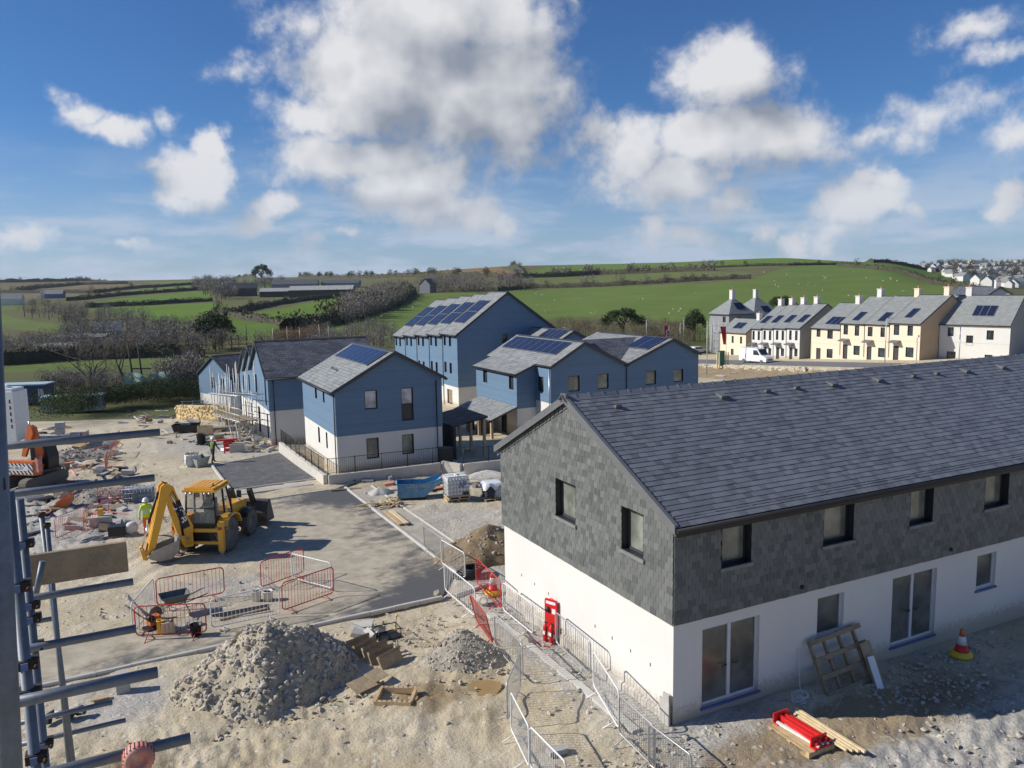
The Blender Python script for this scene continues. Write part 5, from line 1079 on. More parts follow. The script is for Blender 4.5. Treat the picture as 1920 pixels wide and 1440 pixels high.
mbb.add(vs, fs, 0, True); BAGW = M_('white_bags', (.66, .67, .66), .5, var=.12, vscale=5); BAGD = M_('dark_bags', (.11, .12, .15), .45, var=.4, vscale=4); bag_a, bag_b = mbb.mesh('bag', BAGW), mbb.mesh('bag', BAGD)
r_ = empty('bag_stack', p0 + Vector((0, 0, .15)), yw, 'stack of cement bags under torn white wrapping by the slate wall', 'bags'); rs_ = random.Random(3)
for k in range(7):
    for i in range(2):
        for j in range(2): put('bag', bag_a if (i == 1 or k > 5) and rs_.random() < .8 else bag_b, r_, Matrix.Translation((-.27 + .54 * i + rs_.uniform(-.02, .02), -.2 + .4 * j, .055 + .105 * k)) @ rotz(rs_.uniform(-.06, .06)))
mb = MB(); vs = []; n = 14
for j in range(n):
    for i in range(n): x, y = i / (n - 1) * 2 - 1, j / (n - 1) * 2 - 1; e_ = max(abs(x), abs(y)); vs.append((x * .60, y * .46, .82 - .25 * max(0, e_ - .82) / .18 * (1 + .5 * math.sin(7 * x + 5 * y)) + .02 * math.sin(9 * x) * math.cos(8 * y)))
mb.add(vs, [(j * n + i, j * n + i + 1, (j + 1) * n + i + 1, (j + 1) * n + i) for j in range(n - 1) for i in range(n - 1)], 0, True); mb.build('wrapping', M_('white_film', (.68, .71, .73), .35, var=.15, vscale=4), r_, False)
# clay pipes, timber scraps, planks
r_ = empty('clay_pipe', gp(812, 921), 0, 'terracotta drain pipe lying behind the skip', 'pipe'); 
for k in range(2): MB().lathe([(.075, -1.1), (.075, .95), (.11, .96), (.11, 1.12), (.09, 1.12), (.06, 1.0), (.06, -1.1)], 12, rotz(HEAD + .1) @ Matrix.Translation((0, .2 * k, .1)) @ Matrix.Rotation(R(90), 4, 'Y')).build('length', CLAY, r_)
rs_ = random.Random(12); r_ = on('timber_scraps', 728, 948, .3, 'untidy heap of timber offcuts beside the blue skip', 'timber')
for i in range(46):
    l = rs_.uniform(.25, 1.0); M = Matrix.Translation((rs_.gauss(0, .55), rs_.gauss(0, .32), rs_.uniform(.03, .28))) @ rotz(rs_.uniform(0, 6.3)) @ Matrix.Rotation(rs_.uniform(-.35, .35), 4, 'Y'); MB().box(-l / 2, l / 2, -.04, .04, -.018, .018, 0, M).build('offcut', rs_.choice((TIMBER, TIMBER_P, TIMBER_O)), r_)
def plank(u0, v0, u1, v1, label, w=.2, t=.04, mat=None, dz=.03):
    a, b = gp(u0, v0, dz), gp(u1, v1, dz); L = (b - a).length; M = frame_M((a + b) / 2 + Vector((0, 0, t / 2)), b - a, Vector((0, 0, 1)).cross(b - a)); mb = MB(); mb.box(-L / 2, L / 2, -w / 2, w / 2, -t / 2, t / 2); o = mb.build('plank', mat or TIMBER_P); o.matrix_basis = M; tag(o, label, 'plank')
plank(733, 958, 763, 982, 'pale timber plank on the pavement, right one', .22, .05, dz=.12); plank(724, 960, 752, 984, 'timber plank on the pavement, left one', .2, .05, TIMBER, .08)
plank(822, 1211, 842, 1197, 'short pale board on the gravel heap', .12, .03, TIMBER_O, .5); plank(170, 1314, 205, 1306, 'short timber board behind the broken bags', .15, .03, TIMBER, .05); plank(412, 1163, 500, 1142, 'long dark board lying by the drain pit', .12, .05, TIMBER_O, .03)
# pit lining
r_ = on('drain_pit', 452, 1150, HEAD, 'open drain pit with concrete sides in the road', 'drain')
for args in ((-.95, .95, .27, .33), (-.95, .95, -.38, -.32)): MB().box(args[0], args[1], args[2], args[3], -.5, .05).build('side', CONC, r_)
MB().box(-.9, .9, -.31, .26, .018, .022).build('bottom', BLACKP, r_)  # flat black sheet at road level stands in for the shaded depth
# wheelbarrow
r_ = on('wheelbarrow', 330, 1150, HEAD + .1, 'grey wheelbarrow tipped up behind the red barrier', 'wheelbarrow'); z = .42
mb = MB(); T_ = [(-.48, -.33), (.45, -.33), (.45, .33), (-.48, .33)]; Bm = [(-.22, -.2), (.3, -.2), (.3, .2), (-.22, .2)]
vs = [(x, y, z + .28) for x, y in T_] + [(x, y, z) for x, y in Bm] + [(x * .95, y * .93, z + .28) for x, y in T_] + [(x * .95, y * .93, z + .02) for x, y in Bm]
mb.add(vs, [(0, 1, 5, 4), (1, 2, 6, 5), (2, 3, 7, 6), (3, 0, 4, 7), (4, 5, 6, 7), (8, 12, 13, 9), (9, 13, 14, 10), (10, 14, 15, 11), (11, 15, 12, 8), (12, 15, 14, 13), (0, 8, 9, 1), (1, 9, 10, 2), (2, 10, 11, 3), (3, 11, 8, 0)]); mb.build('tray', M_('galvanised_tray', (.13, .15, .15), .5, .4, .2, 4), r_)
for s in (-1, 1):
    MB().tube([(-.62, 0.06 * s, .18), (-.2, .22 * s, z - .02), (.35, .25 * s, z - .01), (1.0, .30 * s, z + .16)], .018, 6).build('handle', BLACKM, r_); MB().tube([(.25, .24 * s, z), (.42, .26 * s, .02)], .016, 6).build('leg', BLACKM, r_)
MB().lathe([(.06, -.04), (.19, -.045), (.2, 0), (.19, .045), (.06, .04)], 16, Matrix.Translation((-.62, 0, .2)) @ Matrix.Rotation(R(90), 4, 'X')).build('wheel', TYRE, r_)
# cutter, jerrycan, tubs
r_ = on('plate_compactor', 288, 1178, HEAD + .4, 'orange and black plate compactor behind the red barrier', 'compactor')
MB().box(-.28, .28, -.22, .22, 0, .07).build('plate', BLACKM, r_); MB().box(-.16, .2, -.15, .15, .16, .42).build('engine', ORANGE, r_); MB().lathe([(0, 0), (.11, 0), (.11, .2), (0, .2)], 12, Matrix.Translation((-.12, 0, .40)) @ Matrix.Rotation(R(90), 4, 'X')).build('filter', BLACKP, r_)
for s in (-1, 1): MB().tube([(.1, .17 * s, .1), (-.35, .17 * s, .5), (-.75, .17 * s, .98)], .016, 6).build('handle', TIMBER_O, r_)
MB().tube([(-.75, -.17, .98), (-.75, .17, .98)], .018, 6).build('grip', BLACKP, r_)
def tub(name, u, v, label, r0, r1, h, mat, cat, lid=None, handle=False):
    q = on(name, u, v, .2, label, cat); MB().lathe([(0, 0), (r0, 0), (r1, h), (r1 + .012, h), (r1 + .012, h + .02), (r1 - .015, h + .02), (r0 - .015, .02), (0, .02)], 16).build('body', mat, q)
    if lid: MB().lathe([(0, h * lid[1]), (r0 + (r1 - r0) * lid[1] - .016, h * lid[1])], 16).build('contents', lid[0], q, False)
    if handle: MB().tube([(r1 * math.cos(a), 0, h + .02 + r1 * .8 * math.sin(a)) for a in [PI * i / 8 for i in range(9)]], .006, 5).build('handle', BLACKM, q)
tub('yellow_drum', 303, 1187, 'small yellow drum beside the jerrycan', .12, .12, .42, YELLOW, 'drum'); tub('bucket', 368, 1192, 'black bucket inside the red barrier pen', .14, .19, .36, BLACKP, 'bucket', None, True)
tub('paint_tub', 481, 1127, 'white tub with green label behind the white barrier', .15, .17, .38, WPLAS, 'tub', (IVY, .9), True); tub('paint_tub', 503, 1126, 'square white tub beside the green labelled tub', .15, .17, .34, WPLAS, 'tub', (CONC, .9), True)
tub('bucket', 378, 833, 'black bin in front of the timber crate', .30, .36, .8, BLACKP, 'bin', (BLACKM, .9))
r_ = on('jerrycan', 316, 1187, HEAD, 'cream plastic jerrycan beside the yellow drum', 'jerrycan'); mb = MB(); mb.prism([(-.19, 0), (.19, 0), (.19, .30), (.12, .38), (-.19, .38)], 1, -.12, .12); mb.build('body', M_('cream_plastic', (.66, .58, .38), .5, var=.1), r_); MB().lathe([(.03, .36), (.03, .44), (0, .44)], 8, Matrix.Translation((.14, 0, 0))).build('cap', BLACKP, r_); MB().tube([(-.14, 0, .375), (-.12, 0, .45), (.02, 0, .45), (.05, 0, .375)], .018, 6).build('handle', TIMBER_P, r_)
r_ = on('block_stack', 345, 1178, HEAD + .1, 'row of grey blocks laid inside the barrier pen', 'blocks')
for i in range(5): MB().box(-.55 + .22 * i, -.35 + .22 * i, -.12, .12, 0, .12 + .01 * (i % 2)).build('block', CONC, r_)
r_ = on('pole_bundle', 262, 1185, HEAD + .5, 'grey poles leaning on the end of the barrier pen', 'poles')
for i in range(3): MB().tube([(.1 * i + .5, 0, .03), (-.3 + .05 * i, .1 * i, 1.35 - .1 * i)], .02, 6).build('pole', GALV, r_)
# concrete post, kerb foundation, headwall pieces
r_ = on('concrete_post', 232, 1297, HEAD, 'short square concrete post in front of the kerb', 'post'); mb = MB(); mb.box(-.17, .17, -.14, .14, -.1, .55); mb.build('post', CONC, r_)
r_ = on('broken_concrete', 690, 1192, HEAD + .2, 'broken pale concrete slabs beside the stone heap', 'concrete'); rs_ = random.Random(8)
for i in range(11):
    s = rs_.uniform(.14, .34); M = Matrix.Translation((rs_.gauss(0, .34), rs_.gauss(.05, .30), s * .4)) @ rand_rot(rs_); mb = MB(); mb.prism([(-s, -s * .6), (s * .8, -s * .7), (s, s * .4), (-s * .5, s * .8)], 2, -.07, .07, 0, M); mb.build('slab', KERB, r_)
# timber shutters, ply sheets and frame
r_ = on('shutter_stack', 712, 1238, HEAD - 1.2, 'stack of old timber shutters beside the stone heap', 'shutters')
for i in range(5):
    M = Matrix.Translation((-.85 + .36 * i, rs_.uniform(-.06, .06), .02)) @ rotz(rs_.uniform(-.12, .12)) @ Matrix.Rotation(R(-32), 4, 'Y'); MB().box(-.02, .03, -.42, .42, .0, .42, 0, M).build('shutter', TIMBER_O if i % 2 else PLY, r_)
    MB().box(.031, .08, -.42, .42, .33, .42, 0, M).build('rail', TIMBER_O, r_)
r_ = on('steel_crate', 727, 1195, HEAD, 'small black steel crate beyond the timber shutters', 'crate'); mb = MB()
for z in (.05, .32): mb.tube([(-.35, -.25, z), (.35, -.25, z), (.35, .25, z), (-.35, .25, z)], .02, 5, closed=True)
for x in (-.35, 0, .35): [mb.tube([(x, y, .05), (x, y, .32)], .016, 5) for y in (-.25, .25)]
mb.build('frame', BLACKM, r_); MB().box(-.33, .33, -.23, .23, .03, .06).build('tray', BLACKM, r_)
def flat_sheet(name, u, v, rz, w, d, label, mat, cat, dz=.05, tilt=0.0):
    p = gp(u, v); o = MB().box(-w / 2, w / 2, -d / 2, d / 2, 0, .02).build(name, mat); o.matrix_basis = Matrix.Translation(p + Vector((0, 0, dz))) @ rotz(rz) @ Matrix.Rotation(tilt, 4, 'X'); tag(o, label, cat)
flat_sheet('ply_sheet', 682, 1293, HEAD + .35, .78, .5, 'dusty ply sheet propped on the timber frame, left one', PLY, 'ply sheet', .16, .25); flat_sheet('ply_sheet', 706, 1283, HEAD + .5, .5, .45, 'smaller dusty ply sheet beside the timber shutters', PLY, 'ply sheet', .26, .2)
r_ = on('formwork_box', 742, 1312, HEAD - .55, 'open timber frame with rows of holes lying on the sand', 'frame'); holes_m = TIMBER
for y in (-.36, .36): MB().box(-.48, .48, y - .04, y + .04, 0, .16).build('side_rail', TIMBER, r_)
for x in (-.46, .46): MB().box(x - .04, x + .04, -.32, .32, 0, .155).build('end_rail', TIMBER, r_)
for i in range(7):
    for y in (-.36, .36): MB().lathe([(0, 0), (.022, 0)], 8, Matrix.Translation((-.4 + .13 * i, y, .164))).build('bolt_hole', BLACKP, r_, False)  # flat black discs paint the darkness inside the holes
for u, v in ((743, 1238), (1063 / 4 + 480, 1212)):
    r_ = on('survey_pin', u, v, 0, 'thin steel survey pin with yellow cap, ' + ('beside the shutters' if v > 1220 else 'beyond the shutters'), 'pin'); MB().tube([(0, 0, 0), (0, 0, .95)], .008, 5).build('rod', RUST, r_); MB().lathe([(0, .93), (.035, .93), (.035, .99), (0, 1.0)], 8).build('cap', YELLOW, r_)
# rubbish in the near left corner
r_ = on('rubble_sack', 118, 1350, .3, 'torn black and grey rubble sack on the sand', 'sack'); 
for i in range(4):
    M = Matrix.Translation((-.3 + .22 * i, .1 * (i % 2), .12)) @ rand_rot(rs_) @ Matrix.Diagonal((.26, .2, .16, 1)); o = put('sack', ROCKS[i + 1].copy(), r_, M); o.data.materials[0] = BLACKP if i != 1 else M_('grey_film', (.38, .39, .40), .4, var=.2)
r_ = on('pipe_pieces', 872, 1083, .2, 'coil of black drain pipe behind the white barrier', 'pipe')
for i in range(5): MB().tube([(.42 * math.cos(a) + .08 * i, .34 * math.sin(a), .08 + .07 * i) for a in [2 * PI * k / 18 for k in range(18)]], .05, 6, closed=True).build('coil', BLACKP, r_)
# ------------------------------------------------------------------ backhoe loader
def wheel(root, name, M, r, w, tread=True):
    rim_r = r * .52; prof = [(rim_r, -w * .42), (r * .80, -w * .5), (r * .96, -w * .42), (r, -w * .3), (r, w * .3), (r * .96, w * .42), (r * .80, w * .5), (rim_r, w * .42)]
    o = MB().lathe(prof, 28, M, cap=False).build(name, TYRE, root)
    lg = MB(); n = 18
    for i in range(n):
        for s in (-1, 1):
            a = 2 * PI * (i + (.5 if s > 0 else 0)) / n; Mm = M @ Matrix.Rotation(a, 4, 'Z') @ Matrix.Translation((r, 0, s * w * .22)) @ Matrix.Rotation(s * .55, 4, 'X'); lg.box(-.02, .028, -.035, .035, -w * .28, w * .28, 0, Mm)
    lg.build('tread', TYRE, o)
    rm = MB().lathe([(0, -w * .1), (rim_r * .45, -w * .12), (rim_r * .9, -w * .02), (rim_r, -w * .4), (rim_r * 1.03, -w * .42), (rim_r * 1.03, w * .42), (rim_r, w * .4), (rim_r * .9, w * .1), (rim_r * .4, w * .16), (0, w * .16)], 24, M); rm.build('rim', RIM, o)
def backhoe():
    r_ = empty('backhoe_loader', gp(392, 1030) , R(-5), 'yellow backhoe loader with its rear arm folded, parked on the haul road', 'digger')
    z0 = .0
    for s in (-1, 1):
        wheel(r_, 'rear_wheel', Matrix.Translation((.86 * s, 0, .72)) @ Matrix.Rotation(R(90), 4, 'Y'), .72, .46); wheel(r_, 'front_wheel', Matrix.Translation((.84 * s, 2.25, .56)) @ Matrix.Rotation(R(90), 4, 'Y'), .56, .38)
    MB().box(-.42, .42, -.7, 3.0, .55, .98).box(-.5, .5, .2, .5, .5, .62).box(-.62, .62, 2.1, 2.4, .42, .68).build('chassis', BLACKM, r_)
    MB().prism([(1.15, .99), (3.05, .99), (3.1, 1.25), (3.0, 1.42), (1.15, 1.60)], 0, -.40, .40).build('bonnet', JY, r_); MB().box(-.30, .30, 3.09, 3.13, .98, 1.30).build('grille', BLACKP, r_)
    MB().box(.44, .74, .85, 1.55, .60, 1.0).box(-.74, -.44, .85, 1.55, .60, 1.0).build('side_tank', BLACKM, r_)
    for s in (-1, 1):     # rear wings
        pts = [(-.55, 1.05), (-.42, 1.42), (-.1, 1.56), (.35, 1.56), (.75, 1.40), (.95, 1.0), (.90, .98), (.70, 1.36), (.33, 1.50), (-.1, 1.50), (-.38, 1.38), (-.50, 1.03)]
        MB().prism(pts, 0, .64 * s if s > 0 else -1.12, 1.12 if s > 0 else -.64).build('wing', JY, r_)
        MB().prism([(1.75, .9), (1.85, 1.12), (2.2, 1.22), (2.6, 1.15), (2.75, .9), (2.72, .88), (2.57, 1.11), (2.2, 1.18), (1.88, 1.09), (1.79, .88)], 0, .64 if s > 0 else -1.0, 1.0 if s > 0 else -.64).build('front_wing', BLACKP, r_)
    # cab
    P = {'rb': (.64, -.58), 'lb': (-.64, -.58), 'rf': (.62, 1.05), 'lf': (-.62, 1.05)}
    MB().box(-.62, .62, -.5, 1.0, .985, 1.12).build('floor', BLACKP, r_)
    mb = MB()
    for (x, y) in ((.64, -.52), (-.64, -.52), (.66, .28), (-.66, .28)): mb.tube([(x, y, 1.0), (x, y, 1.7), (x * .93, y * .96, 2.66)], .045, 6)
    for s in (-1, 1): mb.tube([(.62 * s, 1.12, 1.0), (.60 * s, 1.05, 1.7), (.54 * s, .78, 2.66)], .045, 6); mb.box(.60 * s - .035, .60 * s + .035, -.5, 1.1, 1.0, 1.35) if False else None
    mb.box(-.64, .64, -.545, -.495, 1.12, 1.30); mb.tube([(-.6, -.50, 1.95), (.6, -.50, 1.95)], .028, 6); mb.build('cab_frame', BLACKP, r_)
    for s in (-1, 1): MB().prism([(-.5, 1.12), (.9, 1.12), (1.05, 1.35), (-.5, 1.62)], 0, .655 * s - .01, .655 * s + .01).build('cab_side', BLACKP, r_)
    cg, ng, bg_ = nodes_of('cab_glass'); bg_.inputs['Base Color'].default_value = (.55, .62, .60, 1); bg_.inputs['Roughness'].default_value = .02; bg_.inputs['Alpha'].default_value = .26; bg_.inputs['Specular IOR Level'].default_value = .6; tg = NT(ng); tg.val(tg.mix(tg.noise(2), (.45, .52, .5), (.6, .66, .62)), bg_.inputs['Base Color'])
    def pane(*p): g = MB(); g.add(p, [tuple(range(len(p)))]); g.build('window', cg, r_, False)
    pane((-.60, -.52, 1.32), (.60, -.52, 1.32), (.56, -.50, 2.62), (-.56, -.50, 2.62)); pane((-.58, 1.06, 1.62), (.58, 1.06, 1.62), (.52, .80, 2.62), (-.52, .80, 2.62))
    for s in (-1, 1): pane((.645 * s, -.48, 1.62), (.65 * s, .26, 1.5), (.60 * s, .26, 2.62), (.60 * s, -.48, 2.62)); pane((.65 * s, .30, 1.5), (.62 * s, 1.02, 1.4), (.52 * s, .76, 2.62), (.60 * s, .30, 2.62))
    rf = MB(); o1 = [(-.70, -.62), (.70, -.62), (.74, .0), (.68, .95), (-.68, .95), (-.74, .0)]; rf.prism(o1, 2, 2.66, 2.75); rf.prism([(x * .9, y * .93 + .01) for x, y in o1], 2, 2.75, 2.83); rf.prism([(x * .62, y * .8 + .02) for x, y in o1], 2, 2.83, 2.86); rf.build('roof', JY, r_)
    for x in (-.3, -.1, .1, .3): MB().box(x - .012, x + .012, -.45, .7, 2.862, 2.868).build('roof_rib', ORANGE, r_)
    for x in (-.5, -.3, .3, .5): MB().lathe([(0, 0), (.06, 0), (.05, .06), (0, .06)], 10, Matrix.Translation((x, -.63, 2.62)) @ Matrix.Rotation(R(90), 4, 'X')).build('work_lamp', ALU, r_)
    # seat and driver
    st = MB(); st.box(-.25, .25, .05, .5, 1.40, 1.52); st.box(-.24, .24, .45, .56, 1.52, 2.15); st.box(-.2, .2, .1, .45, 1.12, 1.40); st.build('seat', BLACKP, r_); MB().tube([(0, .85, 1.12), (0, .75, 1.75)], .04, 6).lathe([(.19, 0), (.2, .015), (.19, .03)], 16, Matrix.Translation((0, .72, 1.78)) @ Matrix.Rotation(R(-25), 4, 'X')).build('steering_wheel', BLACKP, r_)
    # mirrors and exhaust
    for s in (-1, 1): MB().tube([(.58 * s, .9, 2.4), (.95 * s, 1.15, 2.42), (.95 * s, 1.15, 2.2)], .015, 5).box(.95 * s - .1, .95 * s + .1, 1.13, 1.18, 1.98, 2.3).build('mirror', BLACKP, r_)
    MB().tube([(.34, 1.6, 1.5), (.34, 1.6, 2.0), (.36, 1.55, 2.1)], .045, 8).build('exhaust', BLACKM, r_)
    # loader arms, rams, front bucket, folded forks
    for s in (-1, 1):
        MB().prism([(1.05, 1.52), (1.30, 1.66), (2.4, 1.35), (3.55, .62), (3.62, .36), (3.40, .36), (2.3, 1.02), (1.05, 1.30)], 0, .48 * s - .06, .48 * s + .06).build('loader_arm', JY, r_); MB().tube([(.50 * s, 1.35, 1.12), (.50 * s, 2.2, 1.0)], .05, 8).build('ram', BLACKM, r_); MB().tube([(.36 * s, 2.4, 1.55), (.36 * s, 3.3, 1.0)], .035, 8).build('ram', CHROME, r_)
    bk = MB(); pr = [(3.55, .12), (4.45, .06), (4.50, .09), (3.75, .22), (3.60, .55), (3.75, .98), (4.0, 1.10), (3.98, 1.15), (3.68, 1.06), (3.50, .60)]; bk.prism(pr, 0, -1.14, 1.14); sd = [(3.52, .15), (4.40, .09), (4.0, 1.12), (3.7, 1.04), (3.52, .6)]
    for s in (-1, 1): bk.prism(sd, 0, 1.14 * s + (.002 if s > 0 else -.03), 1.14 * s + (.03 if s > 0 else -.002))
    bk.build('front_bucket', M_('dark_bucket_steel', (.075, .073, .07), .6, .3, .25, 4, dirt=(.3, .25, .18), dirt_amt=.5), r_)
    for x in (-.45, .45): MB().prism([(3.72, 1.0), (3.60, 1.08), (3.25, 1.72), (3.32, 1.84), (3.48, 1.80), (3.84, 1.1)], 0, x - .09, x + .09).build('folding_fork', BLACKM, r_)
    # stabilisers and hoe frame
    MB().box(-1.05, 1.05, -.82, -.72, 1.02, 1.16).box(-1.05, 1.05, -.82, -.72, .50, .62).build('hoe_frame', JY, r_); MB().box(-.66, .66, -.70, -.60, .62, 1.02).build('rear_panel', BLACKM, r_)
    for s in (-1, 1):
        MB().prism([(-.90, .22), (-.72, .22), (-.70, 1.45), (-.92, 1.45)], 0, .98 * s - .11, .98 * s + .11).build('stabiliser', JY, r_); MB().box(.98 * s - .30, .98 * s + .22, -.98, -.60, .03, .09).build('foot_pad', STEELB, r_); MB().box(.98 * s - .07, .98 * s + .07, -.87, -.75, .09, .24).build('inner_leg', STEELB, r_)
    # hoe: king post, boom, dipper and bucket in a plane swung to the left
    k0 = Vector((-.42, -.98, 0)); uh = Vector((-.76, -.65, 0)).normalized(); nn = Vector((0, 0, 1)).cross(uh); Mh = Matrix((uh, nn, Vector((0, 0, 1)))).transposed().to_4x4(); Mh.translation = k0
    MB().box(-.20, .14, -.16, .16, .48, 1.20, 0, Mh).build('king_post', JY, r_); MB().lathe([(.12, .42), (.14, .42), (.14, 1.26), (.12, 1.26)], 12, Matrix.Translation((-.42, -.92, 0))).build('king_pin', BLACKM, r_)
    boom = [(-.24, 1.35), (-.14, .60), (.16, .52), (.42, 1.20), (.60, 2.0), (.78, 2.95), (.74, 3.12), (.60, 3.18), (.42, 3.12), (.30, 2.70), (.05, 2.0)]
    MB().prism(boom, 1, -.16, .16, 0, Mh).build('boom', JY, r_)
    dip = [(.50, 3.02), (.58, 3.26), (.78, 3.30), (.92, 3.18), (1.05, 2.60), (1.42, 1.20), (1.62, .52), (1.55, .36), (1.40, .36), (1.20, 1.0), (.86, 2.1), (.66, 2.75)]
    for q in ((-.25, -.165), (.165, .25)): MB().prism(dip, 1, q[0], q[1], 0, Mh).build('dipper', JY, r_)
    MB().prism([(.9, 2.6), (1.02, 2.62), (1.5, .9), (1.38, .8)], 1, -.13, .13, 0, Mh).build('dipper_web', JY, r_)
    for pts, rr, mt in (([(.98, 0, 2.95), (1.42, 0, 1.75)], .055, BLACKM), ([(1.42, 0, 1.75), (1.75, 0, .75)], .032, CHROME), ([(.18, .16, 1.0), (.30, .16, 2.2)], .05, BLACKM), ([(.30, .16, 2.2), (.62, .16, 3.0)], .03, CHROME)): MB().tube([Mh @ Vector(p) for p in pts], rr, 8).build('ram', mt, r_)
    MB().prism([(1.5, .35), (1.75, .85), (1.85, .80), (1.75, .30), (1.60, .22)], 1, -.10, .10, 0, Mh).build('bucket_link', JY, r_)
    hb = MB(); pr = [(1.62, .42), (1.50, .30), (1.15, .14), (.70, .16), (.42, .46), (.36, .92), (.42, .94), (.50, .52), (.74, .24), (1.12, .22), (1.44, .38), (1.56, .52)]; hb.prism(pr, 1, -.33, .33, 0, Mh); sd = [(1.58, .46), (1.15, .17), (.70, .19), (.44, .48), (.38, .90), (.9, .78), (1.4, .66)]
    for s in (-1, 1): hb.prism(sd, 1, .33 * s + (.002 if s > 0 else -.03), .33 * s + (.03 if s > 0 else -.002), 0, Mh)
    for i in range(5): y = -.29 + .145 * i; hb.prism([(.34, .90), (.44, .92), (.36, 1.06), (.33, 1.06)], 1, y - .03, y + .03, 0, Mh)
    hb.build('hoe_bucket', STEELB, r_)
    hs = MB()
    for k in range(3): hs.tube([Mh @ Vector(p) for p in ((.15, -.17 - .02 * k, 1.3), (.35 + .05 * k, -.24, 1.9), (.7, -.24, 1.55 + .1 * k), (.95, -.24, 2.0), (.88, -.23, 2.5))], .016, 5)
    hs.build('hose', HOSE, r_)
    for k in range(2): MB().tube([Mh @ Vector(p) for p in ((.05, .15 - .3 * k, 1.5), (.18, .17 - .34 * k, 2.1), (.40, .17 - .34 * k, 2.75), (.62, .15 - .3 * k, 3.22), (.80, .16 - .32 * k, 3.34))], .018, 5).build('hose', HOSE, r_)
    for hz_ in ((.62, 3.08), (1.48, .46), (.0, .85), (1.74, .72)): MB().lathe([(0, -.24), (.055, -.24), (.055, .24), (0, .24)], 10, Mh @ Matrix.Translation((hz_[0], 0, hz_[1])) @ Matrix.Rotation(R(90), 4, 'X')).build('pivot_pin', STEELB, r_)
    for s in (-1, 1): MB().box(.40 * s - .004, .40 * s + .004, 1.5, 2.7, 1.08, 1.26).build('side_decal', LETTER_K, r_); MB().box(.98 * s - .10, .98 * s + .10, -.925, -.921, 1.15, 1.28).build('reflector', BARR_R, r_)
    MB().box(-.5, .5, -.545, -.54, 1.14, 1.24).build('number_plate', LETTER_Y, r_); MB().lathe([(0, 0), (.05, 0), (.05, .10), (0, .12)], 10, Matrix.Translation((.45, -.2, 2.835))).build('beacon', ORANGE, r_)
    # panel with lettering on the boom side that faces the viewer
    side = -1 if (Mh.to_3x3() @ Vector((0, -1, 0))).y < 0 else 1
    a, b = Vector((.02, side * .164, 1.25)), Vector((.38, side * .164, 2.55)); d = (a - b).normalized(); n_ = Vector((0, side, 0)); up = n_.cross(d)
    Mt = frame_M((a + b) / 2 + n_ * .004, d, up); Mt = Mh @ Mt
    MB().box(-.62, .62, -.155, .155, -.003, .001, 0, Mt).build('name_plate', LETTER_K, r_); text('lettering', 'JCB', .36, LETTER_W, r_, Mt @ Matrix.Translation((0, 0, .004)), .002, sx=1.35, offset=.006)
    MB().box(-.05, .05, -.7, .7, 0, .004, 0, Mh @ frame_M(Vector((.83, side * .2125, 2.75)), (1, 0, 0.28), (-.28, 0, 1))).build('decal', LETTER_W, r_) if False else None
    return r_
JCB = backhoe()

# ------------------------------------------------------------------ orange excavator
def excavator():
    p = gp(52, 922); r_ = empty('tracked_excavator', p + Vector((-.6, 1.5, 0)), R(-12), 'orange tracked excavator with striped counterweight at the left edge', 'excavator', None, .88)
    prof = []
    for (cx, cz, a0) in ((1.5, .42, -90), (-1.5, .42, 90)):
        for k in range(7): a = R(a0 + 30 * k); prof.append((cx + .40 * math.cos(a), cz + .40 * math.sin(a)))
    for s in (-1, 1): MB().prism(prof, 0, s * .95 - .28, s * .95 + .28).build('track', TYRE, r_)
    MB().lathe([(0, .8), (.7, .8), (.7, 1.0), (0, 1.0)], 20).build('slew_ring', BLACKM, r_)
    MB().box(-1.3, 1.25, -1.22, 1.22, 1.0, 1.16).build('deck', BLACKM, r_); MB().box(-1.1, .9, -1.15, -.1, 1.161, 1.75).build('engine_cover', BLACKP, r_)
    cw = MB(); cw.prism([(-1.25, -1.25), (1.35, -1.25), (1.60, -1.0), (1.60, -.80), (-1.25, -.80)], 2, 1.02, 1.95); cw.build('counterweight', ORANGE, r_)
    st = stripes_mat('hazard_stripes', (.75, .74, .72), (.03, .03, .03), .30, 0, .8)
    MB().box(-1.2, 1.3, -1.262, -1.253, 1.08, 1.80).build('hazard_panel', st, r_); MB().box(-1.1, .95, -1.272, -1.264, 1.32, 1.62).build('name_panel', LETTER_W, r_)
    text('lettering', 'CHRIS SIBLEY', .25, LETTER_K, r_, Matrix.Translation((-.10, -1.275, 1.49)) @ Matrix.Rotation(R(90), 4, 'X'), .002)
    MB().prism([(1.42, 1.2), (1.72, 1.25), (1.70, 2.1), (1.55, 2.25), (1.42, 2.0)], 1, -1.2, -.85).build('faded_cover', BARR_F, r_)
    cab = MB(); cab.prism([(-.2, 1.17), (1.15, 1.17), (1.2, 1.9), (1.0, 2.75), (-.2, 2.75)], 1, .25, 1.2); cab.build('cab', BLACKP, r_); MB().prism([(-.1, 1.7), (1.12, 1.7), (.98, 2.62), (-.1, 2.62)], 1, .24, 1.21).build('cab_window', GLASS, r_)
    bm_ = [(.5, 1.2), (.85, 1.2), (.95, 2.4), (.55, 4.0), (.25, 4.15), (.12, 3.9), (.45, 2.4)]; MB().prism(bm_, 1, .0, .22).build('boom', ORANGE, r_); MB().tube([(.95, .11, 1.5), (.75, .11, 3.0)], .07, 8).build('ram', BLACKM, r_); MB().tube([(.3, .11, 3.2), (.05, .11, 4.4)], .05, 8).build('ram', CHROME, r_)
    MB().prism([(.20, 4.20), (.48, 4.1), (.55, 3.6), (-.2, 2.0), (-.5, 2.05)], 1, -.2, -.02).build('dipper', ORANGE, r_)
excavator()
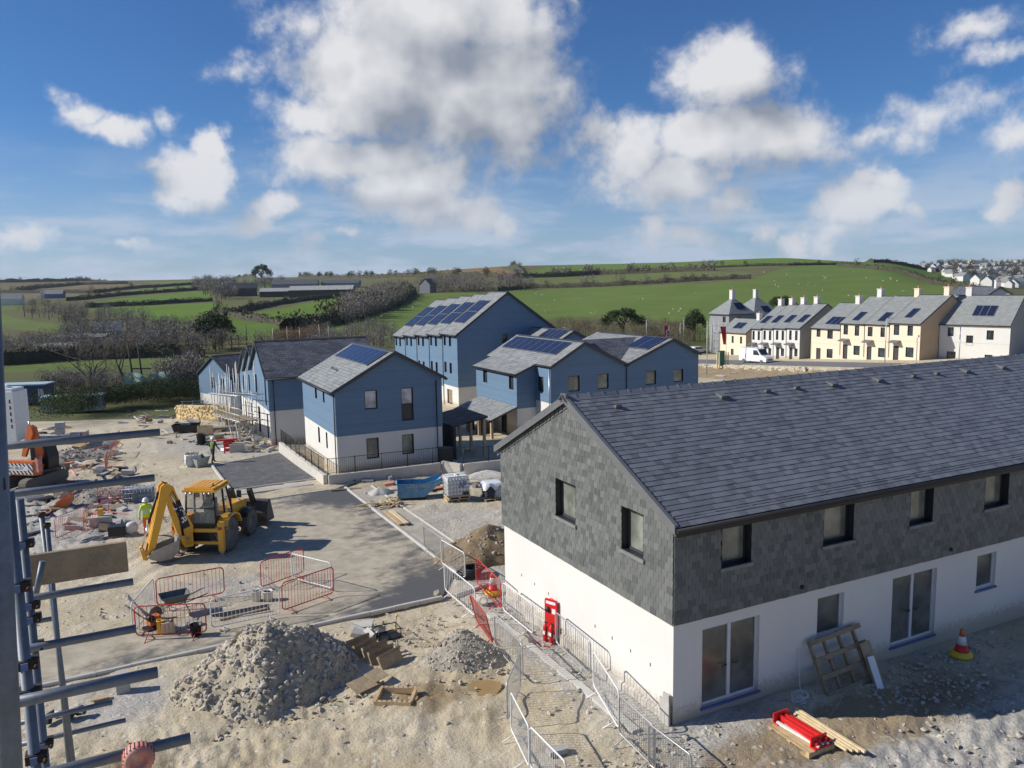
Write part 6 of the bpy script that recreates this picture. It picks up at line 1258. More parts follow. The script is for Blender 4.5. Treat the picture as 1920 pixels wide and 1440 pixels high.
r_ = on('digger_bucket', 112, 953, .3, 'orange digger bucket lying on the soil below the excavator', 'bucket'); pr = [(-.55, .0), (.35, 0), (.6, .25), (.62, .7), (.55, .72), (.50, .32), (.3, .08), (-.5, .07)]
MB().prism(pr, 1, -.55, .55).build('shell', ORANGE, r_); [MB().prism([(-.52, .02), (.35, .02), (.6, .28), (.58, .7), (.2, .55)], 1, y, y + .03).build('cheek', ORANGE, r_) for y in (-.58, .553)]; MB().prism([(.1, .5), (.5, .72), (.4, .95), (.1, .8)], 1, -.15, .15).build('hitch', STEELB, r_)
r_ = on('digger_bucket', 128, 938, 1.1, 'dusty grey digger bucket behind the orange one', 'bucket'); MB().prism(pr, 1, -.4, .4).build('shell', STEELB, r_); [MB().prism([(-.52, .02), (.35, .02), (.6, .28), (.58, .7), (.2, .55)], 1, y, y + .03).build('cheek', STEELB, r_) for y in (-.43, .403)]
# white silo
r_ = on('silo', 24, 832, 0, 'tall white silo bag frame behind the excavator', 'silo'); MB().box(-.95, .95, -.95, .95, .35, 4.3).prism([(-.8, -.8), (.8, -.8), (.8, .8), (-.8, .8)], 2, 4.3, 4.55).build('body', WPLAS, r_); MB().lathe([(.3, 4.55), (.26, 4.75), (0, 4.78)], 12).build('cap', WPLAS, r_)
for x in (-.9, .9): [MB().box(x - .06, x + .06, y - .06, y + .06, 0, .349).build('leg', GALV, r_) for y in (-.9, .9)]
rs_ = random.Random(31)
for i in range(5): z = 1.4 + .5 * i; MB().box(.62, .74, -.956, -.952, z, z + .3).build('print_mark', LETTER_K, r_)
# blocks, cages, crates on the left
r_ = on('block_stack', 112, 826, .35, 'stack of white concrete blocks beside the excavator', 'blocks')
for x, y, z in ((-1.1, 0, 0), (-.35, .1, 0), (.45, 0, 0), (1.1, .2, 0), (.0, .4, .5), (-1.6, .5, 0), (.05, .45, .98)): MB().box(x - .34, x + .34, y - .3, y + .3, z, z + .47).build('block', KERB, r_)
r_ = on('block_stack', 150, 818, .2, 'flat pale slabs stacked right of the white blocks', 'blocks')
for k in range(3): MB().box(-.6, .6, -.45, .45, .16 * k, .16 * k + .14).build('slab', KERB, r_)
r_ = on('block_cage', 262, 940, .2, 'wire cage of blue grey blocks behind the yellow backhoe', 'cage'); mb = MB()
for z in (.05, .3, .55, .8): mb.tube([(-.75, -.4, z), (.75, -.4, z), (.75, .4, z), (-.75, .4, z)], .012, 5, closed=True)
for i in range(9): x = -.75 + 1.5 * i / 8; [mb.tube([(x, y, 0), (x, y, .8)], .011, 5) for y in (-.4, .4)]
mb.build('cage', GALV, r_)
for i in range(4):
    for k in range(3): MB().box(-.7 + .36 * i, -.37 + .36 * i, -.36, .36, .02 + .25 * k, .25 + .25 * k).build('block', M_('blue_grey_block', (.25, .28, .33), .8, var=.2), r_)
r_ = on('concrete_block', 190, 986, .3, 'square pale concrete block with a yellow cap beyond the barrier', 'block'); MB().box(-.45, .45, -.3, .3, 0, .5).build('block', KERB, r_); MB().box(-.1, .12, -.1, .1, .5, .85).build('cap', YELLOW, r_)
r_ = on('pipe_saw', 228, 1006, .3, 'grey and black pump on skids in front of the hi vis worker', 'pump'); MB().box(-.7, .7, -.15, .15, 0, .12).build('skid', CONC, r_); MB().box(-.5, .2, -.28, .28, .12, .55).build('frame', BLACKP, r_); MB().lathe([(0, -.2), (.24, -.2), (.28, 0), (.24, .2), (0, .2)], 14, Matrix.Translation((.45, 0, .38)) @ Matrix.Rotation(R(90), 4, 'X')).build('housing', SACK, r_); MB().tube([(-.7, .1, .1), (-1.2, .2, .05), (-1.6, -.1, .05)], .04, 6).build('pipe', GALV, r_)
rs_ = random.Random(41)
for i, (u, v) in enumerate(((150, 1020), (175, 1016), (188, 1010))): plank(u, v, u + 45, v - 15, ('steel tube lying in front of the faded barrier, %s one' % ('near', 'middle', 'far')[i]), .06, .06, GALV, .05)
r_ = on('bulk_bag', 362, 873, .5, 'white bulk bag of stone slumped on the haul road', 'bulk bag'); mb = MB(); mb.prism([(-.42, -.42), (.42, -.42), (.42, .42), (-.42, .42)], 2, 0, .15); mb.prism([(-.50, -.48), (.48, -.5), (.52, .48), (-.46, .5)], 2, .15, .55); mb.prism([(-.46, -.46), (.46, -.46), (.46, .46), (-.46, .46)], 2, .55, .78); mb.build('sack', SACK, r_)
for i in range(26): s = rs_.uniform(.07, .14); put('stone', ROCKS[i % 7], r_, Matrix.Translation((rs_.uniform(-.4, .4), rs_.uniform(-.4, .4), .78 + rs_.uniform(0, .08))) @ rand_rot(rs_) @ Matrix.Scale(s, 4))
r_ = on('bulk_bag', 374, 874, .9, 'open grey bulk bag leaning on the white one', 'bulk bag'); mb = MB(); vs = [(-.35, -.35, 0), (.35, -.35, 0), (.35, .35, 0), (-.35, .35, 0), (-.45, -.5, .55), (.55, -.5, .7), (.55, .45, .7), (-.45, .45, .6)]; mb.add(vs, [(0, 1, 5, 4), (1, 2, 6, 5), (2, 3, 7, 6), (3, 0, 4, 7), (3, 2, 1, 0)]); mb.build('sack', M_('grey_woven_sack', (.34, .36, .32), .85, var=.15), r_)
r_ = on('trestle', 428, 849, .3, 'red site trestle with a red board on top', 'trestle'); [MB().box(x, x + .07, y, y + .07, 0, .9).build('leg', RED, r_) for x in (-.28, .21) for y in (-.2, .13)]; [MB().box(-.21, .21, -.2, -.15, z, z + .16).build('rail', RED, r_) for z in (.15, .45, .72)]; [MB().box(-.21, .21, .15, .2, z, z + .16).build('rail', RED, r_) for z in (.15, .45, .72)]; MB().box(-.75, .65, -.15, .15, .902, 1.02).build('top_board', RED, r_)
r_ = on('skip_tub', 350, 811, .1, 'long black mortar tub on the haul road', 'tub'); mb = MB(); vs = [(-.9, -.4, 0), (.9, -.4, 0), (.9, .4, 0), (-.9, .4, 0), (-1.1, -.5, .75), (1.1, -.5, .75), (1.1, .5, .75), (-1.1, .5, .75)]; mb.add(vs, [(0, 1, 5, 4), (1, 2, 6, 5), (2, 3, 7, 6), (3, 0, 4, 7), (3, 2, 1, 0)]); mb.build('tub', BLACKP, r_); MB().box(-.4, .3, -.3, .3, .45, .9).build('contents', CONC, r_)
r_ = on('timber_crate', 386, 818, .3, 'pale timber crate behind the black bin', 'crate')
for i in range(4): MB().box(-.6, .6, -.42, -.39, .22 * i, .22 * i + .19).build('slat', TIMBER_P, r_); MB().box(-.6, .6, .39, .42, .22 * i, .22 * i + .19).build('slat', TIMBER_P, r_)
[MB().box(x, x + .04, -.388, .388, 0, .86).build('end_board', TIMBER, r_) for x in (-.6, .56)]
r_ = on('plank_stack', 408, 810, .25, 'stack of grey scaffold boards beside the timber crate', 'boards')
for k in range(6):
    for j in range(4): MB().box(-1.6 + .03 * k, 1.6 - .05 * j, -.46 + .23 * j, -.25 + .23 * j, .05 * k * 1.6, .05 * k * 1.6 + .06).build('board', M_('grey_board', (.31, .30, .27), .9, var=.2), r_)
for i, (u, v, w_, h_, lb) in enumerate(((436, 803, .9, .9, 'brown timber box at the foot of the tube scaffold'),)):
    r_ = on('timber_box', u, v, .2, lb, 'box'); [MB().box(-w_ / 2, w_ / 2, -.4, .4, .3 * k, .3 * k + .28).build('board', M_('brown_board', (.30, .17, .08), .8), r_) for k in range(3)]
r_ = on('pipe_stack', 470, 842, .15, 'pale scaffold tubes lying at the foot of the scaffold', 'tubes')
for k in range(9): MB().tube([(-2.0 + rs_.uniform(-.4, .3), -.5 + .13 * k, .05), (1.6 + rs_.uniform(-.4, .4), -.4 + .13 * k + rs_.uniform(-.15, .15), .06)], .03, 6).build('tube', BARR_G, r_)
r_ = on('grey_bin', 445, 848, .3, 'grey concrete box beside the red trestle', 'box'); MB().box(-.5, .5, -.35, .35, 0, .6).box(-.54, .54, -.39, .39, .6, .66).build('box', CONC, r_)

# litter nobody would count: offcuts, lumps, scraps of pipe and sheet strewn over the left of the site
rs_ = random.Random(91); mb = MB(); LM = [TIMBER_O, GALV, CONC, BLACKP, TIMBER, KERB, BARR_F, M_('grey_sheet', (.27, .28, .29), .6), EARTH]
for (u0, u1, v0, v1, n) in ((60, 240, 800, 1000, 150), (300, 520, 780, 835, 90), (230, 330, 770, 800, 30), (640, 930, 895, 925, 26), (430, 520, 800, 850, 40)):
    for _ in range(n):
        p = gp(rs_.uniform(u0, u1), rs_.uniform(v0, v1)); a_, b_ = AB(1, 0).dot(p), AB(0, 1).dot(p)
        if any(inpoly(np.array(a_), np.array(b_), q) for q in SHEETS): continue
        M = Matrix.Translation(p + Vector((0, 0, .05))) @ rotz(rs_.uniform(0, 6.3)) @ Matrix.Rotation(rs_.uniform(-.25, .25), 4, 'Y') @ Matrix.Rotation(rs_.uniform(-.25, .25), 4, 'X'); k = rs_.random(); mi = rs_.randrange(len(LM))
        if k < .4: mb.box(-rs_.uniform(.3, 1.1), rs_.uniform(.3, 1.1), -.07, .07, -.03, .03, mi, M)
        elif k < .6: l_ = rs_.uniform(.4, 1.4); mb.tube([M @ Vector((-l_, 0, 0)), M @ Vector((l_, 0, 0))], rs_.uniform(.03, .08), 6, mi)
        elif k < .8: s = rs_.uniform(.12, .4); mb.prism([(-s, -s * .6), (s * .8, -s * .7), (s, s * .4), (-s * .5, s * .8)], 2, -.06, rs_.uniform(.02, .22), mi, M)
        else: s = rs_.uniform(.2, .55); mb.box(-s, s, -s * .7, s * .7, -.02, rs_.uniform(.02, .25), mi, M)
tag(mb.build('site_litter', LM), 'scattered offcuts and scraps over the left of the site', 'litter', None, 'stuff')
# ------------------------------------------------------------------ tube scaffold at the stepped row
def far_scaffold():
    p = n2 + EA * (-2.1) + EB * 1.0; r_ = empty('tube_scaffold', Vector((p.x, p.y, zg(p.x, p.y))), HEAD, 'galvanised tube scaffold standing against the stepped blue houses', 'scaffold'); rs = random.Random(2)
    ys = [0, 2.2, 4.4, 7.0, 9.4, 11.8, 14.4, 17.0, 19.4]; drop = lambda y: -.105 * y
    for y in ys:
        for x in (0, 1.3): MB().tube([(x, y, drop(y) - .2), (x, y, drop(y) + rs.uniform(4.0, 6.6))], .032, 6).build('standard', BARR_G, r_)
    for k in range(14): x, y = rs.uniform(-.4, 1.6), rs.uniform(0, 19); MB().tube([(x, y, drop(y) - .1), (x + rs.uniform(-.15, .15), y, drop(y) + rs.uniform(3.0, 6.4))], .028, 6).build('standard', BARR_G, r_)
    for z in (1.9, 2.4, 2.9, 3.9):
        for x in (0, 1.3): MB().tube([(x, -.4, drop(0) + z), (x, 19.8, drop(19.8) + z)], .028, 6).build('ledger', BARR_G, r_)
    for y in ys:
        for z in (1.85, 3.85): MB().tube([(-.3, y + .06, drop(y) + z), (1.9, y + .06, drop(y) + z)], .028, 6).build('transom', BARR_G, r_)
    for i in range(0, 8, 2): MB().tube([(-.04, ys[i], drop(ys[i])), (-.04, ys[i + 1], drop(ys[i + 1]) + 1.9)], .026, 6).build('brace', BARR_G, r_); MB().tube([(0, ys[i] - .04, drop(ys[i])), (1.3, ys[i] - .04, drop(ys[i]) + 1.9)], .026, 6).build('brace', BARR_G, r_); MB().tube([(1.3, ys[i] - .06, drop(ys[i])), (0, ys[i] - .06, drop(ys[i]) + 1.9)], .026, 6).build('brace', BARR_G, r_)
    for i in range(4):
        for k in range(5): a, b = ys[2 * i], ys[2 * i + 2]; MB().tube([(.08 + .26 * k, a - .2, drop(a) + 1.93), (.08 + .26 * k, b + .1, drop(b) + 1.93)], .0, 4) if False else MB().add([(.02 + .26 * k, a - .25, drop(a) + 1.935), (.25 + .26 * k, a - .25, drop(a) + 1.935), (.25 + .26 * k, b, drop(b) + 1.935), (.02 + .26 * k, b, drop(b) + 1.935), (.02 + .26 * k, a - .25, drop(a) + 1.975), (.25 + .26 * k, a - .25, drop(a) + 1.975), (.25 + .26 * k, b, drop(b) + 1.975), (.02 + .26 * k, b, drop(b) + 1.975)], [(3, 2, 1, 0), (4, 5, 6, 7), (0, 1, 5, 4), (1, 2, 6, 5), (2, 3, 7, 6), (3, 0, 4, 7)]).build('board', TIMBER_O, r_)
far_scaffold()

# ------------------------------------------------------------------ low retaining wall with railings round the blue house
def strip_wall(name, pts, w, h, mat, label, cat='wall', base=-.3, top=None):
    mb = MB(); n = len(pts); L_ = []
    for i, (a, b) in enumerate(pts):
        d = Vector((pts[min(i + 1, n - 1)][0] - pts[max(i - 1, 0)][0], pts[min(i + 1, n - 1)][1] - pts[max(i - 1, 0)][1], 0)).normalized(); nr = Vector((-d.y, d.x, 0)) * (w / 2); p = g_ab(a, b); q = EA * nr.x + EB * nr.y; z = p.z if top is None else top[i] - h
        L_ += [(p.x - q.x, p.y - q.y, z + base), (p.x + q.x, p.y + q.y, z + base), (p.x + q.x, p.y + q.y, z + h), (p.x - q.x, p.y - q.y, z + h)]
    fs = []
    for i in range(n - 1):
        for k in range(4): fs.append((4 * i + k, 4 * i + (k + 1) % 4, 4 * i + 4 + (k + 1) % 4, 4 * i + 4 + k))
    fs += [(3, 2, 1, 0), tuple(4 * (n - 1) + k for k in range(4))]; mb.add(L_, fs); return tag(mb.build(name, mat), label, cat)
PALEC = M_('rendered_retaining_wall', (.56, .53, .47), .9, var=.08, vscale=1.5, bump=.1, dirt=(.45, .42, .37), dirt_amt=.3)
strip_wall('retaining_wall', [(9.98, 57.9), (10.08, 52.0), (10.3, 45.55)], .24, .50, PALEC, 'low rendered retaining wall beside the car park', top=[-.42, -.36, -.30])
strip_wall('retaining_wall', [(10.45, 45.42), (14.0, 45.2), (17.3, 45.05)], .24, .50, PALEC, 'low rendered retaining wall in front of the railed blue house', top=[-.302, -.30, -.29])
strip_wall('retaining_wall', [(17.45, 45.06), (18.2, 43.9)], .24, .6, PALEC, 'short return of retaining wall behind the white tank', top=[-.20, -.25]); strip_wall('retaining_wall', [(18.35, 43.85), (22.5, 43.4)], .24, .50, PALEC, 'low retaining wall behind the pallet of bags', top=[-.25, -.22])
def railing(pts, zt, label, H=1.05, pitch=.11, post=1.6):
    P_ = [AB(a, b, z) for (a, b), z in zip(pts, zt)]; r_ = empty('railing', P_[0], 0, label, 'railing'); o = P_[0]; bars = MB()
    for i in range(len(P_) - 1):
        a, b = P_[i] - o, P_[i + 1] - o; up = Vector((0, 0, 1)); L = (b - a).length
        MB().tube([a + up * H, b + up * H], .02, 6).build('top_rail', BLACKM, r_); MB().tube([a + up * .1, b + up * .1], .016, 6).build('bottom_rail', BLACKM, r_)
        for k in range(int(L / post) + 1): p = a.lerp(b, min(1, k * post / L)); MB().tube([p - up * .05, p + up * (H + .05)], .026, 6).build('post', BLACKM, r_)
        for k in range(int(L / pitch)): p = a.lerp(b, k * pitch / L); bars.tube([p + up * .1, p + up * H], .008, 4, cap=False)
    tag(bars.build('bars', BLACKM, r_), kind='stuff')
railing([(10.0, 57.6), (10.1, 51.8), (10.3, 45.6)], [-.40, -.35, -.29], 'black railing stepping along the car park side of the blue house', .95); railing([(10.45, 45.45), (17.2, 45.1)], [-.29, -.28], 'black railing on the wall in front of the blue house', .95); railing([(18.4, 43.9), (22.3, 43.45)], [-.24, -.21], 'black railing behind the white tank in the shade', .9)
r_ = empty('bin_store', AB(18.3, 46.6, -.5), HEAD, 'dark bin store box at the corner of the railed blue house', 'bin store'); MB().box(-.4, .4, -.3, .3, -.4, .75).box(-.44, .44, -.34, .34, .752, .80).build('box', FRAME, r_)
r_ = empty('car_port', AB(20.9, 48.6, -.8), HEAD, 'dark lean to porch beside the railed blue house', 'porch'); MB().prism([(-1.4, 2.1), (1.2, 2.55), (1.2, 2.42), (-1.4, 1.97)], 1, -.3, 4.4).build('roof', ROOF_D, r_)
for x, y in ((1.0, -.1), (1.0, 2.2), (1.0, 4.2), (-1.2, -.1)): MB().box(x - .09, x + .09, y - .09, y + .09, -1, 2.3 if x > 0 else 1.95).build('post', TIMBER if x > 0 else FRAME, r_)
MB().box(-1.3, -1.2, .2, 4.2, -.8, 1.95).build('side_screen', FRAME, r_)

# ------------------------------------------------------------------ things along the slate house
Rz = Matrix.Rotation(HEAD, 4, 'Z'); S0 = Vector((3.72, 17.88, 0))
def SL(x, y, z=0): return S0 + Rz @ Vector((x, y, z))
def gs(x, y, dz=0): p = SL(x, y); p.z = zg(p.x, p.y) + dz; return p
fpn = gp(1030, 1204); r_ = empty('fire_point', fpn, HEAD - PI / 2 + .42, 'red fire point stand with two extinguishers beside the white wall', 'fire point', None, .88)
mb = MB(); mb.prism([(-.26, .30), (.26, .30), (.26, 1.42), (.22, 1.5), (-.22, 1.5), (-.26, 1.42)], 1, .10, .13); mb.build('board', RED, r_)
MB().tube([(-.24, .15, .02), (-.24, .15, 1.40), (0, .15, 1.53), (.24, .15, 1.40), (.24, .15, .02)], .018, 6).build('frame', RED, r_); MB().tube([(-.26, .15, .03), (-.26, -.35, .03), (.26, -.35, .03), (.26, .15, .03)], .018, 6).build('base', RED, r_)
for x in (-.13, .13):
    e_ = MB(); e_.lathe([(0, .06), (.08, .06), (.085, .10), (.085, .52), (.06, .60), (.03, .63), (.03, .68), (0, .68)], 14, Matrix.Translation((x, -.05, 0))); eo = e_.build('extinguisher', RED, r_); MB().box(x - .02, x + .09, -.07, -.03, .68, .73).tube([(x + .02, -.05, .68), (x + .11, -.1, .55), (x + .09, -.1, .3)], .012, 5).build('valve', BLACKP, eo)
    MB().box(x - .05, x + .05, -.138, -.133, .30, .42).build('label', LETTER_W, eo)
MB().lathe([(0, 0), (.10, 0), (.08, .06), (0, .07)], 14, Matrix.Translation((-.12, .095, 1.12)) @ Matrix.Rotation(R(90), 4, 'X')).build('bell', BLACKM, r_); MB().box(-.2, .2, .094, .099, 1.32, 1.42).box(.05, .2, .094, .099, 1.0, 1.18).build('notice', LETTER_W, r_)
for x in (-.2, .2): MB().lathe([(0, -.02), (.09, -.02), (.09, .02), (0, .02)], 12, Matrix.Translation((x * 1.6, .18, .1)) @ Matrix.Rotation(R(90), 4, 'Y')).build('wheel', BLACKP, r_)
# leaning timber crate panel
lp = gs(5.2, -.75); r_ = empty('timber_hurdle', lp, HEAD, 'large slatted timber panel leaning on the wall below the small window', 'panel'); Ml = Matrix.Rotation(R(-26), 4, 'X') @ Matrix.Rotation(R(-3), 4, 'Y')
for z in (.06, .50, .94, 1.38): MB().box(-.85, 1.05, -.05, .0, z - .06, z + .06, 0, Ml).build('slat', TIMBER_O, r_)
for x in (-.8, -.3, .25, .8): MB().box(x - .03, x + .03, .002, .10, .0, 1.44, 0, Ml).build('bearer', TIMBER_O, r_)
def lean_board(name, x, y, w, h, t, label, mat, ang=-24, rz=0.0):
    p = gs(x, y); o = MB().box(-w / 2, w / 2, -t, 0, 0, h).build(name, mat); o.matrix_basis = Matrix.Translation(p) @ rotz(HEAD + rz) @ Matrix.Rotation(R(ang), 4, 'X'); tag(o, label, 'board')
lean_board('mdf_board', 6.05, -.92, .42, 1.1, .02, 'tan board leaning on the slatted timber panel', PLY, -26, .1); lean_board('white_board', 5.85, -1.12, .2, .82, .03, 'narrow white board leaning on the tan board', WPLAS, -30, -.15)
r_ = empty('cable_coil', gs(3.55, -.55), HEAD, 'loose coil of white cable on the ground by the wall', 'cable'); rs_ = random.Random(4)
for k in range(6): c = Vector((rs_.uniform(-.12, .12), rs_.uniform(-.1, .1), 0)); rr_ = rs_.uniform(.14, .26); MB().tube([(c.x + rr_ * math.cos(a), c.y + rr_ * .8 * math.sin(a), .03 + .015 * k + .02 * math.sin(3 * a)) for a in [2 * PI * i / 20 for i in range(20)]], .010, 5, closed=True).build('loop', WPLAS, r_)
MB().tube([(.25, .1, .03), (.45, .4, .1), (.5, .5, .75), (.48, .52, 1.05)], .012, 5).build('riser', WPLAS, r_); MB().tube([(-.7, .25, .05), (-.3, .1, .06)], .025, 6).build('ducting', M_('grey_duct', (.3, .3, .33), .6), r_)
PY = yaw_px(1455, 1352, 1545, 1412); pp = gp(1502, 1388); r_ = empty('pallet', pp, PY, 'timber pallet in the sun carrying the red steel props', 'pallet'); pallet(r_, 1.25, .8, .14, TIMBER)
r_ = empty('red_props', pp + Vector((0, 0, .145)), PY, 'red steel props heaped on the pallet in front of the house', 'props'); rs_ = random.Random(6)
for k in range(8): MB().box(-.62, .58, -.03, .03, -.03, .03, 0, Matrix.Translation((rs_.uniform(-.05, .05), -.12 + .055 * k, .04 + .05 * (k % 3))) @ rotz(rs_.uniform(-.12, .12))).build('prop', RED if k % 3 else BARR_W, r_)
for x in (-.6, .55): MB().box(x - .08, x + .08, -.22, .26, .0, .03).box(x - .08, x - .05, -.22, .26, .031, .24).build('end_bracket', RED, r_)
r_ = empty('timber_battens', pp + Vector((0, 0, .0)), PY, 'pale timber battens lying beside the red props', 'timber')
for k in range(4): MB().box(-.62 - .05 * k, .95 + .1 * k, .36 + .075 * k, .425 + .075 * k, .145 + .02 * k, .20 + .02 * k).build('batten', TIMBER_P, r_)
r_ = empty('concrete_paver', gp(1045, 1412), .4, 'grey concrete block lying on the walkway near the bottom edge', 'block'); MB().box(-.22, .22, -.11, .11, 0, .12).build('block', CONC, r_)
for i, (a0, a1) in enumerate(((12.7, 18.2), (13.2, 18.6))):
    p, q = gs(a0 - .0, -1.6 - .75 * i, .45 + .12 * i), gs(a1, -.5 - .9 * i, .95); o = MB().tube([p, q], .026, 8).build('scaffold_tube', BARR_W); tag(o, ('upper', 'lower')[i] + ' white tube jutting in from the right edge', 'tube')
# drainage channel along the gable
r_ = empty('channel_kerb', (0, 0, 0), 0, 'line of flat edging slabs along the foot of the white gable wall', 'edging')
for k in range(9): p = gs(-.95, .6 + .92 * k, .0); MB().box(-.11, .11, -.44, .44, -.05, .07, 0, Matrix.Translation(p) @ rotz(HEAD)).build('edging_slab', KERB, r_)

# ------------------------------------------------------------------ near scaffold at the left edge
def near_tube(root, u0, v0, D, u1, r=.0242, name='tube'):
    a = at_y(u0, v0, D); lo, hi = 0.0, 6.0
    for _ in range(40):
        t = (lo + hi) / 2; q = a + EA * t - Vector((0, 0, CAM_H)); u = 960 + FPX * q.dot(CR) / q.dot(CF)
        if u < u1: lo = t
        else: hi = t
    b = a + EA * lo; return MB().tube([a - EA * .35 if D > 3 else a - EA * .2, b], r, 14).build(name, TUBE, root), a, b
r_ = empty('near_scaffold', (0, 0, 0), 0, 'steel scaffold at the left edge with tubes poking into the view', 'scaffold')
ends = []
for (u0, v0, D, u1) in ((16, 836, 4.6, 300), (22, 926, 4.7, 290), (45, 1124, 5.0, 250), (64, 1166, 7.6, 101), (55, 1216, 4.3, 255), (52, 1312, 3.0, 296), (84, 1345, 7.0, 211), (82, 1386, 7.4, 236), (60, 1458, 3.1, 357)):
    o, a, b = near_tube(r_, u0, v0, D, u1); ends.append((a, b))
def vpole(u, v, D, z_up, z_dn, r=.0242, nm='standard'):
    p = at_y(u, v, D); MB().tube([(p.x, p.y, p.z - z_dn), (p.x, p.y, p.z + z_up)], r, 14).build(nm, TUBE, r_); return p
zt = {}
p1 = at_y(6, 1200, 1.55); pa, pb = at_y(-17, 740, 1.55), at_y(18, 1440, 1.55); MB().tube([pa + (pa - pb) * .5, pb + (pb - pa) * 1.5], .0242, 16).build('standard', TUBE, r_)
p2 = at_y(43, 1200, 3.3); z_top = at_y(20, 920, 3.3).z; MB().tube([(p2.x, p2.y, 0), (p2.x, p2.y, z_top)], .0242, 16).build('standard', TUBE, r_)
p3 = at_y(62, 1200, 4.35); z_top = at_y(35, 935, 4.35).z; MB().tube([(p3.x, p3.y, 0), (p3.x, p3.y, z_top)], .0242, 16).build('standard', TUBE, r_)
# couplers
for (p, vlist) in ((p2, (1100, 1245, 1300, 1420)), (p3, (1020, 1135, 1160, 1395, 1212))):
    for v_ in vlist:
        z = at_y(p.x / p.y * FPX + 960, v_, p.y).z; c = MB(); c.box(-.034, .052, -.034, .036, -.02, .02, 0, Matrix.Translation((p.x, p.y, z)) @ rotz(HEAD)); c.tube([Vector((p.x, p.y, z)) + EA * .045 - EB * .03, Vector((p.x, p.y, z)) + EA * .045 - EB * .075], .008, 6); c.lathe([(.026, -.022), (.030, -.016), (.030, .016), (.026, .022)], 12, Matrix.Translation((p.x, p.y, z))); c.build('coupler', RUST, r_)
        MB().box(-.014, .014, -.046, -.036, -.016, .016, 0, Matrix.Translation((p.x, p.y, z)) @ rotz(HEAD)).build('coupler_plate', SILLB, r_)
for z_v in (905,): z = at_y(12, z_v, 1.55).z; MB().box(-.026, .034, -.026, .028, -.012, .012, 0, Matrix.Translation((p1.x, p1.y, z)) @ rotz(HEAD)).build('coupler', RUST, r_)
# red end cap on the lowest tube
a, b = ends[-1]; q = None
for t in np.linspace(0, 1, 200):
    w_ = a.lerp(b, float(t)) - Vector((0, 0, CAM_H)); u = 960 + FPX * w_.dot(CR) / w_.dot(CF)
    if u > 258: q = a.lerp(b, float(t)); break
M = Matrix.Translation(q - EB * .05) @ frame_M((0, 0, 0), EA, Vector((0, 0, 1))); mb = MB(); mb.lathe([(0, -.03), (.055, -.03), (.062, -.02), (.062, .03), (.05, .04), (.035, .042), (.03, .03), (0, .03)], 24, M)
for i in range(24): mb.box(.060, .066, -.003, .003, -.02, .03, 0, M @ rotz(2 * PI * i / 24))
mb.build('end_cap', BARR_F, r_)
# toe board
a = at_y(36, 1073, 5.3); tb = MB(); L_ = 0
lo, hi = 0, 5
for _ in range(40):
    t = (lo + hi) / 2; w_ = a + EA * t - Vector((0, 0, CAM_H)); u = 960 + FPX * w_.dot(CR) / w_.dot(CF)
    if u < 239: lo = t
    else: hi = t
tb.box(0, lo, -.019, .019, -.112, .112); to = tb.build('toe_board', TIMBER_O, r_); to.matrix_basis = frame_M(a, EA, EB)
br_ = at_y(80, 1052, 5.2); MB().tube([br_, br_ + Vector((-.06, -.05, -.30))], .02, 8).build('board_clip', TUBE, r_)
for (u, v) in ((78, 966), (88, 986)):
    p = at_y(u, v, 7.2); tag(MB().tube([(p.x + (.1 if u < 80 else .0), p.y, p.z - 3.2), (p.x, p.y, p.z)], .0242, 12).build('capped_standard', TUBE, r_), None); MB().lathe([(0, 0), (.034, 0), (.034, .035), (0, .04)], 12, Matrix.Translation((p.x, p.y, p.z - .01))).build('pole_cap', RUST, r_)

# ------------------------------------------------------------------ people
def person(name, loc, rz, label, J, rad, paint, height=1.0):
    """skeleton joints grown to one continuous skin; paint(z, x, y) picks the clothing"""
    names = list(J); me = bpy.data.meshes.new(name); idx = {n: i for i, n in enumerate(names)}
    E_ = [('pelvis', 'waist'), ('waist', 'chest'), ('chest', 'neck'), ('neck', 'head'), ('head', 'crown')]
    for s in 'lr': E_ += [('pelvis', 'hip' + s), ('hip' + s, 'knee' + s), ('knee' + s, 'ankle' + s), ('ankle' + s, 'toe' + s), ('chest', 'sh' + s), ('sh' + s, 'el' + s), ('el' + s, 'wr' + s), ('wr' + s, 'hand' + s)]
    me.from_pydata([J[n] for n in names], [(idx[a], idx[b]) for a, b in E_], [])
    ob = bpy.data.objects.new(name, me); COL.objects.link(ob); sk = ob.modifiers.new('skin', 'SKIN'); ob.modifiers.new('sub', 'SUBSURF').levels = 2
    for i, n in enumerate(names):
        sv = me.skin_vertices[0].data[i]; r0 = rad[n] if n in rad else rad[n[:-1]]; sv.radius = r0 if isinstance(r0, tuple) else (r0, r0); sv.use_root = n == 'pelvis'
    dg = bpy.context.evaluated_depsgraph_get(); em = bpy.data.meshes.new_from_object(ob.evaluated_get(dg)); bpy.data.objects.remove(ob); mats, fn = paint
    em.materials.clear(); [em.materials.append(m_) for m_ in mats]
    for p in em.polygons: p.material_index = fn(p.center); p.use_smooth = True
    r_ = empty(name, loc, rz, label, 'person'); r_.scale = (height,) * 3; put('body', em, r_); return r_
RAD = {'pelvis': (.15, .12), 'waist': (.145, .115), 'chest': (.165, .12), 'neck': .06, 'head': (.085, .095), 'crown': .07, 'hip': .095, 'knee': .068, 'ankle': .055, 'toe': .045, 'sh': .075, 'el': .052, 'wr': .038, 'hand': .04}
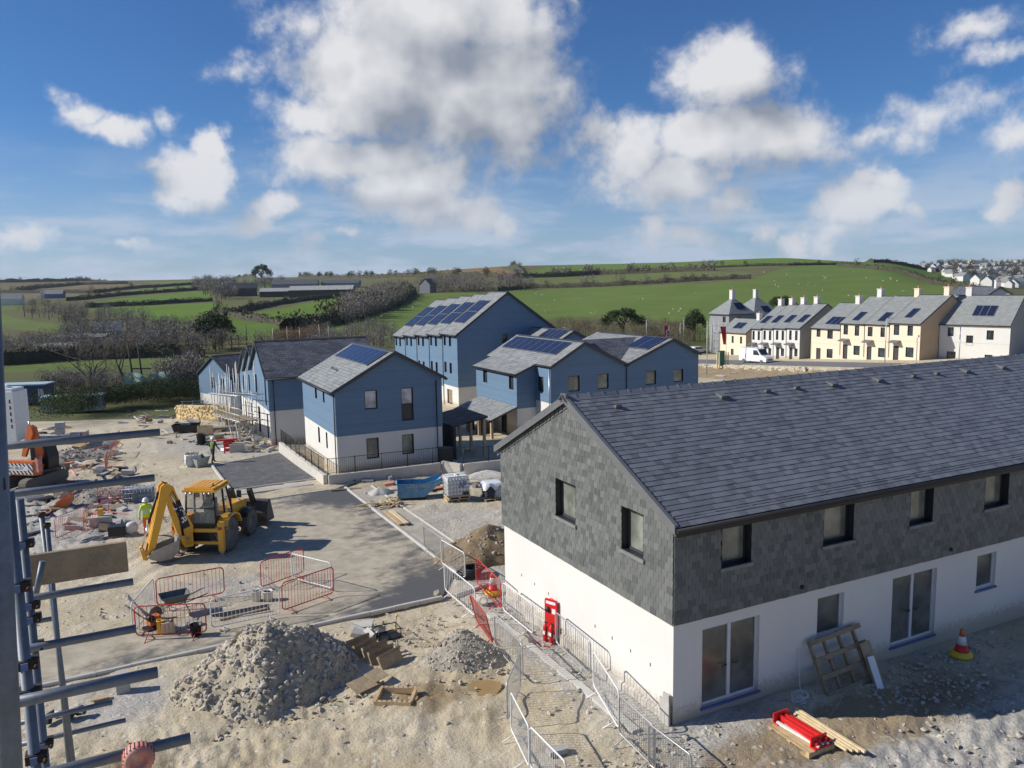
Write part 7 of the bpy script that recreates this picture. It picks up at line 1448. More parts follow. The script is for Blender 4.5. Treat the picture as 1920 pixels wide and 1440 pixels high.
def J0(lf=0, rf=0, arm_l=(-.30, .05, .92), arm_r=(.30, .05, .92), el_l=None, el_r=None, lean=0):
    J = {'pelvis': (0, 0, .93), 'waist': (0, lean * .3, 1.10), 'chest': (0, lean * .7, 1.34), 'neck': (0, lean, 1.50), 'head': (0, lean + .02, 1.60), 'crown': (0, lean + .015, 1.70)}
    for s, x, f in (('l', -1, lf), ('r', 1, rf)): J['hip' + s] = (.10 * x, 0, .88); J['knee' + s] = (.12 * x, f * .5 + .03, .49); J['ankle' + s] = (.13 * x, f, .08); J['toe' + s] = (.15 * x, f + .16, .035); J['sh' + s] = (.19 * x, lean * .9, 1.43)
    J['ell'] = el_l or (-.28, .0, 1.16); J['elr'] = el_r or (.28, .0, 1.16); J['wrl'] = arm_l; J['wrr'] = arm_r; J['handl'] = (arm_l[0], arm_l[1] + .03, arm_l[2] - .09); J['handr'] = (arm_r[0], arm_r[1] + .03, arm_r[2] - .09); return J
def pv(c):
    if c.z < .13: return 3
    if c.z > 1.545: return 2
    if c.z < .90 and abs(c.x) > .24: return 2
    if .40 < c.z < .46 or .28 < c.z < .33 or 1.13 < c.z < 1.18 or 1.27 < c.z < 1.32: return 4
    if c.z < .93: return 1
    return 0
def helmet(r_, J, mat):
    h = J['head']; M = Matrix.Translation((h[0], h[1], h[2] + .075)); MB().lathe([(.135, -.02), (.165, -.022), (.165, -.012), (.135, .0), (.128, .06), (.10, .115), (.05, .14), (0, .145)], 18, M).build('helmet', mat, r_)
    f = MB(); f.box(-.012, .012, .095, .12, -.03, .01, 0, Matrix.Translation(h)); f.build('nose', SKIN, r_)
    MB().box(-.055, -.02, .088, .098, .01, .025, 0, Matrix.Translation(h)).box(.02, .055, .088, .098, .01, .025, 0, Matrix.Translation(h)).build('eyes', LETTER_K, r_); MB().box(-.03, .03, .086, .096, -.062, -.05, 0, Matrix.Translation(h)).build('mouth', CLAY, r_)
    for s in (-1, 1): MB().box(.09 * s - .012, .09 * s + .012, -.015, .02, -.035, .025, 0, Matrix.Translation(h)).build('ear', SKIN, r_)
def hand_fingers(r_, J, s, mat):
    p = Vector(J['hand' + s]); x = -1 if s == 'l' else 1
    for k, (dy, L_) in enumerate(((.03, .07), (.01, .08), (-.01, .075), (-.03, .06))): MB().tube([p + Vector((0, dy, -.03)), p + Vector((0, dy + .004, -.03 - L_ * .55)), p + Vector((-x * .02, dy + .008, -.03 - L_))], [.0095, .009, .007], 6).build('finger', mat, r_)
    MB().tube([p + Vector((-x * .01, .035, .01)), p + Vector((-x * .02, .06, -.03)), p + Vector((-x * .02, .06, -.06))], [.011, .010, .008], 6).build('thumb', mat, r_)
J = J0(.02, -.05, (-.30, .02, .90), (.16, .24, 1.08), None, (.29, .06, 1.15)); w1 = person('person', gp(278, 1006), R(205) - PI, 'worker in yellow hi vis jacket and orange trousers beside the backhoe', J, RAD, ([HIVIS, HIORANGE, SKIN, BOOT, REFL], pv)); helmet(w1, J, WPLAS); hand_fingers(w1, J, 'l', SKIN); hand_fingers(w1, J, 'r', SKIN)
def pd_(c):
    if c.z < .10: return 3
    if c.z > 1.545: return 2
    if c.z < .92 and abs(c.x) > .27: return 2
    if c.z > 1.0 and abs(c.x) < .17 and c.y < 0: return 1
    return 0
J = J0(.22, -.26, (-.34, .22, 1.0), (.36, .24, .98), (-.33, .02, 1.18), (.34, .03, 1.18), .08); w2 = person('person', gp(400, 868), R(-25), 'walking worker in dark clothes and white helmet by the bulk bags', J, RAD, ([DARKCL, M_('green_harness', (.16, .22, .03), .7), SKIN, BOOT], pd_), 1.0); helmet(w2, J, WPLAS); hand_fingers(w2, J, 'l', SKIN); hand_fingers(w2, J, 'r', SKIN)
# driver sits in the backhoe cab
J = {'pelvis': (0, 0, .55), 'waist': (0, .03, .72), 'chest': (0, .05, .96), 'neck': (0, .04, 1.12), 'head': (0, .0, 1.22), 'crown': (0, .0, 1.32)}
for s, x in (('l', -1), ('r', 1)): J['hip' + s] = (.1 * x, -.03, .53); J['knee' + s] = (.15 * x, -.40, .55); J['ankle' + s] = (.15 * x, -.42, .14); J['toe' + s] = (.15 * x, -.56, .1); J['sh' + s] = (.19 * x, .05, 1.05); J['el' + s] = (.25 * x, -.12, .84); J['wr' + s] = (.2 * x, -.34, .88); J['hand' + s] = (.2 * x, -.42, .88)
dm = JCB.matrix_basis if False else (Matrix.Translation(JCB.location) @ rotz(JCB.rotation_euler.z)); dl = dm @ Vector((0, .28, .98))
w3 = person('person', dl, JCB.rotation_euler.z + PI, 'driver in dark jacket sitting in the backhoe cab', {k: (v[0], -v[1], v[2]) for k, v in J.items()}, RAD, ([DARKCL, DARKCL, SKIN, BOOT], lambda c: 2 if c.z > 1.15 else 0), 1.0); helmet(w3, {k: (v[0], -v[1], v[2]) for k, v in J.items()}, BLACKP)
# ------------------------------------------------------------------ trees
def bare_tree_mesh(seed, h=8.0, spread=.9, levels=5, r0=.26, low=False):
    rs = random.Random(seed); trunk, tw = MB(), MB()
    def grow(p, d, L, r, lv):
        n = 3 if lv > 1 else 2; pts = [p]; rr = [r]
        for k in range(n):
            d = (d + Vector((rs.uniform(-.22, .22), rs.uniform(-.22, .22), rs.uniform(-.05, .16)))).normalized(); p = p + d * (L / n); pts.append(p); rr.append(max(.012, r * (1 - .42 * (k + 1) / n)))
        (trunk if lv > 2 else tw).tube(pts, rr, 6 if lv > 3 else 4 if lv > 1 else 3, cap=False)
        if lv == 0: return
        kids = rs.choice((3, 4)) if lv > 1 else rs.choice((3, 4, 5))
        for i in range(kids):
            t = rs.uniform(.45, 1.0) if i else 1.0; q = pts[0].lerp(pts[-1], t) if t < 1 else pts[-1]; a = rs.uniform(0, 6.283); tilt = rs.uniform(.35, 1.0) * spread; ax = d.orthogonal().normalized(); ax.rotate(Matrix.Rotation(a, 3, d)); nd = (d * math.cos(tilt) + ax * math.sin(tilt)); nd.z += .12; grow(q, nd.normalized(), L * rs.uniform(.55, .82), rr[-1] * rs.uniform(.55, .8), lv - 1)
    if low:
        for k in range(4): a = k * 1.6 + rs.uniform(-.3, .3); grow(Vector((0, 0, h * .12)), Vector((math.cos(a) * .7, math.sin(a) * .7, .75)).normalized(), h * .36, r0 * .6, levels - 1)
        trunk.tube([(0, 0, -.5), (0, 0, h * .2)], [r0 * 1.3, r0], 7)
    else: grow(Vector((0, 0, -.4)), Vector((0, 0, 1)), h * .34, r0, levels)
    return trunk.mesh('trunk', BARK), tw.mesh('crown', TWIG)
def evergreen_mesh(seed, h=9.0, w=13.0, n=5200, leaf=.42, flat=.62, mat=None):
    rs = random.Random(seed); mb = MB(); g = np.random.default_rng(seed); cl = []
    for i in range(46):
        a = g.uniform(0, 6.283); q = math.sqrt(g.random()); z = h * (.42 + .52 * (1 - q ** 2) * g.uniform(.55, 1)); cl.append((w / 2 * q * math.cos(a) * .9, w / 2 * q * math.sin(a) * .9, z, g.uniform(.9, 1.9)))
    for i in range(n):
        cx, cy, cz, r = cl[g.integers(len(cl))]; d = g.normal(size=3); d /= np.linalg.norm(d); k = r * g.random() ** .4; p = np.array([cx, cy, cz]) + d * k * np.array([1, 1, flat]); u = g.normal(size=3); u /= np.linalg.norm(u); v = np.cross(u, g.normal(size=3)); v /= np.linalg.norm(v) + 1e-9; s = leaf * g.uniform(.5, 1.2)
        mb.add([p - u * s * .5, p + v * s * .45, p + u * s * .5, p - v * s * .35], [(0, 1, 2, 3)])
    tr = MB(); tr.tube([(0, 0, -.5), (0.1, 0, h * .3), (-.1, .1, h * .6)], [.42, .34, .2], 7)
    for i in range(9): c = cl[i * 4]; tr.tube([(0, 0, h * g.uniform(.2, .5)), (c[0] * .5, c[1] * .5, c[2] * .75), (c[0], c[1], c[2])], [.2, .13, .05], 5)
    return tr.mesh('trunk', BARK), mb.mesh('crown', mat or EVER)
def tree(name, meshes, p, label, s=1.0, rz=0.0, cat='tree', group=None, sz=1.0):
    r_ = empty(name, p, rz, label, cat, group); r_.scale = (s, s, s * sz); put('trunk', meshes[0], r_); put('crown', meshes[1], r_); return r_
BT = [bare_tree_mesh(1, 8.5, 1.0, 5, .3), bare_tree_mesh(2, 8.0, 1.0, 5, .3, True), bare_tree_mesh(5, 8.0, .8, 5, .22)]; EV = [evergreen_mesh(3), evergreen_mesh(8, 9, 9, 4200, .40, .9)]
tree('bare_tree', BT[1], gp(173, 724), 'wide spreading bare tree in the field, left of the twin poles', 1.05, .5); tree('bare_tree', BT[0], gp(236, 720), 'tall bare tree in the field beside the twin poles', 1.15, 1.2)
tree('pine_tree', EV[0], gp(1168, 632), 'broad dark pine tree on the scrub behind the twin gables', .92, .3, sz=1.0); tree('pine_tree', EV[1], gp(402, 656), 'loose dark pine tree beyond the field at left centre', 1.15, 1.0); tree('pine_tree', EV[0], gp(492, 533), 'lone dark evergreen on the skyline above the farm', 2.0, .7, sz=1.5)
tree('pine_tree', EV[0], gp(1466, 590), 'dark pine behind the white terrace chimneys', .85, 2.0); tree('pine_tree', EV[1], gp(1302, 640), 'narrow dark pine left of the grey villas', .62, .2, sz=1.5)
tree('bare_tree', BT[2], gp(718, 648), 'bare tree behind the tall blue townhouses', 1.0, .4); tree('bare_tree', BT[0], gp(360, 712), 'brown bare tree left of the end house', .9, 2.2)
def quads_mass(name, pts, mat, seed, size, stretch=2.2, upright=.5):
    """many small twig or leaf faces; pts: (n,3) centres, size per point"""
    g = np.random.default_rng(seed); n = len(pts); u = g.normal(size=(n, 3)); u[:, 2] = np.abs(u[:, 2]) + upright * 1.5; u /= np.linalg.norm(u, axis=1)[:, None]; v = np.cross(u, g.normal(size=(n, 3))); v /= np.linalg.norm(v, axis=1)[:, None] + 1e-9
    s = (size * g.uniform(.6, 1.3, n))[:, None]; a = u * s * stretch * .5; b = v * s * .5
    vv = np.stack([pts - a, pts + b * .9, pts + a, pts - b * .7], 1).reshape(-1, 3); me = bpy.data.meshes.new(name); me.vertices.add(4 * n); me.vertices.foreach_set('co', vv.ravel()); me.loops.add(4 * n); me.loops.foreach_set('vertex_index', np.arange(4 * n)); me.polygons.add(n); me.polygons.foreach_set('loop_start', np.arange(0, 4 * n, 4)); me.update(); me.materials.append(mat); return me
def wood(name, label, polys, n, hm, mat, seed, per=70, size=.55, stretch=2.4, cat='wood', trunks=True, kind='stuff', wid=.38):
    g = np.random.default_rng(seed); P_ = []; S_ = []; tr = MB(); cnt = 0; guard = 0
    xs = [p[0] for q in polys for p in q]; ys = [p[1] for q in polys for p in q]
    per = int(per * 4.2); size = size * .34
    while cnt < n and guard < n * 30:
        guard += 1; u, v = g.uniform(min(xs), max(xs)), g.uniform(min(ys), max(ys))
        if not any(inpoly(np.array(u), np.array(v), q) for q in polys): continue
        c = gp(float(u), float(v)); h = g.uniform(*hm); k = h * wid * g.uniform(.8, 1.25); d = g.normal(size=(per, 3)); d /= np.linalg.norm(d, axis=1)[:, None]; d *= (g.random(per) ** .5)[:, None]; d += g.normal(size=(per, 3)) * .10
        q = np.array([c.x, c.y, c.z + h * .58]) + d * np.array([k, k, h * .42]); P_.append(q); S_.append(np.full(per, size * h / 7)); cnt += 1
        if trunks: tr.tube([(c.x, c.y, c.z - .5), (c.x, c.y, c.z + h * .7)], [h * .03, h * .012], 4, cap=False)
    me = quads_mass(name, np.concatenate(P_), mat, seed, np.concatenate(S_), stretch); o = put(name, me); o['kind'] = kind
    tag(o, label, cat)
    if trunks: t_ = put('trunks', tr.mesh('trunks', BARK), o); t_['kind'] = 'stuff'
    return o
wood('winter_wood', 'grey brown bare woodland filling the left valley', [[(95, 600), (40, 600), (62, 572), (150, 570), (170, 588), (250, 600), (340, 613), (420, 628), (440, 660), (330, 668), (200, 668), (60, 660), (130, 640), (120, 612)]], 170, (4, 8), WOODM, 1, 90)
wood('evergreen_scrub', 'dark green ivy clad trees among the left valley woodland', [[(95, 600), (40, 600), (62, 572), (150, 570), (170, 588), (250, 600), (340, 613), (420, 628), (440, 660), (330, 668), (200, 668), (60, 660), (130, 640), (120, 612)]], 60, (3, 6), HEDGE, 31, 110, wid=.5)
wood('winter_wood', 'bare scrub and trees behind the cabins and left poles', [[(0, 645), (120, 648), (240, 652), (380, 652), (390, 668), (270, 670), (120, 676), (0, 684)]], 110, (3, 5.5), WOODM, 2, 80); wood('winter_wood', 'bare wood on the slope left of the tall townhouses', [[(640, 606), (655, 582), (700, 556), (760, 545), (775, 552), (745, 575), (700, 596), (650, 612)]], 130, (7, 12), WOODM, 3, 90)
wood('winter_wood', 'bare wood round the hillside house', [[(770, 549), (800, 540), (850, 537), (930, 539), (990, 539), (985, 546), (900, 550)]], 90, (8, 13), WOODM, 4, 80); wood('winter_wood', 'bare trees round the farm on the left skyline', [[(355, 540), (380, 530), (430, 530), (445, 545), (440, 562), (400, 562)], [(430, 538), (530, 535), (535, 545), (460, 548)]], 90, (8, 14), WOODM, 5, 70, size=.8)
wood('scrub', 'brown scrub between the blue houses and the green hillside', [[(440, 652), (560, 640), (700, 615), (745, 630), (745, 655), (600, 660)]], 190, (2.5, 5), WOODM, 6, 60); wood('scrub', 'russet scrub patch above the dark roofed blue houses', [[(512, 645), (560, 636), (605, 634), (600, 647), (520, 652)]], 70, (3, 5), TWIG_R, 7, 70)
wood('scrub', 'brown heath scrub at the foot of the hill behind the twin gables', [[(990, 618), (1060, 604), (1150, 606), (1300, 612), (1330, 650), (1200, 645), (1040, 640)]], 260, (1.5, 4), M_ and leaf_mat('heath_twigs', (.085, .07, .045), (.19, .15, .10)), 8, 60, wid=.6)
wood('thicket', 'dark leafy thicket along the left edge of the site', [[(90, 800), (140, 772), (240, 755), (330, 742), (372, 738), (372, 758), (300, 762), (200, 772), (120, 792)]], 180, (2.2, 4.2), EVER, 9, 110, size=.6, stretch=1.3, wid=.6, trunks=False); wood('thicket', 'brown thicket left of the end house', [[(300, 735), (365, 715), (372, 738), (310, 745)]], 50, (4, 6.5), WOODM, 10, 90); wood('thicket', 'low brown thicket behind the cabins', [[(60, 732), (150, 722), (250, 730), (240, 742), (120, 742)]], 60, (2, 4), WOODM, 12, 70)
wood('garden_plants', 'low green plants on top of the yellow stone wall', [[(340, 771), (380, 764), (436, 766), (436, 770), (380, 770)]], 70, (.5, 1.0), IVY, 11, 40, size=1.2, stretch=1.2, trunks=False, wid=.8)
HCORE = M_('hedge_core', (.062, .058, .036), .95, var=.45, vscale=.4, bump=1.0, bscale=2.5)
def hedge(label, pts, h, n_per, mat, seed, w=1.0, name='hedgerow', size=.8, trees=0):
    g = np.random.default_rng(seed); W_ = [gp(u, v) for u, v in pts]; P_ = []
    for a, b in zip(W_[:-1], W_[1:]):
        L = (b - a).length; n = int(min(L * n_per * 2.2, 9000)); t = g.random(n); x = a.x + (b.x - a.x) * t; y = a.y + (b.y - a.y) * t; wob = fbm(t * L / 9, t * 0 + seed, 3, seed); x = x + g.normal(size=n) * w * .5; y = y + g.normal(size=n) * w * .5; z = z_ground(x, y) + g.random(n) ** .8 * h * (.55 + .9 * wob); P_.append(np.stack([x, y, z], -1))
        for k in range(int(trees * L / 60)):
            tt = g.random(); c = a.lerp(b, float(tt)); hh = min(h * g.uniform(1.4, 2.4), 11); d = g.normal(size=(150, 3)); d /= np.linalg.norm(d, axis=1)[:, None]; d *= (g.random(150) ** .5)[:, None]; P_.append(np.array([c.x, c.y, zg(c.x, c.y) + hh * .6]) + d * np.array([hh * .35, hh * .35, hh * .42]))
    pts_ = np.concatenate(P_); o = put(name, quads_mass(name, pts_, mat, seed, np.full(len(pts_), size), 1.5)); tag(o, label, 'hedge')
    vs, fs = [], []
    for a, b in zip(W_[:-1], W_[1:]):
        L = (b - a).length; k = max(4, int(L / 2.0)); nr = Vector((-(b - a).y, (b - a).x, 0)).normalized(); o0 = len(vs)
        for i in range(k + 1):
            c = a.lerp(b, i / k); hh = h * (.45 + .75 * float(fbm(np.array(i * .31 + seed), np.array(seed * 1.7), 3, seed))); ww = w * (.6 + .6 * float(vnoise(np.array(i * .7), np.array(seed + .5), 5)))
            for q, zz in ((-1, -.4), (-.9, .55), (-.35, .95), (.4, .9), (.95, .5), (1, -.4)): p = c + nr * (q * ww); vs.append((p.x, p.y, zg(p.x, p.y) + hh * zz))
        fs += [(o0 + 6 * i + j, o0 + 6 * i + j + 1, o0 + 6 * (i + 1) + j + 1, o0 + 6 * (i + 1) + j) for i in range(k) for j in range(5)]
    me = bpy.data.meshes.new('core'); me.from_pydata(vs, [], fs); me.materials.append(HCORE); me.update(); put('core', me, o)
H_ = [('hedge below the upper left pasture', [(160, 577), (280, 572), (397, 565)], 3, 9, 1), ('hedge along the top of the left pasture', [(127, 565), (233, 554), (397, 542)], 3.5, 8, 2), ('hedge below the far brown fields at left', [(0, 549), (177, 549), (267, 540), (380, 533)], 4, 4, 1), ('hedge climbing from the bare wood to the farm barns', [(423, 594), (480, 578), (573, 564), (640, 556)], 3, 9, 1), ('hedge running down behind the dark pine', [(400, 588), (520, 609), (548, 618)], 3, 9, 2),
      ('thick dark hedge along the foot of the slope left of the townhouses', [(545, 620), (627, 607), (736, 574), (772, 552)], 5, 14, 3), ('hedge with trees across the middle of the green hillside', [(822, 549), (935, 547), (984, 540), (1160, 536), (1280, 529), (1408, 523)], 4, 7, 6), ('hedge with bare trees above the middle of the hillside', [(935, 525), (984, 521), (1122, 515), (1272, 510), (1340, 508)], 5, 6, 7), ('hedge below the brown ploughed field', [(560, 521), (690, 522), (822, 520), (940, 522)], 6, 3, 3),
      ('skyline hedge over the brown ploughed field', [(690, 511), (820, 503), (928, 498), (985, 516)], 4, 3, 2), ('skyline hedge along the right hilltop', [(950, 497), (1085, 489), (1224, 485), (1330, 484)], 4, 4, 1), ('hedge slanting down the right shoulder of the hill', [(1570, 499), (1647, 506), (1707, 517), (1790, 539), (1850, 552)], 3.5, 7, 1), ('dark skyline hedge descending to the town', [(1480, 484), (1560, 487), (1640, 493), (1700, 499), (1760, 509), (1840, 531)], 4, 6, 0), ('dark hedge behind the flat field on the left', [(0, 685), (117, 676), (273, 671), (383, 671)], 3, 22, 0), ('far dark hedge line on the left horizon', [(0, 530), (120, 528), (363, 523), (480, 521)], 8, 1.4, 1), ('short hedge dividing the far left fields', [(30, 548), (70, 541), (150, 534), (240, 532)], 5, 3, 0), ('hedge under the hilltop pasture', [(985, 518), (1120, 512), (1280, 506), (1480, 498), (1570, 497)], 3, 4, 2)]
for i, (lb, pts, h, n_, tr_) in enumerate(H_): hedge(lb, pts, h, n_, HEDGE if i not in (6, 7) else WOODM, 60 + i, 1.2 if i != 5 else 4, trees=tr_, size=.5 if h < 5 else .8)
# ------------------------------------------------------------------ far buildings
def far_building(name, p, w, d, h, rh, rz, wall, roof, label, cat, group=None, wins=()):
    r_ = empty(name, p, rz, label, cat, group); MB().box(-w / 2, w / 2, -d / 2, d / 2, -1.5, h).add([(-w / 2, -d / 2, h), (-w / 2, d / 2, h), (-w / 2, 0, h + rh)], [(0, 1, 2)]).add([(w / 2, -d / 2, h), (w / 2, d / 2, h), (w / 2, 0, h + rh)], [(0, 2, 1)]).build('wall', wall, r_)
    o = .3; k = rh / (d / 2); a = [(-w / 2 - o, -d / 2 - o, h - k * o + .06), (w / 2 + o, -d / 2 - o, h - k * o + .06), (w / 2 + o, 0, h + rh + .06), (-w / 2 - o, 0, h + rh + .06)]; rf = MB(); rf.quad(*a, 0, [(0, 0), (w, 0), (w, d / 2), (0, d / 2)]); rf.quad(*[(x, -y, z) for x, y, z in a][::-1], 0, [(0, 0), (w, 0), (w, d / 2), (0, d / 2)]); rf.build('roof', roof, r_, False)
    for (x, z, ww, hh) in wins: MB().box(x - ww / 2, x + ww / 2, -d / 2 - .06, -d / 2 - .02, z, z + hh).build('window', GLASS, r_)
    return r_
PALE_R = roof_mat('pale_sheet_roof', (.30, .31, .30), (.37, .38, .37), (.26, .27, .26), 1.0, 3.0)
far_building('barn', gp(605, 556), 46, 16, 5, 3, .05, M_('barn_dark', (.07, .065, .06), .9), PALE_R, 'long open barn with pale roof on the hillside farm', 'barn'); far_building('barn', gp(528, 556), 30, 12, 4, 2.5, .15, M_('barn_dark', (.07, .065, .06), .9), PALE_R, 'lower barn with pale roof left of the long barn', 'barn'); far_building('barn', gp(452, 555), 24, 14, 6, 4, .3, TRIM, TRIM, 'dark farm shed at the left of the farm', 'barn'); far_building('barn', gp(555, 545), 40, 14, 6, 4, .1, GREYR, ROOF_D, 'grey roofed barn behind the long pale barn', 'barn'); far_building('barn', gp(640, 541), 34, 12, 5, 3, 0, GREYR, ROOF_D, 'grey barn at the right of the farm', 'barn')
far_building('farmhouse', gp(803, 549), 11, 8, 6, 4, R(70), GREYR, ROOF_D, 'grey gabled house among the bare trees on the hill', 'house', None, ((-2, 3.4, 1, 1.4), (2, 3.4, 1, 1.4)))
far_building('bungalow', gp(160, 652), 13, 7, 3, .6, .05, WHITE, PALE_R, 'low white flat roofed bungalow in the left valley', 'house', None, ((-4, 1, 1.6, 1.3), (0, 1, 1.6, 1.3), (4, 1, 1.4, 1.3))); far_building('cottage', gp(203, 640), 7, 6, 3, 2.6, .6, GREYR, ROOF_L, 'grey roofed cottage behind the white bungalow', 'house'); far_building('bungalow', gp(122, 662), 12, 6, 2, .5, .1, CREAM, PALE_R, 'long low cream shed in front of the white bungalow', 'shed'); far_building('cottage', gp(297, 650), 8, 6, 2.6, 1.6, .1, TRIM, TRIM, 'dark shed in the left valley wood', 'shed'); far_building('cottage', gp(20, 572), 14, 8, 4, 3, .3, WHITE, ROOF_L, 'white cottage at the far left of the valley', 'house'); far_building('cottage', gp(104, 560), 13, 8, 4, 3, .2, M_('blue_shed', (.10, .15, .30), .7), ROOF_L, 'small blue shed on the far left hillside', 'shed'); far_building('cottage', gp(90, 559), 10, 7, 4, 2.5, .5, WHITE, ROOF_L, 'white cottage beside the small blue shed', 'house')
g = np.random.default_rng(77); tw = [[(1725, 503), (1800, 494), (1920, 490), (1920, 555), (1850, 545), (1790, 530)]]; proto = None; cnt = 0
while cnt < 150:
    u, v = g.uniform(1722, 1935), g.uniform(491, 542)
    if not inpoly(np.array(u), np.array(v), tw[0]) or v > 505 + (u - 1725) * .28: continue
    p = gp(float(u), float(v)); s = .48 + .3 * g.random()
    if proto is None: r_ = proto = far_building('town_house', p, 14, 9, 6, 4, 0, WHITE, ROOF_L, None, None)
    else: r_ = copy_tree(proto)
    r_.location = p; r_.rotation_euler = (0, 0, HEAD + g.choice([0, PI / 2, .3, 1.2])); r_.scale = (s, s, s); tag(r_, 'small white gabled house in the distant hillside town', 'house', 'houses of the distant town'); cnt += 1
far_building('apartment_block', gp(1830, 500), 22, 12, 8, 1.5, .3, CREAM, ROOF_L, 'big pale block on the skyline of the distant town', 'building'); far_building('town_hall', gp(1905, 536), 16, 10, 4, 3, .2, WHITE, ROOF_G, 'large white building with pale green roof in the town', 'building')
wood('town_trees', 'dark trees between the houses of the distant town', [[(1715, 501), (1800, 494), (1935, 490), (1935, 536), (1860, 534), (1790, 526)]], 110, (7, 12), leaf_mat('town_leaves', (.05, .055, .045), (.115, .105, .09)), 20, 60, size=1.1, trunks=False)
# ------------------------------------------------------------------ sheep
def sheep_mesh():
    bm = bmesh.new(); bmesh.ops.create_icosphere(bm, subdivisions=2, radius=1)
    for v in bm.verts: v.co = Vector((v.co.x * .55, v.co.y * .27, v.co.z * .30 + .62))
    bmesh.ops.create_icosphere(bm, subdivisions=1, radius=1, matrix=Matrix.Translation((.62, 0, .55)) @ Matrix.Diagonal((.17, .09, .12, 1)))
    for x in (-.3, .3):
        for y in (-.13, .13): bmesh.ops.create_cone(bm, segments=5, radius1=.03, radius2=.045, depth=.45, matrix=Matrix.Translation((x, y, .2)))
    me = bpy.data.meshes.new('sheep'); bm.to_mesh(me); bm.free(); me.materials.append(M_('fleece', (.46, .44, .36), .95, var=.1)); return me
sm = sheep_mesh(); spots = [(1100, 553), (1090, 561), (1005, 551), (1016, 553), (1010, 549), (1072, 548), (1080, 566), (1076, 563), (1040, 564), (1022, 582), (1024, 585), (1009, 573), (1108, 588), (1117, 586), (1113, 590), (1200, 561), (1262, 581), (1276, 580), (1274, 585), (1255, 589), (1205, 561), (1305, 550), (1375, 538), (1454, 535), (1432, 511), (1433, 509), (1519, 522), (1545, 519), (1550, 520), (1546, 524), (1547, 522), (1475, 515), (1481, 514), (1502, 515), (1498, 533), (1518, 531), (1515, 535), (1530, 537), (1452, 527), (1460, 538), (1542, 545), (1582, 544), (1591, 555), (1624, 521), (1656, 527), (1671, 524), (1669, 522), (1682, 527), (1692, 547), (1694, 547), (1600, 510), (774, 577), (760, 574), (716, 594), (742, 585), (715, 596), (830, 569), (700, 600), (860, 560), (320, 559), (322, 558), (363, 555), (306, 558)]
for i, (u, v) in enumerate(spots): o = put('sheep', sm, None, Matrix.Translation(gp(u, v + 1)) @ rotz(g.uniform(0, 6.3)) @ Matrix.Scale(.9, 4)); tag(o, 'pale sheep grazing on a far green hillside', 'sheep', 'sheep on the far hillside')
# ------------------------------------------------------------------ poles, lamps, flags
def pole(u, v0, v1, label, r=.09, mat=None, cat='pole', arm=0, name='telegraph_pole', lean=0):
    p = gp(u, v0); d = ray(u, v1); t = math.hypot(p.x, p.y) / math.hypot(d.x, d.y); h = CAM_H + d.z * t - p.z; r_ = empty(name, p, 0, label, cat); MB().tube([(0, 0, -.3), (lean, 0, h)], [r, r * .7], 8).build('mast', mat or BARK, r_)
    if arm: MB().tube([(0, 0, h), (arm, -.2, h + .1)], r * .5, 6).box(min(arm, arm * 1.6), max(arm, arm * 1.6), -.32, -.08, h + .06, h + .14).build('lamp_head', GALV, r_)
    return r_, h
a_, ha = pole(252, 726, 640, 'left one of the twin dark poles in the field', .17, lean=-.6); b_, hb = pole(269, 724, 640, 'right one of the twin dark poles in the field', .17, lean=-.5)
MB().box(-.2, 3.0, -.08, .08, 3.0, 3.2).build('cross_beam', BARK, a_)
for i, (u, v0, v1) in enumerate(((370, 690, 652), (383, 688, 655), (2, 690, 600), (150, 650, 590), (463, 640, 608))): pole(u, v0, v1, 'thin pole ' + ['left of the pair behind the end house', 'right of the pair behind the end house', 'at the far left edge', 'above the white bungalow', 'beyond the dark pine'][i], .12)
GALP = M_('lamp_post_grey', (.48, .49, .49), .5, .3, .05)
for i, (u, v0, v1, arm) in enumerate(((1212, 640, 599, 0), (1282, 645, 593, -.9), (1275, 645, 607, .8), (1325, 702, 602, 0), (1334, 662, 608, 0), (1797, 690, 613, -1.6), (1659, 680, 598, .5), (513, 655, 615, 0), (540, 655, 612, 0), (563, 655, 613, 0), (600, 652, 608, 0), (617, 650, 610, 0))): pole(u, v0, v1, 'grey lamp column ' + ['behind the twin gables, left one', 'with arm beside the pine scrub', 'short one with arm by the scrub', 'in front of the grey villas, tallest', 'beside the scaffold of the grey villa', 'in front of the white detached house', 'in front of the cream terrace', 'first from left above the dark roofs', 'second from left above the dark roofs', 'third from left above the dark roofs', 'fourth from left above the dark roofs', 'fifth from left above the dark roofs'][i], .08 if i < 7 else .06, GALP, 'lamp post', arm, 'lamp_column')
for i, (u, v0, v1) in enumerate(((1254, 650, 610), (1361, 684, 611))):
    r_, h = pole(u, v0, v1, 'flag pole with red banner ' + ('behind the twin gables' if i == 0 else 'in front of the grey villa'), .05, GALP, 'flag', 0, 'flag_pole'); mb = MB(); n = 8; w_ = 1.0; hh = 3.2 if i == 0 else 3.0; vs = []
    for j in range(n + 1):
        for k in range(5): t = k / 4; vs.append((-(.05 + w_ * t * (1 if i == 0 else (1 - .6 * j / n))), .12 * math.sin(3 * t + j * .7) * t, h - .1 - hh * j / n))
    mb.add(vs, [(j * 5 + k, j * 5 + k + 1, (j + 1) * 5 + k + 1, (j + 1) * 5 + k) for j in range(n) for k in range(4)], 0, True); mb.build('banner', M_('red_banner', (.36, .02, .04), .8, var=.1), r_, False)
    if i == 0:
        for k in range(4): MB().box(-.75 + .12 * (k % 2), -.45 + .12 * (k % 2), -.16, -.15, h - 2.6 + .45 * k, h - 2.35 + .45 * k).build('lettering', LETTER_W, r_)
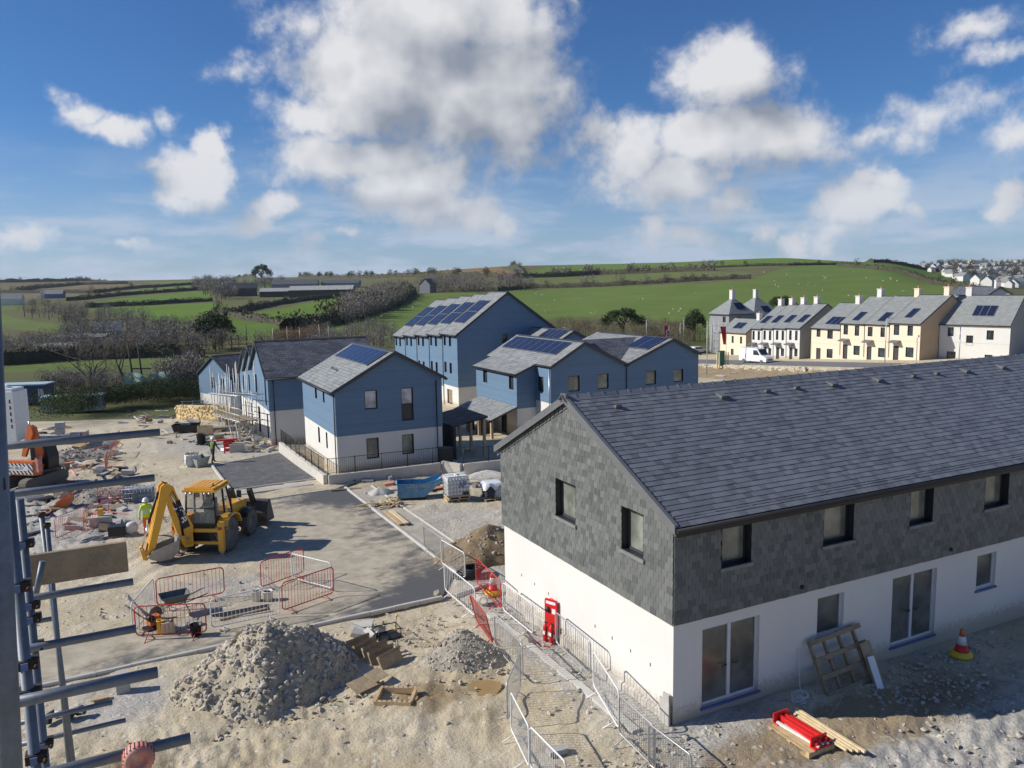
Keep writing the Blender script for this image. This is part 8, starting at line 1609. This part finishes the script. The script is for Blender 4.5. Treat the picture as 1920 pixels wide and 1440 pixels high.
def wire(p, q, sag, label):
    pts = [p.lerp(q, t / 14) - Vector((0, 0, sag * 4 * (t / 14) * (1 - t / 14))) for t in range(15)]; tag(MB().tube(pts, .03, 4).build('overhead_wire', BLACKM), label, 'wire')
wire(gp(2, 690) + Vector((0, 0, 9)), a_.location + Vector((-.5, 0, ha * .45)), 2, 'overhead wire running left from the twin poles'); wire(b_.location + Vector((-.4, 0, hb * .4)), gp(370, 690) + Vector((0, 0, 5)), 1.2, 'overhead wire running right from the twin poles')
# ------------------------------------------------------------------ vehicles and street edge by the terraces
def van(p, rz, label):
    r_ = empty('van', p, rz, label, 'van'); pr = [(-2.7, .35), (2.75, .35), (2.8, .95), (2.55, 1.15), (1.75, 1.45), (1.05, 2.35), (.7, 2.5), (-2.6, 2.5), (-2.7, 2.3)]; MB().prism(pr, 1, -.95, .95).build('body', M_('white_van_paint', (.80, .81, .82), .3, var=.02, coat=.4), r_)
    MB().prism([(1.12, 2.28), (1.80, 1.48), (1.84, 1.52), (1.16, 2.34)], 1, -.82, .82).build('windscreen', GLASS, r_)
    for s in (-1, 1): MB().prism([(.2, 1.4), (1.5, 1.4), (.98, 2.15), (.2, 2.2)], 1, .953 * s - .004, .953 * s + .004).build('side_window', GLASS, r_)
    for x in (-1.7, 1.85):
        for s in (-1, 1): MB().lathe([(.0, -.1), (.2, -.1), (.34, -.1), (.34, .1), (.2, .1), (0, .1)], 16, Matrix.Translation((x, .88 * s, .34)) @ Matrix.Rotation(R(90), 4, 'X')).build('wheel', TYRE, r_)
    for s in (-1, 1): MB().box(2.72, 2.80, .6 * s - .18, .6 * s + .18, .78, .95).build('headlight', ALU, r_)
    MB().box(2.76, 2.82, -.45, .45, .62, .78).build('grille', BLACKP, r_)
vp_ = at_y(1417, 672, 131); vp_.z = zg(vp_.x, vp_.y); van(vp_, R(-55), 'white panel van parked in front of the white terrace')
cp_ = gp(1308, 662); r_ = empty('parked_car', cp_, R(20), 'small white car partly hidden behind the twin gables', 'car'); MB().prism([(-2, .3), (2, .3), (2.05, .8), (1.2, .95), (.6, 1.42), (-1.1, 1.45), (-1.9, 1.0), (-2.05, .8)], 1, -.85, .85).build('body', M_('white_van_paint', (.8, .81, .82), .3), r_); MB().prism([(.62, 1.36), (1.15, .97), (1.2, 1.0), (.66, 1.40)], 1, -.7, .7).build('windscreen', GLASS, r_); [MB().prism([(-1.0, 1.0), (1.0, 1.0), (.55, 1.36), (-1.0, 1.38)], 1, .852 * s - .004, .852 * s + .004).build('side_window', GLASS, r_) for s in (-1, 1)]; [MB().lathe([(0, -.1), (.3, -.1), (.3, .1), (0, .1)], 14, Matrix.Translation((x, .8 * s, .3)) @ Matrix.Rotation(R(90), 4, 'X')).build('wheel', TYRE, r_) for x in (-1.3, 1.3) for s in (-1, 1)]
def stone_wall(name, label, P_, h, t, mat, seed, dens, smin, smax):
    core = MB(); g = np.random.default_rng(seed); pts = []; n = len(P_); vs = []
    for i, p in enumerate(P_):
        d = (P_[min(i + 1, n - 1)] - P_[max(i - 1, 0)]); nr = Vector((-d.y, d.x, 0)).normalized() * (t / 2); vs += [(p.x - nr.x, p.y - nr.y, p.z - .6), (p.x + nr.x, p.y + nr.y, p.z - .6), (p.x + nr.x, p.y + nr.y, p.z + h), (p.x - nr.x, p.y - nr.y, p.z + h)]
    fs = [(4 * i + k, 4 * i + (k + 1) % 4, 4 * i + 4 + (k + 1) % 4, 4 * i + 4 + k) for i in range(n - 1) for k in range(4)] + [(3, 2, 1, 0), tuple(4 * (n - 1) + k for k in range(4))]; core.add(vs, fs); r_ = empty(name, P_[0], 0, label, 'wall'); o = core.build('core', mat, r_); o.matrix_basis = Matrix.Translation(-P_[0]); rs = random.Random(seed)
    for a, b in zip(P_[:-1], P_[1:]):
        L = (b - a).length; nr = Vector((-(b - a).y, (b - a).x, 0)).normalized()
        if nr.y > 0: nr = -nr
        for k in range(int(L * h * dens)): tt = rs.random(); z = rs.uniform(.05, h); p = a.lerp(b, tt) + nr * (t / 2) + Vector((0, 0, z)) - P_[0]; pts.append((p, rs.uniform(smin, smax), Matrix.Rotation(math.atan2((b - a).y, (b - a).x), 4, 'Z') @ Matrix.Rotation(rs.uniform(-.2, .2), 4, 'Y'), rs.randrange(7)))
    scatter_mass('wall_stone', pts, mat, r_)
wp = []
for k in range(9): q = Vector((31.9, 135, 0)) + (-EB) * (3.4 * (k - 1.0)); wp.append(Vector((q.x, q.y, zg(q.x + EA.x * .8, q.y + EA.y * .8) - 1.15)))
SW = slate_mat('cream_wall_stones', (.34, .30, .23), (.64, .59, .48), .9, .2); stone_wall('stone_wall', 'long rough stone retaining wall in front of the pale terraces', wp, 1.3, .5, SW, 3, 14, .13, .26)
yw_ = [gp(u, v) for u, v in ((336, 786), (372, 788), (410, 789), (440, 790))]; SY = slate_mat('yellow_wall_stones', (.38, .27, .13), (.70, .56, .32), .9, .2); stone_wall('stone_wall', 'yellow stone retaining wall below the end blue house', yw_, 1.5, .5, SY, 5, 16, .12, .24)
r_ = on('utility_box', 1352, 688, HEAD, 'green utility box between timber posts on the bank', 'utility box'); MB().box(-.5, .5, -.3, .3, .2, 2.4).box(-.55, .55, -.35, .35, 2.402, 2.5).build('cabinet', M_('green_cabinet', (.02, .14, .07), .5), r_); [MB().box(x, x + .14, -.4, -.26, -.3, 2.3).build('post', TIMBER_P, r_) for x in (-1.2, -.75, .65, 1.1)]
r_ = on('tube_scaffold', 1337, 664, HEAD, 'slim tube scaffold beside the grey villa', 'scaffold')
for x in (0, 1.4): [MB().tube([(x, y, -.5), (x, y, 7.6)], .05, 5).build('standard', GALP, r_) for y in (0, 1.3)]
for z in (1.2, 2.8, 4.4, 6.0): MB().tube([(0, 0, z), (1.4, 0, z), (1.4, 1.3, z), (0, 1.3, z)], .045, 5, closed=True).build('ledger', GALP, r_)
for s in range(3): MB().tube([(0, -.05, 1.2 + 1.6 * s), (1.4, -.05, 2.8 + 1.6 * s)], .04, 5).build('brace', GALP, r_)
rs_ = random.Random(9)
for k, (u, v) in enumerate(((1352, 706), (1378, 700))): tag(put('boulder', ROCKS[k + 2], None, Matrix.Translation(gp(u, v)) @ Matrix.Diagonal((1.2, .7, .5, 1))), 'pale boulder on the earth bank, ' + ('left one' if k == 0 else 'right one'), 'boulder')
# the street in front of the pale terraces
ROADG = M_('terrace_road_tarmac', (.16, .16, .165), .9, var=.15, vscale=.5); sheet('road', [(WALL_A + 3.0, 74), (WALL_A + 9.5, 74), (WALL_A + 9.5, 130), (WALL_A + 3.0, 130)], ROADG, .03, 3)
pk = [Vector((p.x, p.y, p.z + 1.3)) for p in wp]
# ------------------------------------------------------------------ cabins and rail fence at the left
def cabin(p, rz, w, d, h, mat, roof, label):
    r_ = empty('site_cabin', p, rz, label, 'cabin'); MB().box(-w / 2, w / 2, -d / 2, d / 2, .2, h).build('wall', mat, r_); MB().box(-w / 2 - .15, w / 2 + .15, -d / 2 - .15, d / 2 + .15, h, h + .18).build('roof', roof, r_)
    for x in np.arange(-w / 2 + 1, w / 2 - .6, 2.2): MB().box(x, x + 1.0, -d / 2 - .03, -d / 2 - .002, 1.1, 2.0).build('window', GLASS, r_)
    MB().box(w / 2 - .9, w / 2 - .15, -d / 2 - .035, -d / 2 - .003, .25, 2.15).build('door', WPLAS, r_)
cabin(gp(30, 756), .12, 9.5, 3, 2.7, M_('navy_cabin', (.035, .06, .16), .6), M_('pale_blue_roof', (.40, .52, .56), .6), 'dark blue site cabin with pale blue roof at the left edge'); cabin(gp(140, 772), .25, 7.5, 2.6, 2.2, M_('pale_cabin', (.62, .64, .63), .7), M_('pale_blue_roof', (.40, .52, .56), .6), 'white site cabin with pale blue roof in front of the thicket')
r_ = on('rail_fence', 362, 768, .2, 'short timber rail fence beside the end blue house', 'fence')
for x in (-1.4, 0, 1.4): MB().box(x - .07, x + .07, -.07, .07, -.5, 1.3).build('post', GALP, r_)
for z in (.35, .75, 1.15): MB().box(-1.6, 1.6, -.1, -.072, z, z + .13).build('rail', GALP, r_)
r_ = on('green_netting', 285, 742, .15, 'pale green debris netting draped over the thicket', 'netting'); mb = MB(); vs = []
for j in range(7):
    for i in range(14): x = -4 + 8 * i / 13; vs.append((x, .4 * math.sin(i), 3.6 - .38 * j * (1 + .5 * math.sin(i * 1.3)) + .2 * math.sin(i * .8)))
mb.add(vs, [(j * 14 + i, j * 14 + i + 1, (j + 1) * 14 + i + 1, (j + 1) * 14 + i) for j in range(6) for i in range(13) if (i * 7 + j * 3) % 5], 0, True); mb.build('net', M_('green_net', (.32, .50, .46), .8), r_, False)
# ------------------------------------------------------------------ air
hz = MB().box(-3700, 3700, -3700, 3700, -40, 90).build('haze', [], None); hz['kind'] = 'stuff'
mh_, nth, bh_ = nodes_of('haze_air'); nth.nodes.remove(bh_); pvn = nth.nodes.new('ShaderNodeVolumePrincipled'); pvn.inputs['Color'].default_value = (.82, .88, .96, 1); pvn.inputs['Density'].default_value = .00006; pvn.inputs['Anisotropy'].default_value = .3
nth.links.new(pvn.outputs[0], nth.nodes['Material Output'].inputs['Volume']); hz.data.materials.append(mh_)
